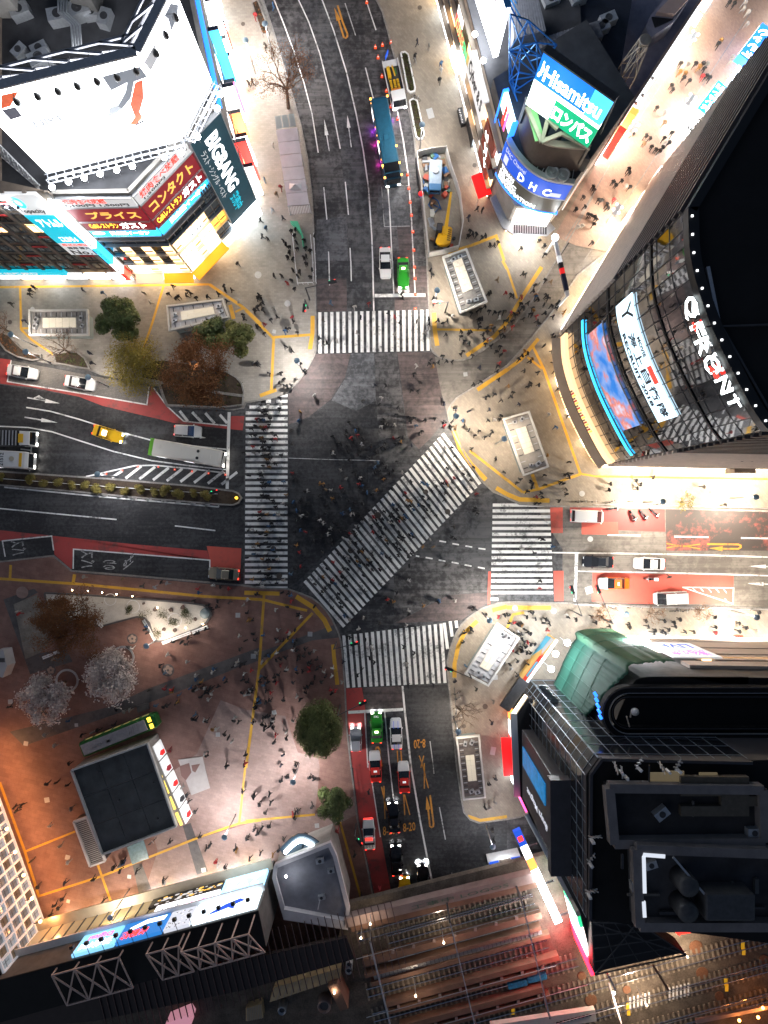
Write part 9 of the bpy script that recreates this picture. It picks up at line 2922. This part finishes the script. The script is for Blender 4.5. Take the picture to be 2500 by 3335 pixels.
# ================================================================== people: where they stand (survey tile, position, coat colour)
PEOPLE = {
 'A2': '20,530 45,525 60,100r 125,290 175,40b 120,1145b 105,1225 222,1195r 195,1235y 170,925w 170,1335g 235,1385 95,1400 128,1450b 105,1505 140,1515 240,1530 255,1555 275,1570 290,1475 315,1460 310,1500 320,1540 325,1580 280,1610 265,1640 300,1650 370,1530 380,1580 385,1630 410,1600 435,1500 370,1640 1090,270 1160,300w 1075,360 1075,390w 1240,410b 1240,445w 1230,510 1470,1330 1500,1335 1415,1385 1425,1470 1440,1490 1465,1490 1410,1505 1500,1510 1522,1500 1550,1560 1580,1560 1602,1540',
 'A3': '1410,20 1440,30 1510,20w 1500,60w 1530,80w 1525,155w 1355,265y 1340,285 1430,370w 1415,400w 1100,410 1150,410w 1195,410 1220,430y 1240,415 1270,410w 1250,442 1095,465y 1130,470y 1120,500 1155,520 1240,490r 1265,488 1280,505 1045,545 1050,575 950,690 1000,720g 1000,780y 800,850 880,870 905,885 870,915y 915,940 945,955 985,945 970,962 1045,850 995,885 1005,905w 1025,915 770,1080 775,1100 545,1190 550,1212 485,1255 495,1315 435,1335 670,1165 690,1180 725,1155 755,1185w 780,1190 580,1275 597,1280 635,1300 640,1325 680,1270r 515,1365 535,1370 555,1385 567,1397 550,1430 450,1445w 475,1440w 715,1500 727,1488 205,1530 235,1565 240,1620 260,1600 90,1580 540,1545',
 'B1': '190,215 195,188 215,170 70,270 155,380 525,185 655,205b 915,205w 955,265g 1070,210 1100,160 1120,238 1135,228 1185,220 1190,190 1210,205 1245,235 1320,230 1385,210 1440,255 1420,160 1430,185 1470,185 1510,20 1515,260w 1545,345 1550,367 1620,315 1635,290 1640,235 1640,420 1610,655 1640,650 570,585 585,650 1195,560',
 'B2': '85,215 95,235 75,240 110,265 95,275 55,320 75,300 110,310 175,300w 200,355 160,375 120,400r 120,465 70,415 300,382 295,362r 260,435 275,428 250,445b 325,455 255,545 290,575 345,655 370,700 315,740w 225,710 240,750 215,775 245,790 265,800 290,790 150,715 65,655 80,657 180,95 230,95 265,140r 300,60 290,125 310,180 345,75 330,98 420,60 410,105 385,25 540,265b 690,290w 780,270r 990,210 995,235 490,370 730,358 705,455w 465,490 490,520 515,520 580,510w 905,330 945,355r 980,390 945,465w 1085,385 1165,370 1165,402 1160,430w 1140,455w 1185,90 1175,60 1195,240 1210,250 1280,385 1310,350w 1220,380 1430,335 1470,322 1490,310 1520,290 1545,320 1580,330 1610,330 1640,320 1540,212 1552,203 1600,120y 1650,205r 1480,372 1500,368 1480,400 1530,430 1430,450 1415,458 1370,450 1365,485 1390,510 1420,525 1270,470 1250,400 1550,500w 1520,530 1560,540 1620,470 1640,480 1615,545 1590,580 1640,575r 1620,600 1380,575 1365,590 1440,600 1250,605 1310,640 1275,640 1175,630 1165,655 1190,672y 1225,645 1195,650 1610,650r 1600,668 1485,680 1595,700 1450,785 1490,770 1605,755 1540,860 1580,850 1520,870 1625,885 1545,945 1415,955 1330,940 1540,1015 1580,1010w 1610,1005 1620,985 1480,1080 1565,1085 1550,1110 1520,1120 1455,1110 1415,1075 1385,1050 1375,1015b 1330,1055y 1300,1050 1260,1048r 1262,1020 1590,1255 1640,1340 1435,1195 1445,1310 1310,1185 1465,1480r 1450,1590 1470,1602 435,855w 345,960y 335,1015b 820,790 890,790 860,870w 845,910 965,930 1085,665w 1070,715 1110,770 1055,820 1095,825 1260,910 1200,1000 1140,1010 1040,992 1070,995 1045,1020 1080,1045b 1120,1080 1100,1100 945,1045w 860,1050w 875,1030 655,1025 715,1065 700,1078b 670,1125r 710,1105r 640,1175 735,1165g 720,1200 800,1180 830,1215 555,1220w 285,1075 290,1160 780,1250 840,1280b 870,1285 820,1312b 820,1345 850,1340 960,1275 935,1330 910,1350 875,1385y 700,1360 725,1377w 680,1340 640,1385w 600,1330w 490,1415y 510,1450y 540,1455w 600,1440r 615,1460 390,1460w 465,1490 740,1430b 720,1442 770,1470b 800,1480 830,1455y 750,1465 550,1510y 565,1525 350,1515 295,1345r 310,1385 300,1530b 615,1605b 660,1580b 690,1610w 360,1615w 380,1622 985,1150y 1000,1120 975,1157 215,870 90,955 110,960 130,975 215,940 100,1055y 125,1055r 60,1050 165,1090 35,1105 60,1107 190,1130r 105,1145 120,1152 45,1180r 120,1195 150,1185 50,1220w 140,1225w 155,1250 150,1310y 95,1340g 100,1365 150,1405b 130,1415 85,1385 240,1400b 20,1360 125,1490 140,1492 105,1490 235,1540w 260,1550 205,1605w 190,1560 1210,1260w 1280,1315 1330,1240 1050,1400 1130,1410b 1155,1420b 1265,1405 1210,1430 1270,1470 1385,1490 1015,1470r 1005,1490 1025,1520y 1050,1525y 1045,1555 1025,1557 935,1550b 940,1575 960,1580 925,1450 1110,1550 1130,1560 1150,1580 1185,1590 1210,1615 930,1605 990,1630y 1005,1642 960,1640 880,1590 870,1640 790,1640w 740,1640',
 'B3': '100,80 115,86 245,120 280,130y 25,215 40,225 70,330 145,340 160,346 200,402 195,385 285,285 320,280 327,265 320,300 240,335 290,355 360,335y 367,320y 235,540 290,470 300,486 285,575 300,590 295,645 305,700 110,575y 95,605 75,625 150,640 160,625y 130,590 110,700 195,710 150,775 145,792 130,800 200,790 10,795y 40,835 25,865 75,910 325,815 265,975w 310,1055b 385,985 395,1275 240,1360 255,1235y 385,1355 405,1350 395,1375 370,1360 340,1410 357,1412 375,1450 375,1480 150,1400 160,1417 85,1385 65,1410 155,1440 130,1465 185,1500r 215,1475 225,1500 205,1542 180,1540 240,1420 660,1415 645,1455 815,1395 850,1420 825,1445 925,1375 1245,1435 330,1525 1385,1550',
 'C2': '660,170r 640,190 620,200w 810,65r 830,82 880,190w 870,170 890,215y 900,235 940,240 960,232 955,256 980,270 975,160 980,180 1000,195 990,210 1040,180 1062,190 1055,172b 1010,280 1050,300 1030,320 970,310 740,285y 790,335w 797,348 710,345y 725,352 650,320w 660,345 555,350r 545,482 552,466r 515,395 750,435 805,400 855,400 755,535 640,500 620,505 490,445y 440,490 610,635 545,645 625,695b 660,715w 640,590 930,90 910,100w 490,105w 350,60w 375,62 345,150b 380,160r 430,165 460,165 480,190 520,175w 540,140w 545,215 610,45b 690,45 310,160 310,250 340,290r 345,380r 315,390 485,290 285,430b 205,50w 155,90 165,107 40,145w 20,150 95,175 130,168 165,160 130,184 50,255w 85,250 50,300b 200,330w 125,345 137,352 130,430 85,415 40,465y 240,465w 105,500w 80,495 1320,130 1330,205 1310,195 1190,255y 1125,255y 1170,205w 1270,370 1035,375 1035,470w 960,545 900,590r 920,600 940,605y 905,614 890,578 1035,660w 1035,682 1130,630y 1220,608 1227,598b 1330,595w 1445,655 1460,650 850,740 745,705w 715,775w 820,590 1020,755w 1455,10 760,845 660,830 645,825 795,890w 802,906w 785,960 815,990 735,1030 710,1070 1005,890 1070,930 1020,1000w 1075,770 1030,1140 620,985 1425,770 1437,786 1390,800 1380,860 1395,1012b 1525,690 1605,700r 1640,690 1635,990 1465,1160 1575,1240w 1560,1370 1190,1135 1330,1110 10,590w 70,555 40,720 15,720y 190,655w 265,635 290,600r 285,562b 270,550 235,545 335,680 347,700w 330,692 435,630 205,780w 265,795r 280,802w 200,855w 110,815b 300,850b 315,880 300,910w 130,940 145,946b 70,925w 340,945 435,915w 395,995 320,1030b 255,1040 300,1115 400,1020r 402,1042r 435,1085 475,1015 450,1030 495,1050w 510,1075 550,1025w 545,1075w 610,1115w 540,1160r 570,1165r 545,1182 480,1110 420,1120 395,1140 375,1152 380,1180 325,1205w 345,1225 240,1225 95,1080b 115,1130b 90,1110 30,1155 20,1190w 42,1170 160,1180r 80,1220b 90,1245b 130,1240 155,1230 110,1340 130,1328 150,1330 105,1380 125,1392 150,1392 170,1358w 165,1377 178,1340 120,1412 190,1450r 180,1490 260,1430w 260,1470 50,1370 300,1360w 240,1575 225,1640 320,1640',
 'C1': '535,445w 780,455y 905,505 985,512g 1025,480 1065,485g 1255,520r 1265,545b 1355,500w 1400,510 1455,520r 1230,600 1320,625 1385,600 1380,635 1340,650 1460,605 1545,625w 1570,675 1590,720y 1575,590w 1635,555 1520,820w 1560,850 1525,905 1510,985w 1500,1003w 1550,995 1540,1095 1590,1160w 1580,1177 1560,1195w 1435,1110 1420,1090b 1350,1050w 1355,1030b 1385,1140 1245,1070w 1245,1095b 1280,1110y 1270,1125 1240,1150 1230,1167 1210,1150b 1300,1150w 1310,1166 1330,1160 1345,1185w 1300,1187 1325,1220w 1275,1210 1340,1148 1252,1162w 1320,1182 1285,1150 1140,1195b 1130,1240y 1118,1247 1090,1160r 1092,1178y 1045,1155r 950,1165 1015,1010 1045,1055b 1065,940w 1185,985w 990,1265b 1040,1270 1060,1263 755,1275w 740,1285 790,1300w 825,1290w 435,1360b 725,1380 620,1420 590,1430w 520,1450 285,1450w 350,1515w 440,1630 65,1270 345,965w 1240,1320b 1225,1345 1242,1352 1300,1355w 1312,1362 1490,1340w 1485,1357 1515,1365 1350,1415y 1375,1410w 1425,1445 1450,1465 1475,1490w 1300,1565w 1315,1577 1080,1545r 1605,1370w 1560,1575 1555,1630r 1440,1640 925,780 940,800 930,760b 1245,805 1258,798 1195,830 1155,860 1185,870 1100,860 1310,775 660,930w 675,936w 840,900w 820,890 115,665w 125,680r 560,850y 390,850',
 'C3': '215,200 230,210 290,255b 175,295 95,270w 210,470 210,520r 245,715 260,725 270,745 230,735 150,670 165,676 10,690 90,740 45,735r 125,700 180,710 260,785r 135,800 150,806 95,840 110,860 130,860r 150,872 175,870 120,890 95,910 65,930 125,925 150,930 65,980 130,980y 135,1000 20,1000 25,1030w 65,1070 390,700 380,685w 440,715 620,780 565,735 600,700 655,725 650,760 540,700 775,745 775,765 880,725 895,760 940,785 930,800 995,725 1095,715 1060,735 1065,760 985,790 1000,802 1025,780 1020,812w 1130,795 1185,795 1325,765 1325,800r 1470,740 1510,765 1470,790 1320,700 1595,670 1030,445 1580,785w',
 'D1': '300,130 365,120 430,140 100,275 110,300 140,265 320,395w 385,520w 455,285g 435,625w 205,615 595,735 415,755 780,620 760,650w 765,682 725,660 785,635b 870,685 400,855 350,900 375,915 660,870 320,960 350,1000 245,780 1040,740 1045,757w 1080,500 1270,465 1310,540 1335,520 1495,540 1502,552y 1370,625r 1385,645w 1430,660 1570,475 1615,420 1640,440 1440,20 1550,10 1540,180 1610,215 1650,260 1240,305 1190,200 1200,240 1160,150w',
 'D2': '50,200 85,260 150,195 160,250 125,315 225,105 265,85 310,50 405,90 435,100 420,270 315,310 300,325r 330,300 310,345 60,415 75,445 105,405 150,400 10,475 240,480 95,570 25,605 175,580y 210,545 690,580 735,850 750,870w 780,185 850,790r 535,420 550,450 580,430r 450,480r 1545,135 1585,95 1580,245w 1520,280 1548,285w 1575,495 1565,430',
}
def person_mesh(nm,joints,edges,rad):
 """one continuous body grown round a skeleton; slots: coat, trousers, skin, hair, shoes"""
 me = bpy.data.meshes.new(nm)
 me.from_pydata(joints,edges,[])
 o = bpy.data.objects.new(nm,me)
 COL.objects.link(o)
 sk = o.modifiers.new('skin','SKIN')
 sk.use_smooth_shade = True
 sv = me.skin_vertices[0].data
 for i,r in enumerate(rad):
  sv[i].radius = (r,r) if not isinstance(r,tuple) else r
  sv[i].use_root = i == 0
 ss = o.modifiers.new('sub','SUBSURF')
 ss.levels = ss.render_levels = 1
 bpy.context.view_layer.update()
 m = bpy.data.meshes.new_from_object(o.evaluated_get(bpy.context.evaluated_depsgraph_get()))
 bpy.data.objects.remove(o)
 head = Vector(joints[5])
 hands = [Vector(joints[8]),Vector(joints[11])]
 for p in m.polygons:
  c = p.center
  k = 0
  if c.z > 1.46:
   d = c-head
   k = 3 if (d.z > 0.03 or d.x <-0.015) else 2
  elif min((c-h).length for h in hands) < 0.10:
   k = 2
  elif c.z < 0.09:
   k = 4
  elif c.z < 0.78 and abs(c.y) < 0.2:
   k = 1
  p.material_index = k
  p.use_smooth = True
 return m
def pose(stride,swing,bend=0.0,lift=0.0):
 """walking facing +x; stride and swing in metres, bend leans the trunk forward"""
 J = [(0,0,0.95),(bend*0.3,0,1.15),(bend*0.7,0,1.36),(bend,0,1.47),(bend*1.1,0,1.53),(bend*1.3+0.015,0,1.64)]
 sh = (bend*0.7,1.38)
 for s in (1,-1):
  w = swing*s
  J += [(sh[0],0.18*s,sh[1]),(sh[0]-0.03+w*0.45,0.23*s,1.12),(sh[0]+0.06+w,0.2*s,0.88+abs(w)*0.15)]
 for s in (1,-1):
  t =-stride*s
  J += [(0,0.09*s,0.90),(t*0.55+0.05,0.1*s,0.50),(t-(0.04 if t < 0 else 0),0.1*s,0.09+(lift if t < 0 else 0)),(t+0.14,0.11*s,0.045+(lift*0.3 if t < 0 else 0))]
 E = [(0,1),(1,2),(2,3),(3,4),(4,5),(2,6),(6,7),(7,8),(2,9),(9,10),(10,11),(0,12),(12,13),(13,14),(14,15),(0,16),(16,17),(17,18),(18,19)]
 R = [(0.175,0.15),(0.17,0.14),(0.185,0.15),0.075,0.065,0.115,0.095,0.075,0.05,0.095,0.075,0.05,0.1,0.07,0.05,0.045,0.1,0.07,0.05,0.045]
 return J,E,R
VAR = [person_mesh('person_body',*pose(a,b,c,d)) for a,b,c,d in ((0.02,0.02,0,0),(0.19,0.1,0.03,0.04),(-0.19,-0.1,0.04,0.04),(0.24,0.14,0.06,0.06),(0.05,0.08,0.1,0))]
COATS = {'': [(0.012,0.012,0.014),(0.02,0.02,0.026),(0.03,0.028,0.026),(0.016,0.018,0.03),(0.04,0.036,0.034)],'r': [(0.24,0.02,0.022),(0.13,0.013,0.016)],'w': [(0.3,0.285,0.27),(0.2,0.19,0.175)],'b': [(0.02,0.06,0.13),(0.05,0.09,0.14)],'y': [(0.2,0.1,0.03),(0.15,0.1,0.06)],'g': [(0.2,0.2,0.21)]}
CNAME = {'': 'dark','r': 'red','w': 'pale','b': 'blue','y': 'tan','g': 'grey'}
COATM = {k: [mat(f'coat {CNAME[k]} {i}',c,0.85) for i,c in enumerate(v)] for k,v in COATS.items()}
TROUS = [mat('trousers '+n_,c,0.85) for n_,c in (('black',(0.012,0.012,0.015)),('denim',(0.03,0.04,0.07)),('grey',(0.06,0.058,0.055)),('beige',(0.2,0.16,0.12)))]
SKIN = mat('skin',(0.42,0.26,0.19),0.6)
HAIR = [mat('hair '+n_,c,0.5) for n_,c in (('black',(0.01,0.009,0.009)),('brown',(0.05,0.028,0.016)))]
SHOE = mat('shoes',(0.02,0.02,0.02),0.6)
for m in VAR:
 m.materials.clear()
 for x in (COATM[''][0],TROUS[0],SKIN,HAIR[0],SHOE):
  m.materials.append(x)
def inpoly(x,y,pts):
 c = False
 for i in range(len(pts)):
  (ax,ay),(bx_,by_) = pts[i],pts[i-1]
  if (ay > y) != (by_ > y) and x < (bx_-ax)*(y-ay)/(by_-ay)+ax:
   c = not c
 return c
REG = [('on the north zebra',[(1030,1005),(1405,1005),(1405,1155),(1030,1155)],'x'),('on the west zebra',[(785,1285),(945,1285),(945,1915),(785,1915)],'y'),('on the diagonal zebra',[(975,1890),(1445,1400),(1575,1575),(1110,2055)],'x'),
       ('on the east zebra',[(1590,1640),(1805,1640),(1805,1965),(1590,1965)],'y'),('on the south zebra',[(1105,2075),(1460,2015),(1460,2235),(1105,2245)],'x'),
       ('in the queue by the white shelter',[(915,720),(1030,720),(1030,950),(915,950)],'y'),('on the north-west pavement',[(-100,-100),(1030,-100),(1030,1180),(800,1400),(-100,1400)],'x'),
       ('on the shopping street',[(1720,820),(1740,760),(2300,-100),(2600,-100),(2600,300),(1990,860),(1870,980)],'y'),('on the north-east pavement',[(1220,-100),(1900,-100),(1760,800),(1780,1000),(1640,1190),(1380,1180)],'y'),
       ('before the glass tower',[(1350,1180),(1640,1190),(1780,1000),(2000,900),(2000,1540),(1900,1660),(1500,1660),(1450,1440),(1440,1330)],'y'),('on the bright east pavement',[(1850,1500),(2600,1500),(2600,1665),(1850,1665)],'x'),
       ('on the south-east corner',[(1455,1960),(1860,1960),(1700,2300),(1750,2720),(1450,2700)],'y'),('on the pavement south of the east road',[(1860,1960),(2600,1960),(2600,2100),(1860,2100)],'x'),
       ('beside the sand garden',[(-50,1900),(710,1900),(710,2110),(500,2230),(-50,2230)],'x'),('along the bus bay pavement',[(-50,1830),(810,1870),(810,1960),(-50,1940)],'x'),('in the lower square',[(-50,2480),(1180,2480),(1250,2960),(-50,3060)],'x'),('in the upper square',[(-50,1900),(1160,1900),(1160,2480),(-50,2480)],'x'),
       ('in the open middle of the crossing',[(-100,-100),(2600,-100),(2600,3400),(-100,3400)],'x')]
# which way people walk, by region: angle of travel in degrees
WALK = {'on the north zebra': (0,180),'on the west zebra': (95,275),'on the diagonal zebra': (46,226),'on the east zebra': (90,270),'on the south zebra': (5,185),'on the shopping street': (57,237),'on the bright east pavement': (0,180),'on the pavement south of the east road': (0,180),'along the bus bay pavement': (175,355)}
folk = []
for t,s in PEOPLE.items():
 for w_ in s.split():
  k = w_[-1] if w_[-1].isalpha() else ''
  x,y = (w_[:-1] if k else w_).split(',')
  sx,sy = src(t,int(x),int(y))
  for rn_,poly,ax in REG:
   if inpoly(sx,sy,poly):
    break
  folk.append([sx,sy,k,rn_,ax])
# streams of further walkers on the busiest stretches
xr = random.Random(5)
for (x0,y0,x1,y1,wd,n_) in ((866,1300,866,1900,62,75),(1060,1950,1500,1500,80,70),(960,1650,1230,1750,150,45),(1100,1500,1300,1350,160,25),(1560,1110,1790,930,60,40),(1000,2100,780,2250,110,40),(1620,2120,1700,2030,45,30)):
 for _ in range(n_):
  t_,w_ = xr.random(),xr.gauss(0,0.42)
  dx_,dy_ = x1-x0,y1-y0
  l_ = math.hypot(dx_,dy_)
  sx,sy = x0+dx_*t_-dy_/l_*wd*w_,y0+dy_*t_+dx_/l_*wd*w_
  for rn_,poly,ax in REG:
   if inpoly(sx,sy,poly):
    break
  folk.append([sx,sy,xr.choice(['']*14+['w','b','y','r']),rn_,ax])
pr_ = random.Random(21)
order = list(range(len(folk)))
# the 300 that stand out most: coloured coats first, then those farthest from a neighbour
def lone(i):
 a = folk[i]
 return min((a[0]-b[0])**2+(a[1]-b[1])**2 for j,b in enumerate(folk) if j != i)
order.sort(key=lambda i:-(lone(i)**0.5+(18 if folk[i][2] else 0)))
pick = set(order[:300])
def stand_z(sx,sy,reg):
 if 'zebra' in reg or 'middle of the crossing' in reg:
  return 0.016
 return 0.128
def travel(reg,i):
 if reg in WALK:
  return math.radians(pr_.choice(WALK[reg])+pr_.uniform(-18,18))
 return pr_.uniform(0,2*PI)
crowd_v,crowd_f,crowd_m = [],[],[]
groups = {}
for i,(sx,sy,k,reg,ax) in enumerate(folk):
 p = P(sx,sy,0.9)
 z = stand_z(sx,sy,reg)
 still = 'queue' in reg or pr_.random() < 0.2
 vi = pr_.choice((0,4)) if still else pr_.choice((1,2,3))
 rz = travel(reg,i)
 sc_ = pr_.uniform(0.93,1.05)
 ck = pr_.choice(COATM[k])
 tk = pr_.choice(TROUS)
 hk = HAIR[0] if pr_.random() < 0.75 else HAIR[1]
 if i in pick:
  o = bpy.data.objects.new('person',VAR[vi])
  COL.objects.link(o)
  o.location = (p.x,p.y,z)
  o.rotation_euler = (0,0,rz)
  o.scale = (sc_*1.12,sc_*1.12,sc_)
  for si,mm in ((0,ck),(1,tk),(3,hk)):
   o.material_slots[si].link = 'OBJECT'
   o.material_slots[si].material = mm
  o['category'] = 'person'
  o['group'] = 'people '+reg
  groups.setdefault((reg,k,still),[]).append((sx if ax == 'x' else sy,ax,o))
 else:
  me = VAR[vi]
  off = len(crowd_v)
  c_,s_ = math.cos(rz),math.sin(rz)
  for v in me.vertices:
   x,y,zz = v.co.x*sc_*1.12,v.co.y*sc_*1.12,v.co.z*sc_
   crowd_v.append((p.x+x*c_-y*s_,p.y+x*s_+y*c_,z+zz))
  ci = {'': 0,'r': 1,'w': 2,'b': 3,'y': 4,'g': 5}[k]
  for f_ in me.polygons:
   crowd_f.append([off+q for q in f_.vertices])
   crowd_m.append(ci if f_.material_index == 0 else 5+f_.material_index)
for (reg,k,still),lst in groups.items():
 lst.sort(key=lambda q: q[0])
 for j,(_p,ax,o) in enumerate(lst):
  verb = 'standing' if still else 'walking'
  lab = f'{CNAME[k]}-coated person {verb} {reg}'
  if len(lst) > 1:
   lab += f', {nth(j + 1)} such from {"left" if ax == "x" else "top"}'
  o['label'] = lab
me = bpy.data.meshes.new('crowd')
me.from_pydata(crowd_v,[],crowd_f)
for m in [COATM[q][0] for q in ('','r','w','b','y','g')]+[TROUS[1],SKIN,HAIR[0],SHOE]:
 me.materials.append(m)
me.polygons.foreach_set('material_index',crowd_m)
me.polygons.foreach_set('use_smooth',[True]*len(me.polygons))
cr = bpy.data.objects.new('crowd',me)
COL.objects.link(cr)
tag(cr,'the rest of the crowd walking over the crossing and pavements','crowd',kind='stuff')
settle_all()
